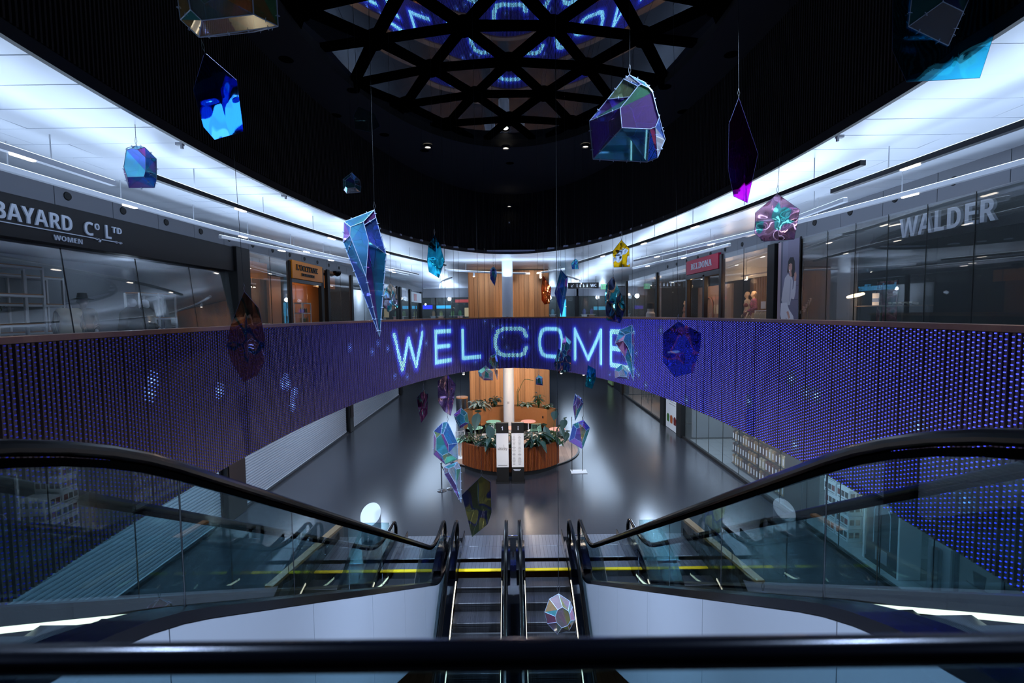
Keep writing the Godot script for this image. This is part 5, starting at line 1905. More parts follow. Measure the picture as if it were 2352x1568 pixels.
func shops_below() -> void:
	mat("shutter_grey", Color(0.6, 0.62, 0.66), 0.4, 0.3)
	var bw := MB.new()
	bw.box(V(-8.7, -4.1, 20), Vector3(0.1, 3.8, 54))
	struct("wall_left_lower", bw, mats["wall_dark"])
	shutter("grey roller shutter nearest the camera at the lower left", 2.5, 13.35)
	shutter("grey roller shutter between the dark poster pillar and the next pillar", 14.35, 23.7)
	shutter("grey roller shutter beyond the second dark pillar at the lower left", 24.3, 34.8)
	for k in 3:
		var d: float = [13.85, 24.0, 35.1][k]
		var t := thing("pillar", ["dark pillar with a small print between the two nearest shutters", "dark pillar with white lines of print between the second and third shutter", "thin dark pillar ending the row of shutters"][k], "pillar")
		bx(t, "body", V(-8.45, -4.15, d), Vector3(0.3, 3.68, 0.95 if k == 0 else 0.5), mat("pillar_dark", Color(0.03, 0.028, 0.032), 0.4), 0.01)
		bx(t, "notice", V(-8.28, -4.05, d), Vector3(0.01, 2.4, 0.8 if k == 0 else 0.4), mat("notice_maroon", Color(0.09, 0.03, 0.035), 0.5))
		for j in 3:
			bx(t, "print_line", V(-8.272, -2.75 - 0.05 * j, d), Vector3(0.006, 0.025, (0.6 if k == 0 else 0.3) * (1.0 - 0.2 * j)), mats["letter"])
		if k == 0:
			var hb := MB.new()
			hb.prism(PackedVector2Array([Vector2(-0.2, -0.08), Vector2(-0.05, -0.12), Vector2(0.16, -0.02), Vector2(0.22, 0.1), Vector2(0.1, 0.12), Vector2(-0.05, 0.06), Vector2(-0.2, 0.02)]), 0.008, Transform3D(Basis(Vector3.UP, PI / 2), V(-8.272, -3.3, d)))
			obj(t, "hand_print", hb, mats["skin_doll"])
	var kb := MB.new()
	kb.box(V(-8.42, G + 0.04, 18), Vector3(0.12, 0.08, 33))
	struct("baseboard_left", kb, mats["graphite"])

	# right side: coffee and tea shops behind glass
	var x := 8.1
	var rb := MB.new()
	rb.box(V(12.4, -4.1, 20), Vector3(0.2, 3.8, 54))
	for d in [3.5, 22.0, 25.0, 34.0]:
		rb.box(V(10.4, -4.1, d), Vector3(3.8, 3.7, 0.15))
	struct("wall_right_lower", rb, mats["wall_grey"])
	var fb := Node3D.new()
	fb.name = "floor_coffee_shop"
	add_child(fb)
	fb.set_meta("kind", "structure")
	var tile := box_mesh(Vector3(0.59, 0.03, 0.59), 0.004)
	var tm := mat("tile_pale", Color(0.55, 0.57, 0.58), 0.3)
	for i in 5:
		for j in 30:
			put(fb, "tile", tile, tm, Transform3D(Basis.IDENTITY, V(8.5 + 0.6 * i, G + 0.015, 4.0 + 0.6 * j)))
	var g := thing("coffee_shopfront", "long glass front of the coffee shop at the lower right", "shopfront")
	var cuts := []
	for k in 15:
		cuts.append(3.6 + 1.3 * k)
	panes(g, x, cuts, G + 0.12, -2.35, "pane", "joint", "edge_dark")
	bx(g, "base_rail", V(x, G + 0.06, 12.8), Vector3(0.12, 0.12, 18.6), mats["black"], 0.008)
	bx(g, "chrome_line", V(x - 0.075, G + 0.02, 9.2), Vector3(0.04, 0.03, 7.4), mats["steel"])
	var b2 := thing("snack_shopfront", "glass front of the snack bar with stools beyond the white price panel", "shopfront")
	panes(b2, x, [25.1, 27.2, 29.3, 31.4, 33.9], G + 0.12, -2.35, "pane", "joint", "edge_dark")
	bx(b2, "base_rail", V(x, G + 0.06, 29.5), Vector3(0.12, 0.12, 8.8), mats["black"], 0.008)
	for d in [22.35, 24.85, 34.3]:
		bx(self, "shop_post", V(x, -4.15, d), Vector3(0.3, 3.7, 0.6), mats["black"], 0.01)
		tag(get_child(get_child_count() - 1), {22.35: "black post between the coffee shop and the white price panel", 24.85: "black post beyond the white price panel", 34.3: "black post closing the snack bar front"}[d], "post")
	var pn := thing("menu_board", "white upright panel with grey print and food pictures at its foot", "panel", V(x - 0.02, -4.1, 23.6))
	bx(pn, "board", Vector3(0, -0.05, 0), Vector3(0.06, 3.68, 1.7), mats["white"], 0.008)
	rng.seed = 77
	for j in 14:
		bx(pn, "print_line", Vector3(-0.032, 1.1 - 0.13 * j, 0.1), Vector3(0.006, 0.025, rng.randf_range(0.5, 1.1)), mats["wall_grey"])
	for j in 3:
		var fm := MB.new()
		fm.lathe(Vector3.ZERO, [Vector2(0, -0.2), Vector2(0.16, -0.2), Vector2(0.2, 0.1), Vector2(0.1, 0.2), Vector2(0, 0.22)], 12)
		put(pn, "picture", fm.done(), mat("food%d" % j, [Color(0.2, 0.4, 0.12), Color(0.65, 0.3, 0.1), Color(0.4, 0.07, 0.07)][j], 0.6), Transform3D(Basis.from_scale(Vector3(0.04, 1, 1)), Vector3(-0.034, -1.35, -0.5 + 0.5 * j)))

	# rack of coffee pouches
	var rk := thing("pouch_rack", "black wire rack full of labelled coffee pouches behind the coffee shop glass", "rack")
	var rx := 8.55
	for d in [14.4, 15.6, 16.8, 18.0]:
		bx(rk, "upright", V(rx + 0.1, G + 1.35, d), Vector3(0.04, 2.7, 0.04), mats["black"])
	for k in 6:
		bx(rk, "shelf", V(rx + 0.05, G + 0.12 + 0.46 * k, 16.2), Vector3(0.22, 0.02, 3.6), mats["black"])
	bx(rk, "back_panel", V(rx + 0.2, G + 1.35, 16.2), Vector3(0.03, 2.7, 3.6), mats["wall_dark"])
	var pouch := Node3D.new()
	var pm := MB.new()
	pm.sweep([Vector3(0, 0, 0), Vector3(0, 0.1, 0), Vector3(0, 0.26, 0), Vector3(0, 0.34, 0)], PackedVector2Array([Vector2(-0.055, -0.05), Vector2(0.055, -0.05), Vector2(0.055, 0.05), Vector2(-0.055, 0.05)]), Vector3(0, 0, 1))
	var pmesh := pm.done()
	var cols := [Color(0.22, 0.04, 0.05), Color(0.62, 0.5, 0.33), Color(0.3, 0.05, 0.06), Color(0.55, 0.42, 0.25), Color(0.7, 0.65, 0.52), Color(0.2, 0.05, 0.08), Color(0.35, 0.2, 0.1)]
	pouch.free()
	rng.seed = 81
	for r in 5:
		for c in 18:
			var k := (c / 2 * 3 + r * 2 + rng.randi() % 2) % cols.size()
			var t := thing("coffee_pouch", ["dark red", "tan", "red", "brown gold", "cream", "wine red", "brown"][k] + " coffee pouch, " + ORD[r] + " shelf from the floor, " + ORD[c] + " from the right", "pouch", V(rx, G + 0.135 + 0.46 * r, 14.55 + 0.196 * c), 0.0, "coffee pouches on the wire rack")
			put(t, "bag", pmesh, mat("pouch%d" % k, cols[k], 0.5))
			bx(t, "label_card", Vector3(-0.056, 0.17, 0.01), Vector3(0.005, 0.2, 0.065), mats["white"])
			bx(t, "fold", Vector3(0, 0.35, 0), Vector3(0.02, 0.03, 0.1), mat("pouch%d" % k))
	var dk := thing("dark_cabinet", "tall dark cabinet right of the coffee pouch rack", "cabinet", V(8.6, G, 13.75))
	bx(dk, "carcass", Vector3(0, 1.3, 0), Vector3(0.5, 2.6, 0.9), mat("cabinet_dark", Color(0.03, 0.06, 0.08), 0.3), 0.01)
	bx(dk, "door", Vector3(-0.26, 1.35, 0), Vector3(0.02, 2.4, 0.84), mats["black"], 0.004)
	bx(dk, "handle", Vector3(-0.285, 1.3, 0.34), Vector3(0.02, 0.4, 0.02), mats["steel"])
	# stacked cartons
	rng.seed = 84
	var n := 0
	for lv in 6:
		for c in (2 if lv < 4 else 1):
			for e in 2:
				var t := thing("carton", "white printed carton, " + ORD[lv] + " layer from the floor, " + ["right", "left"][c] + " stack, " + ["front", "rear"][e], "carton", V(8.75 + 0.36 * e, G + 0.03 + 0.34 * lv, 12.45 - 0.5 * c + 0.05 * rng.randf()), 0.0, "white cartons stacked in the coffee shop")
				bx(t, "box_body", Vector3(0, 0.165, 0), Vector3(0.34, 0.325, 0.46), mats["white"], 0.006)
				for q in 3:
					bx(t, "print_panel", Vector3(-0.172, 0.18, -0.14 + 0.14 * q), Vector3(0.005, 0.15, 0.11), mat("print%d" % ((n + q) % 3), [Color(0.2, 0.05, 0.06), Color(0.06, 0.06, 0.08), Color(0.5, 0.12, 0.08)][(n + q) % 3], 0.5))
				bx(t, "print_line", Vector3(-0.172, 0.05, 0), Vector3(0.005, 0.02, 0.36), mats["wall_grey"])
				for q in 2:
					bx(t, "print_panel", Vector3(-0.08 + 0.15 * q, 0.18, 0.232), Vector3(0.11, 0.14, 0.005), mats["print0"])
				n += 1
	var hat := thing("price_cube", "black cube with a red framed price card on top of the carton stack", "display cube", V(8.9, G + 2.08, 12.3))
	bx(hat, "cube", Vector3(0, 0.2, 0), Vector3(0.42, 0.4, 0.46), mats["black"], 0.02)
	bx(hat, "card_frame", Vector3(-0.225, 0.17, 0.05), Vector3(0.01, 0.32, 0.24), mat("red", Color(0.65, 0.06, 0.05), 0.5))
	bx(hat, "card", Vector3(-0.232, 0.17, 0.05), Vector3(0.006, 0.28, 0.2), mats["white"])
	var fs := thing("fire_sign", "small red fire extinguisher sign above the carton stack", "sign", V(9.6, G + 2.3, 12.35))
	bx(fs, "plate", Vector3.ZERO, Vector3(0.26, 0.26, 0.02), mat("red"))
	bx(fs, "mark", Vector3(0, 0, 0.012), Vector3(0.04, 0.16, 0.006), mats["white"])
	# blue displays
	for k in 3:
		var s: Array = [[8.7, 10.55, 0.95, 2.25, "tall dark blue display with pale side panels and an arch drawing in the coffee shop"], [8.75, 8.35, 0.8, 1.95, "grey and blue display with a picture of a coffee glass"], [8.75, 6.55, 0.85, 1.75, "dark blue display nearest the camera in the coffee shop"]][k]
		var t := thing("brand_display", s[4], "display", V(s[0], G + 0.03, s[1]))
		var blue := mat("display_navy", Color(0.02, 0.03, 0.13), 0.35)
		bx(t, "tower", Vector3(0, s[3] * 0.5, 0), Vector3(0.42, s[3], s[2]), blue if k != 1 else mat("display_grey", Color(0.42, 0.42, 0.42), 0.5), 0.015)
		bx(t, "side_panel", Vector3(0.0, s[3] * 0.5 + 0.03, -s[2] * 0.5 - 0.03), Vector3(0.5, s[3] + 0.06, 0.05), mats["white"] if k == 0 else blue, 0.01)
		bx(t, "side_panel", Vector3(0.0, s[3] * 0.5 + 0.03, s[2] * 0.5 + 0.03), Vector3(0.5, s[3] + 0.06, 0.05), mats["white"] if k == 0 else blue, 0.01)
		var ab := MB.new()
		var arch := []
		for j in 13:
			var a := PI * j / 12.0
			arch.append(Vector3(-0.215, s[3] * 0.55 + 0.25 * sin(a), 0.24 * cos(a)))
		arch.insert(0, Vector3(-0.215, 0.5, 0.24))
		arch.append(Vector3(-0.215, 0.5, -0.24))
		ab.tube(arch, 0.009, 6)
		if k != 1:
			obj(t, "arch_print", ab, mats["letter"])
			bx(t, "card", Vector3(-0.216, 0.28, 0), Vector3(0.012, 0.3, 0.34), mats["wall_grey"])
		else:
			var gb := MB.new()
			gb.lathe(Vector3(-0.2, 0.85, 0), [Vector2(0, -0.02), Vector2(0.25, 0.0), Vector2(0.1, 0.0), Vector2(0.13, 0.26), Vector2(0, 0.26)], 16)
			put(t, "glass_print", gb.done(), mat("coffee", Color(0.12, 0.06, 0.04), 0.3), Transform3D(Basis.from_scale(Vector3(0.2, 1, 1)), Vector3(-0.17, 0, 0)))
			bx(t, "logo", Vector3(-0.215, 1.65, 0), Vector3(0.01, 0.12, 0.12), mats["black"])
			for j in 2:
				bx(t, "print_line", Vector3(-0.214, 1.38 - 0.06 * j, 0), Vector3(0.006, 0.018, 0.4), mats["graphite"])
		bx(t, "plinth", Vector3(0, 0.04, 0), Vector3(0.46, 0.08, s[2] + 0.04), mats["black"])
	var st := thing("dispenser", "red and grey dispenser cabinet between the blue displays", "cabinet", V(9.1, G + 0.03, 9.5))
	bx(st, "cabinet", Vector3(0, 0.55, 0), Vector3(0.5, 1.1, 0.55), mats["wall_grey"], 0.02)
	bx(st, "red_top", Vector3(0, 1.45, 0), Vector3(0.45, 0.7, 0.5), mat("red"), 0.02)
	var cy := MB.new()
	cy.lathe(Vector3(-0.3, 0.1, 0), [Vector2(0.09, 0), Vector2(0.09, 0.9), Vector2(0, 0.92)], 12)
	obj(st, "canister", cy, mats["steel"])
	# back shelves of the shop
	shelf_unit("shelf with jars at the back of the coffee shop", V(11.6, G, 20.8), 2.4, 0.4, [1.7, 1.2, 0.7], 2)
	for k in 14:
		var jb := MB.new()
		jb.lathe(Vector3.ZERO, [Vector2(0, 0), Vector2(0.1, 0), Vector2(0.11, 0.2), Vector2(0.07, 0.26), Vector2(0.08, 0.3), Vector2(0, 0.31)], 12)
		tag(put(self, "jar", jb.done(), mats["cream_quilt"], Transform3D(Basis.IDENTITY, V(11.6, G + [1.2, 0.7][k / 7] + 0.02, 20.95 + 0.32 * (k % 7)))), "pale jar at the back of the coffee shop, " + ["upper", "lower"][k / 7] + " board, " + ORD[k % 7] + " from the right", "jar", "jars at the back of the coffee shop")
	for k in [[9.6, 8.0, 0.25], [9.6, 12.5, 0.35], [9.6, 17.5, 1.2], [10.4, 21.0, 0.8]]:
		omni("coffee_lamp", V(k[0], -2.7, k[1]), k[2], Color(0.8, 0.92, 0.95), 0.2)
	# snack bar
	var fl := MB.new()
	fl.box(V(10.2, G + 0.01, 29.4), Vector3(4.0, 0.02, 8.8))
	struct("floor_snack_bar", fl, mat("tile_tan", Color(0.55, 0.46, 0.36), 0.4))
	var ct := thing("bar_counter", "pale snack bar counter behind the glass", "counter", V(9.2, G, 27.0))
	bx(ct, "worktop", Vector3(0, 1.08, 0), Vector3(0.7, 0.05, 3.0), mats["cream_quilt"], 0.006)
	bx(ct, "front", Vector3(0.1, 0.53, 0), Vector3(0.4, 1.06, 2.8), mats["beige"], 0.006)
	for k in 2:
		stool(["bar stool left in the snack bar window", "bar stool right in the snack bar window"][k], V(9.0, G + 0.02, 31.8 - 1.3 * k))
	var bd := thing("bar_shelf", "dark shelf table behind the stools of the snack bar", "table", V(9.9, G, 31.2))
	bx(bd, "tabletop", Vector3(0, 1.05, 0), Vector3(0.5, 0.06, 3.4), mats["black"], 0.006)
	for e in [-1.5, 1.5]:
		bx(bd, "leg", Vector3(0, 0.51, e), Vector3(0.06, 1.02, 0.06), mats["black"])
	omni("snack_lamp", V(9.6, -2.7, 29.5), 2.5, WARM, 0.2)
	# far lower right: dark counter and a green box
	var fk := thing("freezer", "dark chest counter at the far lower right", "counter", V(8.6, G, 36.2))
	bx(fk, "chest", Vector3(0, 0.65, 0), Vector3(1.0, 1.3, 2.4), mats["graphite"], 0.02)
	bx(fk, "lid", Vector3(0, 1.33, 0), Vector3(1.04, 0.06, 2.44), mats["black"], 0.01)
	var gk := thing("green_display", "pale green display beyond the dark chest counter", "display", V(8.5, G, 38.6))
	bx(gk, "box_body", Vector3(0, 0.9, 0), Vector3(0.9, 1.8, 1.6), mat("pale_green", Color(0.45, 0.55, 0.35), 0.6), 0.02)
	bx(gk, "plinth", Vector3(0, 0.05, 0), Vector3(0.95, 0.1, 1.66), mats["black"])
	var ew := MB.new()
	ew.box(V(0, -4.1, 50), Vector3(27, 3.8, 0.2))
	struct("wall_far_lower", ew, mats["wall_grey"])


func stool(label: String, at: Vector3) -> void:
	var t := thing("bar_stool", label, "stool", at)
	var b := MB.new()
	b.lathe(Vector3(0, 0.72, 0), [Vector2(0, 0), Vector2(0.17, 0), Vector2(0.18, 0.025), Vector2(0, 0.03)], 18)
	obj(t, "seat", b, mats["oak_light"])
	for k in 4:
		var a := TAU * (k + 0.5) / 4.0
		var l := MB.new()
		l.tube([Vector3(cos(a) * 0.12, 0.72, sin(a) * 0.12), Vector3(cos(a) * 0.2, 0, sin(a) * 0.2)], 0.011, 6)
		obj(t, "leg", l, mats["black"])
	var ring := []
	for k in 17:
		ring.append(Vector3(cos(TAU * k / 16.0) * 0.17, 0.25, sin(TAU * k / 16.0) * 0.17))
	var r := MB.new()
	r.tube(ring, 0.008, 6)
	obj(t, "footrest", r, mats["black"])


# planter on an arc round (cx, d): angles from the camera side
func arc_planter(label: String, cx: float, d: float, r0: float, r1: float, a0: float, a1: float, h: float, ribbed: bool) -> Node3D:
	var t := thing("planter", label, "planter")
	var c := V(cx, G, d)
	var seg := 40
	var b := MB.new()
	b.lathe(c, [Vector2(r1 - 0.02, 0.16), Vector2(r1 - 0.02, h)], seg, a0, a1)
	b.lathe(c, [Vector2(r1 - 0.02, h), Vector2(r1 - 0.07, h)], seg, a0, a1)
	b.lathe(c, [Vector2(r0 + 0.06, h), Vector2(r0, h), Vector2(r0, 0.16)], seg, a0, a1)
	b.lathe(c, [Vector2(r1 - 0.07, h), Vector2(r1 - 0.07, h - 0.12)], seg, a0, a1)
	b.lathe(c, [Vector2(r0 + 0.06, h - 0.12), Vector2(r0 + 0.06, h)], seg, a0, a1)
	for a in [a0, a1]:
		var di := Vector3(cos(a), 0, sin(a))
		b.quad(c + di * r0 + Vector3(0, 0.16, 0), c + di * r1 + Vector3(0, 0.16, 0), c + di * r1 + Vector3(0, h, 0), c + di * r0 + Vector3(0, h, 0), Vector3(-di.z, 0, di.x) * (1.0 if a == a1 else -1.0))
	obj(t, "trough", b, mats["oak_light"] if not ribbed else mat("oak_deep", Color(0.4, 0.19, 0.08), 0.5))
	var p := MB.new()
	p.lathe(c, [Vector2(r1 - 0.08, 0), Vector2(r1 - 0.08, 0.17)], seg, a0, a1)
	p.lathe(c, [Vector2(r0 + 0.05, 0.17), Vector2(r0 + 0.05, 0)], seg, a0, a1)
	obj(t, "plinth", p, mats["black"])
	var s := MB.new()
	s.lathe(c, [Vector2(r1 - 0.06, h - 0.1), Vector2(r0 + 0.05, h - 0.1)], seg, a0, a1)
	obj(t, "soil", s, mats["soil"])
	if ribbed:
		var n := int((a1 - a0) * r1 / 0.058)
		var rib := box_mesh(Vector3(0.04, h - 0.17, 0.05), 0.008)
		var tones := []
		for k in 4:
			tones.append(mat("rib%d" % k, [Color(0.5, 0.25, 0.1), Color(0.56, 0.29, 0.12), Color(0.46, 0.22, 0.085), Color(0.6, 0.32, 0.14)][k], 0.45))
		for k in n:
			var a := lerpf(a0, a1, (k + 0.5) / n)
			var di := Vector3(cos(a), 0, sin(a))
			put(t, "slat", rib, tones[(k * 7 + k / 3) % 4], Transform3D(Basis(Vector3.UP, PI / 2 - a), c + di * (r1 + 0.0) + Vector3(0, 0.17 + (h - 0.17) * 0.5, 0)))
	return t


func leafy(label: String, at: Vector3, n: int, ln: float, wd: float, stalk: float, m: Array, sd: int, spread := 1.0) -> void:
	var t := thing("foliage_plant", label, "plant", at)
	rng.seed = sd
	var sb := MB.new()
	for k in n:
		var a := TAU * k * 0.381966 + rng.randf() * 0.5
		var y := stalk * rng.randf_range(0.45, 1.0)
		var r := spread * rng.randf_range(0.15, 1.0) * (0.5 + 0.5 * ln)
		var tip := Vector3(cos(a) * r * 0.45, y, sin(a) * r * 0.45)
		sb.tube([Vector3(cos(a) * 0.02, 0, sin(a) * 0.02), tip * Vector3(0.5, 0.65, 0.5), tip], 0.009, 5)
		var b := MB.new()
		leaf_blade(b, tip, Vector3(cos(a), rng.randf_range(-0.3, 0.6), sin(a)), ln * rng.randf_range(0.75, 1.1), wd * rng.randf_range(0.8, 1.1), 0.5)
		obj(t, "leaf", b, mats[m[k % m.size()]])
	obj(t, "stems", sb, mats["stem"])


func big_leaf(label: String, at: Vector3, leaves: Array, m: String, sd: int) -> void:
	# tall stalks with broad hanging shield leaves: [x, y, z, length, width]
	var t := thing("foliage_plant", label, "plant", at)
	rng.seed = sd
	for q in leaves:
		var p := Vector3(q[0], q[1], q[2])
		var st := MB.new()
		st.tube([Vector3(0, 0, 0), Vector3(q[0] * 0.3, q[1] * 0.6, q[2] * 0.3), p + Vector3(0, 0.03, 0)], 0.013, 6)
		obj(t, "stem", st, mats["stem"])
		var b := MB.new()
		leaf_blade(b, p, Vector3(rng.randf_range(-0.5, 0.5), -1.0, 0.55), q[3], q[4], 0.2)
		leaf_blade(b, p, Vector3(rng.randf_range(-0.3, 0.3), 0.7, 0.3), q[3] * 0.22, q[4] * 0.7, 0.0)
		obj(t, "leaf", b, mats[m])


func cafe_table(label: String, at: Vector3, m: String) -> void:
	var t := thing("cafe_table", label, "table", at)
	var b := MB.new()
	b.lathe(Vector3(0, 0.72, 0), [Vector2(0, 0), Vector2(0.36, 0), Vector2(0.37, 0.012), Vector2(0.36, 0.022), Vector2(0, 0.022)], 32)
	obj(t, "tabletop", b, mats[m])
	var s := MB.new()
	s.tube([Vector3(0, 0.02, 0), Vector3(0, 0.72, 0)], 0.028, 10)
	obj(t, "column", s, mats["white"])
	var f := MB.new()
	f.lathe(Vector3.ZERO, [Vector2(0.22, 0), Vector2(0.22, 0.012), Vector2(0.03, 0.03)], 24)
	obj(t, "base", f, mats["white"])


func wire_chair(label: String, at: Vector3, turn: float, m: String) -> void:
	var t := thing("wire_chair", label, "chair", at, turn)
	for k in 4:
		var sx: float = -1.0 if k % 2 else 1.0
		var sz: float = -1.0 if k < 2 else 1.0
		var l := MB.new()
		l.tube([Vector3(0.2 * sx, 0.44, 0.18 * sz), Vector3(0.24 * sx, 0.0, 0.23 * sz)], 0.011, 6)
		obj(t, "leg", l, mats[m])
	var s := MB.new()
	s.tube([Vector3(-0.22, 0.45, 0.2), Vector3(0.22, 0.45, 0.2), Vector3(0.22, 0.45, -0.2), Vector3(-0.22, 0.45, -0.2), Vector3(-0.22, 0.45, 0.2)], 0.01, 6)
	for k in 11:
		s.tube([Vector3(-0.2 + 0.04 * k, 0.45, 0.2), Vector3(-0.2 + 0.04 * k, 0.43, 0.0), Vector3(-0.2 + 0.04 * k, 0.45, -0.2)], 0.005, 4, -1.0, false)
	obj(t, "seat", s, mats[m])
	var b := MB.new()
	b.tube([Vector3(-0.22, 0.45, -0.2), Vector3(-0.22, 0.8, -0.27), Vector3(0.22, 0.8, -0.27), Vector3(0.22, 0.45, -0.2)], 0.011, 6)
	for k in 11:
		b.tube([Vector3(-0.2 + 0.04 * k, 0.45, -0.2), Vector3(-0.2 + 0.04 * k, 0.8, -0.27)], 0.005, 4, -1.0, false)
	obj(t, "backrest", b, mats[m])


func cafe() -> void:
	var fl := MB.new()
	fl.lathe(V(-0.1, G, 20.6), [Vector2(2.95, 0.0), Vector2(2.95, 0.03), Vector2(0, 0.03)], 64)
	struct("floor_cafe", fl, mats["oak_floor"])
	var tr := MB.new()
	tr.lathe(V(-0.1, G, 20.6), [Vector2(3.02, 0.0), Vector2(3.02, 0.035), Vector2(2.95, 0.035)], 64)
	struct("trim_2", tr, mats["dark_metal"])
	# front planter: camera is towards +z, so the arc is centred on a = PI / 2
	var q := arc_planter("curved ribbed timber planter behind the two information pylons", -0.1, 19.2, 1.6, 2.2, PI * 0.5 - 1.02, PI * 0.5 + 1.02, 1.05, true)
	# back planter with its bench
	arc_planter("smooth timber planter with a built-in bench in front of the lift core", -0.15, 22.0, 2.35, 2.95, PI * 1.5 - 0.92, PI * 1.5 + 0.92, 1.15, false)
	var bn := thing("bench", "curved timber bench along the inside of the rear planter", "bench")
	var sb := MB.new()
	var a0 := PI * 1.5 - 0.86
	var a1 := PI * 1.5 + 0.86
	var c := V(-0.15, G, 22.0)
	sb.lathe(c, [Vector2(2.34, 0.4), Vector2(2.34, 0.46), Vector2(1.92, 0.46), Vector2(1.92, 0.4), Vector2(2.34, 0.4)], 40, a0, a1)
	obj(bn, "seat", sb, mats["oak_light"])
	var ub := MB.new()
	ub.lathe(c, [Vector2(2.1, 0.4), Vector2(2.1, 0.0)], 40, a0, a1)
	obj(bn, "base", ub, mats["black"])
	for s in [-1.0, 1.0]:
		var a: float = PI * 1.5 + 0.8 * s
		var so := bx(bn, "power_socket", c + Vector3(cos(a) * 2.33, 0.72, sin(a) * 2.33), Vector3(0.08, 0.1, 0.02), mats["black"])
		so.rotation.y = -a - PI / 2
	# information pylons
	for k in 2:
		var px: float = [-0.38, 0.16][k]
		var t := thing("info_pylon", ["information pylon headed 1 with a plain white face and a small logo", "information pylon headed i with a printed directory"][k], "pylon", V(px, G, 16.5))
		bx(t, "body", Vector3(0, 1.07, 0), Vector3(0.44, 2.14, 0.16), mats["black"], 0.008)
		bx(t, "face", Vector3(0, 1.16, 0.082), Vector3(0.43, 1.22, 0.01), mats["white"], 0.003)
		text(t, "numeral", ["1", "i"][k], 0.13, Vector3(0.02 if k else 0.0, 1.95, 0.083), 0.0, mats["letter"], 0.008)
		if k == 0:
			fit_text(t, "logo", "sihlcity", 0.085, 0.34, Vector3(0.0, 1.22, 0.09), 0.0, mats["graphite"], 0.004, false, true)
			bx(t, "logo_stroke", Vector3(0.055, 1.31, 0.09), Vector3(0.006, 0.12, 0.004), mats["graphite"])
			bx(t, "print_line", Vector3(0, 0.62, 0.089), Vector3(0.33, 0.014, 0.004), mats["graphite"])
		else:
			rng.seed = 91
			for col in 2:
				for r in 22:
					bx(t, "print_line", Vector3(-0.185 + 0.2 * col + 0.05, 1.71 - 0.05 * r, 0.089), Vector3(rng.randf_range(0.06, 0.13), 0.012, 0.004), mats["bulkhead"])
			for r in 2:
				bx(t, "print_line", Vector3(-0.03, 0.46 - 0.03 * r, 0.082), Vector3(0.26 - 0.06 * r, 0.02, 0.004), mats["letter"])
		bx(t, "foot", Vector3(0, 0.01, 0), Vector3(0.5, 0.02, 0.4), mats["black"])
	# tables and chairs
	cafe_table("mint green round table left of the white column", V(-0.95, G + 0.03, 22.6), "mint")
	cafe_table("pink round table right of the white column", V(0.75, G + 0.03, 22.6), "pink")
	cafe_table("pink round table at the right of the cafe", V(2.0, G + 0.03, 21.0), "pink")
	cafe_table("pale mint round table at the left front of the cafe", V(-2.2, G + 0.03, 19.3), "mint")
	cafe_table("mint table half hidden by a dark shield leaf", V(-1.75, G + 0.03, 21.4), "mint")
	cafe_table("pink table behind the plants right of the pylons", V(1.45, G + 0.03, 19.4), "pink")
	cafe_table("pink table half hidden behind the gap between the pylons", V(0.0, G + 0.03, 21.3), "pink")
	wire_chair("white wire chair left in the cafe, facing the mint tables", V(-1.2, G + 0.03, 21.2), -1.3, "white")
	wire_chair("green wire chair left of the white column at the mint table", V(-1.05, G + 0.03, 22.0), 3.1, "mint")
	wire_chair("green wire chair right of the white column at the pink table", V(1.05, G + 0.03, 22.0), 3.3, "mint")
	wire_chair("green wire chair turned sideways at the right of the cafe", V(1.45, G + 0.03, 21.2), 1.2, "mint")
	wire_chair("white wire chair in front of the right pink table", V(1.75, G + 0.03, 20.3), 2.9, "white")
	wire_chair("white wire chair behind the left pylon", V(-0.75, G + 0.03, 20.2), 0.4, "white")
	wire_chair("white wire chair at the left edge of the cafe", V(-2.2, G + 0.03, 20.3), 0.6, "white")
	# plants of the front planter
	var py := G + 0.95
	leafy("bushy dark leaved plant right of the information pylons, filling the planter", V(0.85, py, 17.35), 56, 0.42, 0.12, 0.6, ["leaf_blue", "leaf_dark"], 101, 1.3)
	leafy("smaller dark leaved plant just left of the information pylons", V(-0.85, py, 17.35), 40, 0.38, 0.11, 0.5, ["leaf_dark", "leaf_blue"], 102, 1.1)
	leafy("low bright green plant at the left end of the ribbed planter", V(-1.75, py, 18.15), 40, 0.28, 0.06, 0.35, ["leaf_mid", "leaf_dark"], 103, 1.1)
	leafy("green plant at the right end of the ribbed planter", V(1.55, py, 18.1), 40, 0.32, 0.08, 0.45, ["leaf_mid", "leaf_dark"], 104, 1.1)
	leafy("small plant between the two information pylons", V(-0.08, py, 17.3), 12, 0.3, 0.09, 0.6, ["leaf_mid", "leaf_dark"], 105, 0.5)
	big_leaf("tall plant with two grey green shield leaves at the left of the planter", V(-1.3, py, 17.8), [[-0.02, 1.3, 0.1, 0.6, 0.2], [0.35, 0.82, 0.15, 0.58, 0.2], [-0.4, 0.9, 0.0, 0.42, 0.1]], "leaf_blue", 111)
	big_leaf("tall plant with drooping shield leaves at the right of the planter", V(1.55, py, 17.9), [[0.1, 1.3, 0.0, 0.34, 0.16], [0.45, 1.0, 0.1, 0.4, 0.16], [-0.35, 0.75, 0.15, 0.55, 0.15], [0.25, 0.72, 0.1, 0.4, 0.13], [0.55, 0.5, 0.12, 0.36, 0.14]], "leaf_blue", 112)
	leafy("trailing plant over the right end of the ribbed planter", V(1.8, py - 0.05, 18.0), 20, 0.16, 0.04, 0.2, ["leaf_dark", "leaf_mid"], 113, 1.2)
	# plants of the rear planter
	var ry := G + 1.05
	leafy("pale silvery leaved plant at the left of the rear planter", V(-1.75, ry, 24.2), 48, 0.4, 0.08, 0.45, ["leaf_pale", "leaf_pale", "leaf_dark"], 121, 1.4)
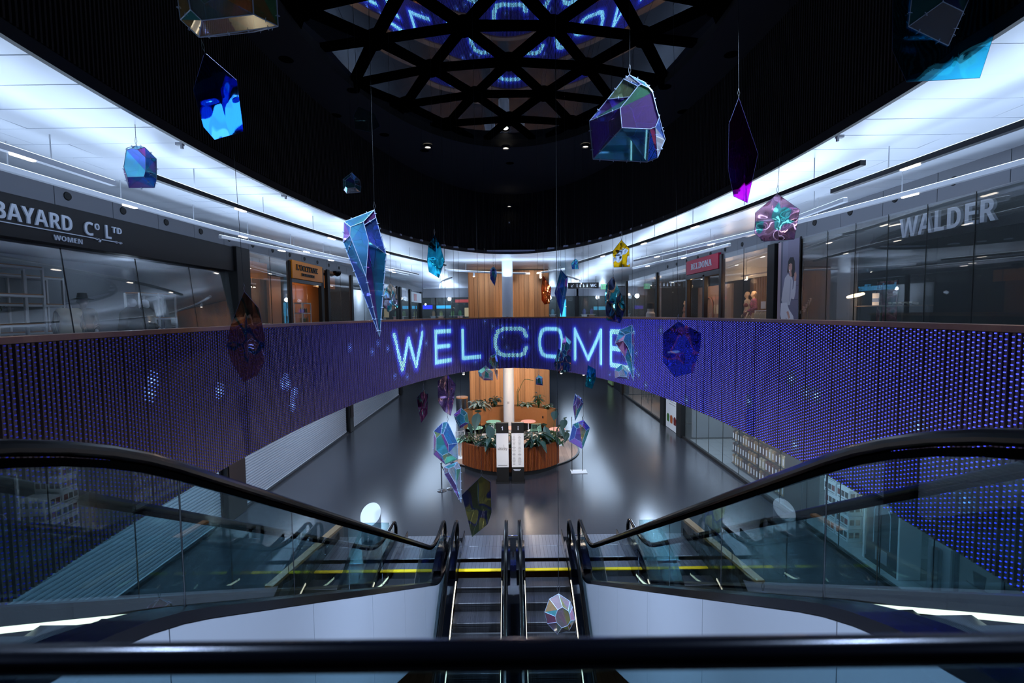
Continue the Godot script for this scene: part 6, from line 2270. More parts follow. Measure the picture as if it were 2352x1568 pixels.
	leafy("dark green plant left of the column in the rear planter", V(-0.95, ry, 24.5), 30, 0.32, 0.08, 0.6, ["leaf_dark"], 122, 0.8)
	leafy("pale variegated plant right of the column in the rear planter", V(0.75, ry, 24.55), 44, 0.26, 0.06, 0.3, ["leaf_pale", "leaf_mid"], 123, 1.4)
	leafy("tall dark plant at the right of the rear planter", V(1.35, ry, 24.4), 30, 0.32, 0.06, 0.75, ["leaf_dark", "leaf_mid"], 124, 0.6)
	leafy("dry looking bushy plant at the right end of the rear planter", V(1.8, ry, 24.1), 20, 0.2, 0.05, 0.3, ["leaf_mid", "leaf_pale"], 125, 1.0)
	var dr := thing("bent_stem_plant", "tall thin stem bending over beside the white column, with a single drooping leaf", "plant", V(0.25, ry, 24.5))
	var db := MB.new()
	db.tube([Vector3(0, 0, 0), Vector3(0.05, 0.8, 0), Vector3(0.25, 1.3, 0.0), Vector3(0.38, 1.5, 0), Vector3(0.6, 1.5, 0), Vector3(0.85, 1.42, 0)], 0.014, 6)
	obj(dr, "stem", db, mats["stem"])
	var lf := MB.new()
	leaf_blade(lf, Vector3(0.4, 1.5, 0), Vector3(1, -0.05, 0.1), 0.5, 0.05, 0.2)
	obj(dr, "leaf", lf, mats["leaf_pale"])
	for k in 3:
		var sl := MB.new()
		sl.tube([Vector3(0.02 * k, 0, 0.05), Vector3(-0.05 + 0.05 * k, 0.9 + 0.1 * k, 0.05)], 0.012, 6)
		obj(dr, "stem", sl, mats["stem"])


func small_things() -> void:
	# white drum with a slanted top on the lower floor
	var d := thing("white_drum", "white upright drum with a slanted top beside the left escalator", "bin", V(-3.62, G, 11.6))
	var b := MB.new()
	var n := 32
	var top := func(a: float) -> Vector3:
		return Vector3(0.25 * cos(a), 0.98 - 0.2 * sin(a), 0.25 * sin(a))
	for k in n:
		var a0 := TAU * k / n
		var a1 := TAU * (k + 1) / n
		var p0 := Vector3(cos(a0), 0, sin(a0)) * 0.25
		var p1 := Vector3(cos(a1), 0, sin(a1)) * 0.25
		b.quads(p0, p1, top.call(a1), top.call(a0), p0 * 4, p1 * 4, p1 * 4, p0 * 4)
	obj(d, "drum", b, mats["track_grey"])
	var lid := MB.new()
	for k in n:
		lid.tri(Vector3(0, 0.985, 0), top.call(TAU * k / n) + Vector3(0, 0.004, 0), top.call(TAU * (k + 1) / n) + Vector3(0, 0.004, 0), Vector3(0, 1, 0.8).normalized())
	obj(d, "lid", lid, mats["white"])
	# timber capped slatted walls beside the outer escalators
	for s in [-1.0, 1.0]:
		var w := thing("slatted_wall", "low slatted wall with a timber cap " + ("left of the outer left escalator" if s < 0 else "right of the outer right escalator"), "low wall")
		var a := V(s * 4.12, G, 11.25)
		var e := V(s * 4.56, G, 8.4)
		var dir := (e - a).normalized()
		var cb := MB.new()
		cb.sweep([a + Vector3(0, 1.0, 0), e + Vector3(0, 1.0, 0)], PackedVector2Array([Vector2(-0.03, -0.08), Vector2(0.03, -0.08), Vector2(0.03, 0.08), Vector2(-0.03, 0.08)]), Vector3.UP)
		obj(w, "cap", cb, mats["oak_light"])
		var m := box_mesh(Vector3(0.03, 0.92, 0.05))
		var ln := a.distance_to(e)
		for k in int(ln / 0.055):
			put(w, "slat", m, mats["walnut"], Transform3D(Basis(Vector3.UP, atan2(dir.x, dir.z)), a + dir * (0.03 + 0.055 * k) + Vector3(0, 0.5, 0)))
		var kb := MB.new()
		kb.sweep([a + Vector3(0, 0.03, 0), e + Vector3(0, 0.03, 0)], PackedVector2Array([Vector2(-0.03, -0.06), Vector2(0.03, -0.06), Vector2(0.03, 0.06), Vector2(-0.03, 0.06)]), Vector3.UP)
		obj(w, "plinth", kb, mats["black"])
		# glass screen at its end
		var g := thing("glass_screen", "clear glass screen between the outer " + ("left" if s < 0 else "right") + " escalator and the slatted wall", "glass screen", V(s * 3.55, G, 11.0))
		bx(g, "pane", Vector3(0, 0.53, 0), Vector3(1.1, 1.0, 0.012), mats["escalator_glass"])
		bx(g, "shoe", Vector3(0, 0.015, 0), Vector3(1.1, 0.03, 0.05), mats["steel"])
	# rope posts left of the planter
	for k in 3:
		var p: Array = [[-2.3, 17.3], [-2.15, 15.9], [-2.45, 15.7]][k]
		var t := thing("rope_post", ["steel rope post just left of the ribbed planter", "steel rope post in front of the left end of the ribbed planter", "steel rope post standing furthest left of the ribbed planter"][k], "rope post", V(p[0], G, p[1]))
		var rb := MB.new()
		rb.lathe(Vector3.ZERO, [Vector2(0.16, 0), Vector2(0.16, 0.015), Vector2(0.03, 0.04), Vector2(0.022, 0.06), Vector2(0.022, 0.92), Vector2(0.035, 0.94), Vector2(0.035, 0.97), Vector2(0, 1.0)], 18)
		obj(t, "post", rb, mats["steel"])
		if k < 2:
			var q: Array = [[-2.15, 15.9], [-2.45, 15.7]][k]
			var rp := []
			for j in 9:
				var u := j / 8.0
				rp.append(Vector3((q[0] - p[0]) * u, 0.9 - 0.3 * sin(PI * u), -(q[1] - p[1]) * u))
			var ro := MB.new()
			ro.tube(rp, 0.014, 6)
			obj(t, "rope", ro, mats["black"])
	# upright glass notice stand right of the planter
	var st := thing("notice_stand", "clear upright panel between two thin dark poles right of the planter", "stand", V(2.42, G, 17.5))
	for e in [-0.2, 0.2]:
		bx(st, "pole", Vector3(e, 1.05, 0), Vector3(0.02, 2.1, 0.02), mats["dark_metal"])
	bx(st, "panel", Vector3(0, 1.55, 0), Vector3(0.38, 0.9, 0.006), mats["shop_glass"])
	bx(st, "base", Vector3(0.05, 0.01, 0.05), Vector3(0.6, 0.02, 0.4), mats["white"])
	# steel bin and tall planter left of the core
	var bn := thing("steel_bin", "steel bin with a timber top left of the timber core", "bin", V(-3.0, G, 27.6))
	var bb := MB.new()
	bb.lathe(Vector3.ZERO, [Vector2(0.34, 0), Vector2(0.34, 1.05)], 24)
	obj(bn, "drum", bb, mats["steel"])
	var bt := MB.new()
	bt.lathe(Vector3.ZERO, [Vector2(0.36, 1.05), Vector2(0.36, 1.12), Vector2(0, 1.12)], 24)
	obj(bn, "lid", bt, mats["oak"])
	# ceiling downlights of the drum
	for k in 4:
		var q: Array = [[-2.42, 4.93, 14.2], [-0.12, 4.93, 14.35], [2.25, 4.93, 14.3], [-0.05, 4.42, 19.7]][k]
		var t := thing("downlight", ["round downlight in the black ceiling, left of three", "round downlight in the black ceiling, middle of three", "round downlight in the black ceiling, right of three", "single downlight low on the dark drum wall above the timber core"][k], "downlight", V(q[0], q[1], q[2]))
		var lb := MB.new()
		lb.lathe(Vector3.ZERO, [Vector2(0.13, 0.06), Vector2(0.13, -0.02), Vector2(0.09, -0.02), Vector2(0.085, 0.02)], 24)
		obj(t, "bezel", lb, mats["graphite"])
		var db := MB.new()
		db.lathe(Vector3.ZERO, [Vector2(0.085, 0.012), Vector2(0, 0.012)], 24)
		obj(t, "lens", db, mats["lamp_glow"])
		if k < 3:
			spot("downlight_beam", V(q[0], q[1] - 0.05, q[2]), V(q[0], -6, q[2] + 0.01), 20.0, COOL, 38.0, 0.08)
		if k == 3:
			bx(t, "bracket", Vector3(0, 0.09, -0.12), Vector3(0.06, 0.06, 0.4), mats["black"])
	for k in 6:
		var s := -1.0 if k < 3 else 1.0
		var dl: float = [-2.0, 1.6, 5.2][k % 3]
		spot("drum_beam", V(s * 3.7, 4.9, dl), V(-s * 0.8, -6, dl + 3.0), 110.0, COOL, 32.0, 0.12)
	var se := thing("sensor", "small square grey sensor on the drum wall below the single downlight", "sensor", V(-0.06, 3.8, 19.95))
	bx(se, "plate", Vector3.ZERO, Vector3(0.14, 0.1, 0.04), mats["graphite"], 0.01)
	bx(se, "eye", Vector3(0, 0, 0.022), Vector3(0.05, 0.05, 0.01), mats["track_grey"], 0.004)
	# lower-ceiling and bulkhead cameras
	var cm := thing("dome_camera", "black dome camera under the left bulkhead right of the orange sign", "camera", V(WL + 0.15, 2.12, 23.4))
	var cb2 := MB.new()
	cb2.lathe(Vector3.ZERO, [Vector2(0.0, -0.2), Vector2(0.14, -0.14), Vector2(0.2, 0.0), Vector2(0.2, 0.06), Vector2(0, 0.06)], 20)
	obj(cm, "dome", cb2, mats["black_gloss"])
	bx(cm, "arm", Vector3(-0.1, 0.05, 0), Vector3(0.2, 0.05, 0.1), mats["black"])
	# small brackets along the edge of the white ceiling
	for s in [-1.0, 1.0]:
		for k in 5:
			var e := ell((PI - (0.75 + 0.25 * k)) * s, 4.9, 12.3)
			var t := thing("edge_bracket", "small grey bracket on the white ceiling's inner edge, " + ORD[k] + " on the " + ("left side" if s < 0 else "right side"), "bracket", V(e.x, C - 0.04, e.y), 0.0, "brackets along the ceiling edge")
			bx(t, "plate", Vector3.ZERO, Vector3(0.1, 0.04, 0.06), mats["track_grey"])
			bx(t, "tongue", Vector3(-0.03 * s, -0.04, 0), Vector3(0.03, 0.06, 0.03), mats["track_grey"])
	# things on the basement floor seen past the escalators
	for s in [-1.0, 1.0]:
		var p := thing("basement_post", "grey metal post on the basement floor " + ("left" if s < 0 else "right") + " of the inner escalators", "post", V(s * 1.72, -10.7, 5.9))
		var pb := MB.new()
		pb.lathe(Vector3.ZERO, [Vector2(0.08, 0), Vector2(0.08, 0.03), Vector2(0.05, 0.05), Vector2(0.05, 1.5), Vector2(0, 1.52)], 14)
		obj(p, "shaft", pb, mats["steel"])
		bx(p, "cap", Vector3(0, 1.53, 0), Vector3(0.14, 0.04, 0.14), mats["dark_metal"])
		for k in 2:
			var c := thing("floor_dot", ["flat green", "flat magenta"][k] + " disc on the basement floor, " + ("left" if s < 0 else "right") + " side", "floor sticker", V(s * (2.35 + 0.5 * k), -10.695, 8.0 - 0.9 * k))
			var cb := MB.new()
			cb.lathe(Vector3.ZERO, [Vector2(0.5, 0), Vector2(0.5, 0.006), Vector2(0, 0.006)], 32)
			obj(c, "disc", cb, mats["mint"] if k == 0 else mats["crimson"])
	omni("basement_lamp", V(-2.3, -6.9, 8.0), 1.6, Color(1.0, 0.9, 0.8), 0.3)
	omni("basement_lamp", V(2.3, -6.9, 8.0), 1.6, Color(1.0, 0.9, 0.8), 0.3)


func hangings() -> void:
	hang_materials()
	crystal("large amber and grey crystal cut off by the picture's top edge", V(-2.625, 2.966, 4.50), [[-0.437, 0.211], [-0.392, -0.231], [-0.236, -0.383], [0.507, -0.306], [0.497, 0.239], [0.062, 0.471]], "amber", 0.62, Vector2(0.05, -0.10), 0.16, 200)
	crystal("big faceted crystal in green, violet and blue hanging before the skylight", V(1.543, 2.415, 6.00), [[-0.548, -0.037], [-0.326, 0.218], [-0.127, 0.462], [-0.052, 0.508], [0.137, 0.422], [0.224, 0.317], [0.330, -0.084], [0.391, -0.270], [0.300, -0.492], [0.175, -0.539], [-0.505, -0.505]], "mixed", 0.50, Vector2(0.06, 0.05), 0.20, 201)
	crystal("tall blue crystal tapering to a long point in front of the left walkway", V(-2.159, 0.986, 7.00), [[0.163, 0.553], [-0.289, 0.388], [-0.312, 0.091], [-0.253, -0.069], [0.188, -1.308], [0.318, -0.094], [0.185, 0.439]], "blue", 0.42, Vector2(-0.02, 0.12), 0.16, 202)
	crystal("small bright blue and cyan crystal hanging before the upper left white ceiling", V(-4.994, 2.051, 6.50), [[-0.164, 0.244], [-0.056, 0.271], [0.060, 0.247], [0.216, 0.090], [0.201, -0.176], [0.159, -0.292], [-0.178, -0.294], [-0.237, -0.090]], "cyan", 0.66, Vector2(0.00, 0.02), 0.10, 203)
	crystal("small dark crystal with a teal top beside the tall blue crystal's cable", V(-2.969, 2.448, 9.00), [[-0.170, 0.101], [-0.002, 0.227], [0.141, 0.089], [0.162, -0.032], [0.150, -0.136], [-0.113, -0.157], [-0.168, -0.092]], "dark", 0.55, Vector2(0.00, 0.00), 0.10, 204)
	crystal("dark blue crystal hanging at the upper right corner above a cyan sheet", V(3.966, 2.863, 4.50), [[-0.241, 0.202], [-0.282, -0.267], [0.091, -0.442], [0.322, 0.119], [0.110, 0.388]], "dark", 0.50, Vector2(0.05, 0.00), 0.14, 205)
	crystal("slim kite-shaped blue and violet crystal left of the toilet sign", V(1.293, 0.601, 12.00), [[-0.037, 0.495], [0.138, 0.296], [0.115, -0.000], [-0.021, -0.695], [-0.195, -0.096]], "blue", 0.45, Vector2(0.00, 0.10), 0.13, 206)
	crystal("tiny blue and green kite crystal in front of the timber core", V(-0.485, 1.080, 13.00), [[-0.090, 0.130], [-0.005, 0.212], [0.077, 0.128], [0.087, -0.038], [0.024, -0.311], [-0.093, -0.120]], "cyan", 0.50, Vector2(0.00, 0.05), 0.06, 207)
	crystal("turquoise and pink crystal with a long spike over the last letter of the diode wall", V(2.463, -0.696, 10.00), [[0.096, 0.425], [0.125, 0.314], [0.135, -0.067], [0.129, -0.768], [-0.050, -0.270], [-0.264, 0.049], [-0.172, 0.317]], "pink", 0.45, Vector2(0.00, 0.08), 0.12, 208)
	crystal("small grey-blue crystal just below the pink spiked one", V(2.343, -1.289, 10.00), [[-0.004, 0.184], [0.164, 0.023], [0.136, -0.146], [-0.143, -0.115], [-0.153, 0.054]], "clear", 0.55, Vector2(0.00, 0.00), 0.10, 209)
	crystal("teal crystal hanging between the letters O and M of the diode wall", V(1.273, -0.787, 11.00), [[-0.018, 0.252], [0.125, 0.108], [0.114, -0.097], [0.001, -0.218], [-0.121, -0.125], [-0.100, 0.080]], "teal", 0.50, Vector2(0.00, 0.00), 0.10, 210)
	crystal("clear crystal with a green facet below the letter C", V(-0.691, -1.547, 12.00), [[0.014, 0.226], [0.191, 0.056], [0.188, -0.158], [-0.047, -0.155], [-0.157, -0.052], [-0.189, 0.083]], "clear", 0.50, Vector2(0.00, 0.00), 0.13, 211)
	crystal("narrow crystal with an orange facet and a green tip below the letter C", V(-0.466, -1.274, 12.00), [[0.061, 0.242], [0.103, 0.029], [0.075, -0.409], [-0.011, -0.127], [-0.142, 0.065], [-0.085, 0.199]], "amber", 0.50, Vector2(0.00, 0.06), 0.08, 212)
	crystal("rounded turquoise and violet crystal left of the shield leaved plant", V(-1.339, -2.674, 12.00), [[0.006, 0.256], [0.161, 0.129], [0.202, -0.133], [-0.037, -0.278], [-0.145, -0.061], [-0.188, 0.088]], "teal", 0.60, Vector2(0.00, 0.00), 0.14, 213)
	crystal("large cyan and magenta crystal left of the ribbed planter", V(-1.459, -2.759, 10.00), [[-0.050, 0.436], [0.053, 0.444], [0.260, -0.015], [0.263, -0.368], [-0.012, -0.489], [-0.262, -0.257], [-0.251, 0.248]], "cyanmag", 0.50, Vector2(-0.04, 0.02), 0.20, 214)
	crystal("long pointed turquoise and violet crystal just under the large cyan and magenta one", V(-1.300, -3.470, 10.00), [[0.084, 0.286], [0.157, 0.141], [0.153, -0.621], [-0.194, 0.020], [-0.200, 0.174]], "clear", 0.45, Vector2(0.00, 0.10), 0.13, 215)
	crystal("yellow topped violet kite crystal above the right side of the cafe", V(1.674, -2.358, 12.00), [[-0.064, 0.279], [0.104, 0.164], [0.148, 0.028], [-0.066, -0.424], [-0.121, -0.048]], "violet", 0.50, Vector2(0.00, 0.08), 0.10, 216)
	crystal("broad violet and blue crystal beside the notice stand", V(1.715, -3.043, 12.00), [[-0.029, 0.227], [0.106, 0.282], [0.274, 0.075], [0.081, -0.483], [-0.268, -0.273], [-0.164, 0.171]], "violet", 0.55, Vector2(0.00, 0.00), 0.16, 217)
	crystal("pastel many-sided crystal hanging above the right inner escalator", V(0.500, -3.307, 5.00), [[-0.019, 0.225], [0.106, 0.139], [0.134, 0.070], [0.158, -0.075], [0.095, -0.189], [-0.036, -0.238], [-0.145, -0.117], [-0.173, 0.018], [-0.120, 0.167]], "pastel", 0.50, Vector2(0.02, 0.03), 0.11, 218)
	crystal("small violet crystal hanging right of the white column under the diode wall", V(0.801, -1.999, 14.00), [[-0.017, 0.153], [0.100, 0.086], [0.111, -0.164], [-0.098, -0.136], [-0.096, 0.062]], "teal", 0.60, Vector2(0.00, 0.00), 0.10, 219)
	sheet("flat five-sided sheet with a bright blue lower half at the upper left", V(-3.636, 2.632, 6.00), [[0.034, 0.550], [0.353, 0.239], [0.268, -0.322], [-0.153, -0.397], [-0.254, -0.243], [-0.249, 0.173]], "blue", 0.25, 300)
	sheet("tall flat sheet with a magenta tip at the upper right", V(3.103, 2.075, 6.50), [[-0.000, 0.803], [0.255, 0.045], [0.107, -0.615], [-0.078, -0.525], [-0.149, -0.159], [-0.135, 0.451]], "magenta", -0.20, 301)
	sheet("flat pink and turquoise sheet in front of the right walkway", V(3.873, 1.301, 7.00), [[0.022, 0.398], [0.366, 0.168], [0.312, -0.255], [-0.136, -0.282], [-0.279, -0.160], [-0.285, 0.131]], "pink", 0.30, 302)
	sheet("large cyan flat sheet at the upper right corner", V(3.952, 2.517, 4.50), [[0.676, 0.462], [0.409, -0.388], [-0.269, -0.419], [-0.405, -0.129], [-0.411, 0.474]], "cyan", -0.10, 303)
	sheet("tall flat sheet with amber and teal patches in front of the left diode wall", V(-3.954, -0.399, 7.00), [[0.016, 0.771], [0.218, 0.518], [0.272, 0.110], [0.241, -0.294], [0.123, -0.482], [-0.091, -0.585], [-0.252, -0.269], [-0.299, -0.020], [-0.228, 0.252]], "copper", 0.20, 304)
	sheet("flat clear cyan sheet in front of the white ceiling left of the core", V(-1.610, 1.216, 10.00), [[0.007, 0.454], [0.121, 0.235], [0.207, -0.093], [0.080, -0.447], [-0.129, -0.317], [-0.160, -0.070], [-0.126, 0.238]], "cyan", 0.10, 305)
	sheet("flat sheet with tan and teal bands beside the tall blue crystal", V(-2.315, 0.327, 9.00), [[0.007, 0.277], [0.121, 0.168], [0.161, -0.180], [-0.041, -0.277], [-0.128, -0.118], [-0.121, 0.130]], "tan", -0.30, 306)
	sheet("flat yellow sheet before the right white ceiling", V(2.093, 1.089, 9.00), [[-0.002, 0.276], [0.147, 0.120], [0.164, -0.225], [-0.142, -0.237], [-0.167, 0.066]], "yellow", 0.20, 307)
	sheet("crumpled turquoise and copper sheet right of the toilet sign", V(1.958, 0.214, 9.00), [[-0.015, 0.474], [0.160, 0.076], [0.219, -0.140], [0.111, -0.422], [-0.147, -0.361], [-0.180, 0.063], [-0.147, 0.310]], "copper2", -0.20, 308)
	sheet("small blue and cyan sheet before the white ceiling above the toilet sign", V(1.751, 1.330, 13.00), [[0.005, 0.149], [0.077, 0.101], [0.100, -0.136], [-0.079, -0.134], [-0.103, 0.020]], "blue2", 0.10, 309)
	sheet("orange sheet in front of the right edge of the timber core", V(0.930, 0.550, 13.00), [[-0.060, 0.489], [0.165, 0.142], [0.126, -0.288], [-0.018, -0.310], [-0.101, -0.190], [-0.111, 0.157]], "orange", 0.50, 310)
	sheet("dark sheet with red and blue patches in front of the right diode wall", V(2.898, -0.647, 8.00), [[-0.051, 0.481], [0.336, 0.276], [0.310, 0.016], [0.181, -0.393], [-0.132, -0.464], [-0.327, -0.200], [-0.316, 0.284]], "redblue", -0.30, 311)
	sheet("dark teal and copper sheet below the letters O and M", V(1.233, -1.229, 11.50), [[-0.103, 0.362], [0.217, 0.144], [0.205, -0.200], [-0.106, -0.261], [-0.212, -0.045]], "copper3", 0.20, 312)
	sheet("clear teal sheet hanging across the lower edge of the diode wall right of centre", V(2.027, -1.664, 12.00), [[-0.091, 0.325], [0.110, 0.210], [0.121, -0.015], [0.020, -0.295], [-0.159, -0.225]], "cyan", 0.10, 313)
	sheet("green and maroon sheet above the lower left floor", V(-2.130, -2.122, 11.00), [[0.023, 0.351], [0.134, 0.246], [0.113, -0.221], [-0.035, -0.428], [-0.100, -0.104], [-0.135, 0.156]], "maroon", -0.30, 314)
	sheet("tall violet sheet with a white squiggle above the large cyan and magenta crystal", V(-1.554, -1.911, 11.00), [[0.029, 0.505], [0.219, 0.266], [0.161, -0.127], [0.082, -0.490], [-0.081, -0.374], [-0.210, -0.133], [-0.200, 0.353]], "violet", 0.20, 315)
	sheet("large flat sheet in green, yellow and navy in front of the ribbed planter", V(-0.646, -3.724, 9.00), [[0.022, 0.584], [0.198, 0.461], [0.207, -0.165], [0.126, -0.410], [-0.186, -0.669], [-0.367, 0.199]], "green", 0.25, 316)
	sheet("faint green glassy sheet below the left side of the skylight", V(-2.392, 3.219, 8.00), [[-0.107, 0.225], [0.156, 0.117], [0.244, -0.095], [0.075, -0.185], [-0.176, -0.126], [-0.192, 0.064]], "ghost", 0.30, 317)


func film(key: String, col: Color, metal := 0.34) -> StandardMaterial3D:
	if mats.has(key):
		return mats[key]
	var p := 0.3 if key.begins_with("f_") else 0.6
	var m := mat(key, Color(pow(col.r, p), pow(col.g, p), pow(col.b, p)), 0.03, metal)
	m.refraction_enabled = true
	m.refraction_scale = 0.03
	m.albedo_color.a = 0.14 if key.begins_with("f_") else 0.0
	return m


var palettes := {}


func tint(c: Color) -> Color:
	return Color(pow(c.r, 0.36), pow(c.g, 0.36), pow(c.b, 0.36))


func hang_materials() -> void:
	film("f_cyan", Color(0.12, 0.78, 0.97))
	film("f_sky", Color(0.1, 0.55, 0.98))
	film("f_blue", Color(0.12, 0.28, 0.95))
	film("f_navy", Color(0.1, 0.14, 0.6))
	film("f_violet", Color(0.52, 0.25, 0.93))
	film("f_magenta", Color(0.88, 0.2, 0.85))
	film("f_pink", Color(0.98, 0.35, 0.6))
	film("f_amber", Color(0.97, 0.55, 0.2))
	film("f_yellow", Color(0.95, 0.88, 0.35))
	film("f_green", Color(0.25, 0.85, 0.5))
	film("f_lime", Color(0.7, 0.93, 0.4))
	film("f_teal", Color(0.1, 0.62, 0.65))
	film("f_clear", Color(0.88, 0.9, 0.97), 0.18)
	film("f_rose", Color(0.85, 0.6, 0.72), 0.2)
	film("f_smoke", Color(0.45, 0.45, 0.55), 0.25)
	palettes = {
		"amber": ["f_amber", "f_smoke", "f_amber", "f_teal", "f_amber", "f_clear", "f_green"],
		"mixed": ["f_violet", "f_green", "f_lime", "f_violet", "f_clear", "f_blue", "f_cyan", "f_magenta", "f_sky", "f_navy"],
		"blue": ["f_sky", "f_cyan", "f_violet", "f_blue", "f_sky", "f_magenta", "f_blue"],
		"cyan": ["f_cyan", "f_blue", "f_cyan", "f_violet", "f_blue", "f_magenta", "f_smoke"],
		"dark": ["f_teal", "f_navy", "f_smoke", "f_blue", "f_smoke", "f_cyan"],
		"pink": ["f_cyan", "f_teal", "f_pink", "f_magenta", "f_sky", "f_pink"],
		"clear": ["f_clear", "f_cyan", "f_clear", "f_green", "f_violet", "f_clear", "f_rose"],
		"teal": ["f_teal", "f_cyan", "f_green", "f_violet", "f_magenta", "f_blue"],
		"cyanmag": ["f_cyan", "f_magenta", "f_sky", "f_magenta", "f_clear", "f_blue", "f_lime"],
		"violet": ["f_violet", "f_yellow", "f_blue", "f_magenta", "f_cyan", "f_violet"],
		"pastel": ["f_rose", "f_yellow", "f_clear", "f_green", "f_pink", "f_violet", "f_amber", "f_teal"],
	}
	var wavy := noise_tex(400, 0.012, [], 128, FastNoiseLite.TYPE_SIMPLEX_SMOOTH, 2, true, 5.0)
	var sheets := {
		"blue": [Color(0.002, 0.16, 0.98), Color(0.002, 0.12, 0.95), Color(0.02, 0.25, 1.0), 0.6],
		"magenta": [Color(0.75, 0.001, 0.85), Color(0.85, 0.001, 0.8), Color(0.6, 0.001, 0.85), 0.1],
		"pink": [Color(0.95, 0.5, 0.7), Color(0.85, 0.45, 0.75), Color(0.2, 0.9, 0.85), 0.35],
		"cyan": [Color(0.01, 0.6, 0.9), Color(0.015, 0.7, 0.92), Color(0.01, 0.55, 0.85), 0.25],
		"copper": [Color(0.75, 0.42, 0.32), Color(0.1, 0.3, 0.35), Color(0.9, 0.55, 0.35), 0.4],
		"tan": [Color(0.92, 0.72, 0.55), Color(0.1, 0.6, 0.7), Color(0.7, 0.65, 0.85), 0.25],
		"yellow": [Color(0.97, 0.5, 0.002), Color(0.9, 0.4, 0.002), Color(0.7, 0.8, 0.95), 0.25],
		"copper2": [Color(0.1, 0.65, 0.75), Color(0.95, 0.6, 0.4), Color(0.15, 0.2, 0.4), 0.4],
		"blue2": [Color(0.05, 0.25, 0.9), Color(0.1, 0.8, 0.97), Color(0.1, 0.75, 0.97), 0.2],
		"orange": [Color(0.9, 0.12, 0.02), Color(0.85, 0.1, 0.02), Color(0.95, 0.25, 0.05), 0.25],
		"redblue": [Color(0.15, 0.25, 0.6), Color(0.85, 0.3, 0.4), Color(0.1, 0.12, 0.4), 0.3],
		"copper3": [Color(0.1, 0.3, 0.4), Color(0.9, 0.5, 0.4), Color(0.08, 0.2, 0.3), 0.3],
		"maroon": [Color(0.5, 0.1, 0.35), Color(0.45, 0.9, 0.75), Color(0.6, 0.2, 0.45), 0.3],
		"violet": [Color(0.65, 0.35, 0.85), Color(0.6, 0.3, 0.8), Color(0.95, 0.5, 0.6), 0.25],
		"green": [Color(0.3, 0.45, 0.25), Color(0.15, 0.2, 0.6), Color(0.85, 0.9, 0.35), 0.35],
		"ghost": [Color(0.5, 0.8, 0.75), Color(0.55, 0.85, 0.8), Color(0.5, 0.8, 0.75), 0.3],
	}
	var k := 0
	for s in sheets:
		var m := film("s_" + s, Color.WHITE, sheets[s][3])
		m.albedo_texture = noise_tex(410 + k, 0.014, [[0.0, tint(sheets[s][0])], [0.46, tint(sheets[s][0])], [0.5, tint(sheets[s][1])], [0.58, tint(sheets[s][1])], [0.62, tint(sheets[s][2])], [1.0, tint(sheets[s][2])]], 96, FastNoiseLite.TYPE_SIMPLEX_SMOOTH, 2)
		m.normal_enabled = true
		m.normal_texture = wavy
		m.normal_scale = 0.1 if s in ["blue", "magenta"] else 0.35
		k += 1


func facet(parent: Node, pts: Array, out_dir: Vector3, m: Material) -> void:
	# a thin pane: the polygon, its copy set back, and the edges between
	var nn := Vector3.ZERO
	for i in pts.size():
		var a: Vector3 = pts[i]
		var b: Vector3 = pts[(i + 1) % pts.size()]
		nn += a.cross(b)
	nn = nn.normalized()
	if nn.dot(out_dir) < 0:
		nn = -nn
	var b := MB.new()
	var cen := Vector3.ZERO
	for p in pts:
		cen += p / pts.size()
	var f := []
	for p in pts:
		f.append(p.lerp(cen, 0.006))
	var off := -nn * 0.004
	for i in range(1, f.size() - 1):
		b.tri(f[0], f[i], f[i + 1], nn)
		b.tri(f[0] + off, f[i] + off, f[i + 1] + off, -nn)
	for i in f.size():
		var a: Vector3 = f[i]
		var c: Vector3 = f[(i + 1) % f.size()]
		b.quad(a, c, c + off, a + off, (c - a).cross(nn).normalized() * (1.0 if (c - a).cross(nn).dot(a - cen) > 0 else -1.0))
	obj(parent, "facet", b, m)


func hang_from(t: Node3D, top: Vector3) -> void:
	var wx := t.position.x + top.x
	var wd := -(t.position.z + top.z)
	var roof := 5.0
	if pow(wx / 3.7, 2) + pow((wd - 8.3) / 6.2, 2) < 1.0:
		roof = sky_h(wx, wd) + 0.06
	var up := roof + EYE - t.position.y - top.y
	var g := top + Vector3(0, 0.13, 0)
	var cb := MB.new()
	cb.tube([g, top + Vector3(0, up, 0)], 0.0032, 5)
	obj(t, "cable", cb, mats["cable"])
	var hb := MB.new()
	hb.tube([top, top + Vector3(0.015, 0.06, 0), g], 0.003, 5)
	hb.tube([top, top + Vector3(-0.015, 0.06, 0), g], 0.003, 5)
	obj(t, "hook", hb, mats["steel"])


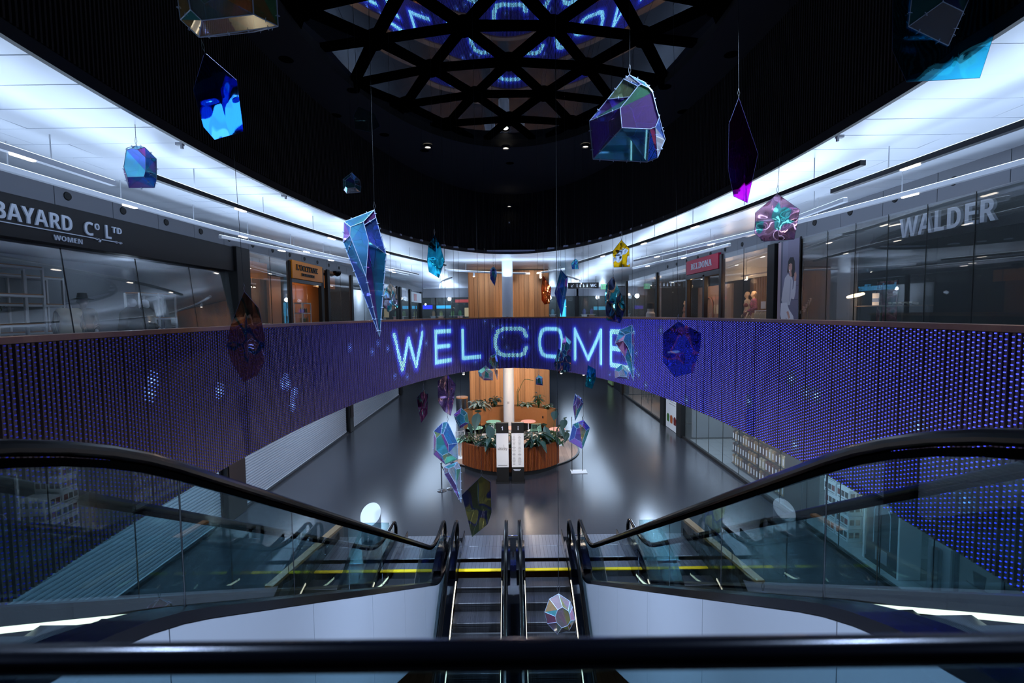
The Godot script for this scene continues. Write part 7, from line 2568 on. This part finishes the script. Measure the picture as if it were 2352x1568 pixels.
func crystal(label: String, at: Vector3, ring: Array, pal: String, inner: float, off: Vector2, deep: float, sd: int) -> void:
	mat("cable", Color(0.1, 0.11, 0.13), 0.4, 0.5)
	mat("acrylic_edge", Color(0.6, 0.66, 0.78), 0.3)
	var t := thing("crystal", label, "crystal", at)
	rng.seed = sd
	var n := ring.size()
	var o := []
	var big := 0.0
	for p in ring:
		o.append(Vector3(p[0], p[1], rng.randf_range(-0.25, 0.25) * deep * 0.3))
		big = maxf(big, Vector2(p[0], p[1]).length())
	var pl: Array = palettes[pal]
	var edges := MB.new()
	var clips := MB.new()
	var r := clampf(big * 0.009, 0.003, 0.006)
	for s in [1.0, -1.0]:
		var f := []
		var sc := inner if s > 0 else inner * 0.8
		for p in ring:
			f.append(Vector3(p[0] * sc + off.x * s, p[1] * sc + off.y, deep * s))
		# the front face is split once, across its widest pair of corners
		var h := n / 2
		var cen: Vector3 = (f[0] + f[h]) * 0.5
		var ridge := Vector3(cen.x, cen.y, deep * s * 1.12)
		for i in n:
			var j := (i + 1) % n
			facet(t, [o[i], o[j], f[j]], (o[i] + o[j]) * 0.5 + Vector3(0, 0, deep * s), mats[pl[(i * 2 + (0 if s > 0 else 3)) % pl.size()]])
			facet(t, [o[i], f[j], f[i]], (o[i] + o[j]) * 0.5 + Vector3(0, 0, deep * s), mats[pl[(i * 2 + (0 if s > 0 else 3) + (rng.randi() % 2)) % pl.size()]])
			edges.tube([o[i], f[i]], r, 5)
			edges.tube([f[i], f[j]], r, 5)
			if s > 0:
				edges.tube([o[i], o[j]], r, 5)
			for e in [[o[i], f[i]], [o[i], o[j]]]:
				var m2 := maxi(1, int(e[0].distance_to(e[1]) / 0.17))
				for q in m2:
					var c: Vector3 = e[0].lerp(e[1], (q + 0.5) / m2)
					var side: Vector3 = (e[1] - e[0]).normalized().cross(Vector3(0, 0, 1)).normalized()
					if side.length() < 0.5:
						side = Vector3.RIGHT
					clips.tube([c - side * 0.02 + Vector3(0, 0, 0.006 * s), c + Vector3(0, 0, 0.012 * s), c + side * 0.02 + Vector3(0, 0, 0.006 * s)], 0.0035, 4)
		for part in [range(0, h + 1), range(h, n + 1)]:
			var poly := []
			for i in part:
				poly.append(f[i % n])
			if poly.size() >= 3:
				facet(t, poly, Vector3(0, 0, s), mats[pl[(1 if part[0] == 0 else 0) + (0 if s > 0 else 2)]])
	var eo := obj(t, "edge_strips", edges, mats["acrylic_edge"])
	eo.set_meta("kind", "stuff")
	if big > 0.3:
		var co := obj(t, "clips", clips, mats["acrylic_edge"])
		co.set_meta("kind", "stuff")
	var top: Vector3 = o[0]
	for p in o:
		if p.y > top.y:
			top = p
	hang_from(t, top)


func sheet(label: String, at: Vector3, ring: Array, pal: String, turn: float, sd: int) -> void:
	var t := thing("film_sheet", label, "film sheet", at, 0.0)
	rng.seed = sd
	var poly := PackedVector2Array()
	for p in ring:
		poly.append(Vector2(p[0], p[1]))
	var b := MB.new()
	b.prism(poly, 0.004, Transform3D(Basis(Vector3.UP, 0.0), Vector3.ZERO))
	obj(t, "film", b, mats["s_" + pal])
	var e := MB.new()
	var loop := []
	for p in ring:
		loop.append(Vector3(p[0], p[1], 0))
	loop.append(loop[0])
	for i in ring.size():
		e.tube([loop[i], loop[i + 1]], 0.0022, 4)
	obj(t, "edge", e, mat("sheet_edge", Color(0.12, 0.14, 0.3), 0.4))
	var top: Vector3 = loop[0]
	for p in loop:
		if p.y > top.y:
			top = p
	hang_from(t, top)
	t.rotation = Vector3(0.36, -0.12, 0) if pal == "blue" else Vector3(turn * 0.25, 0, 0)
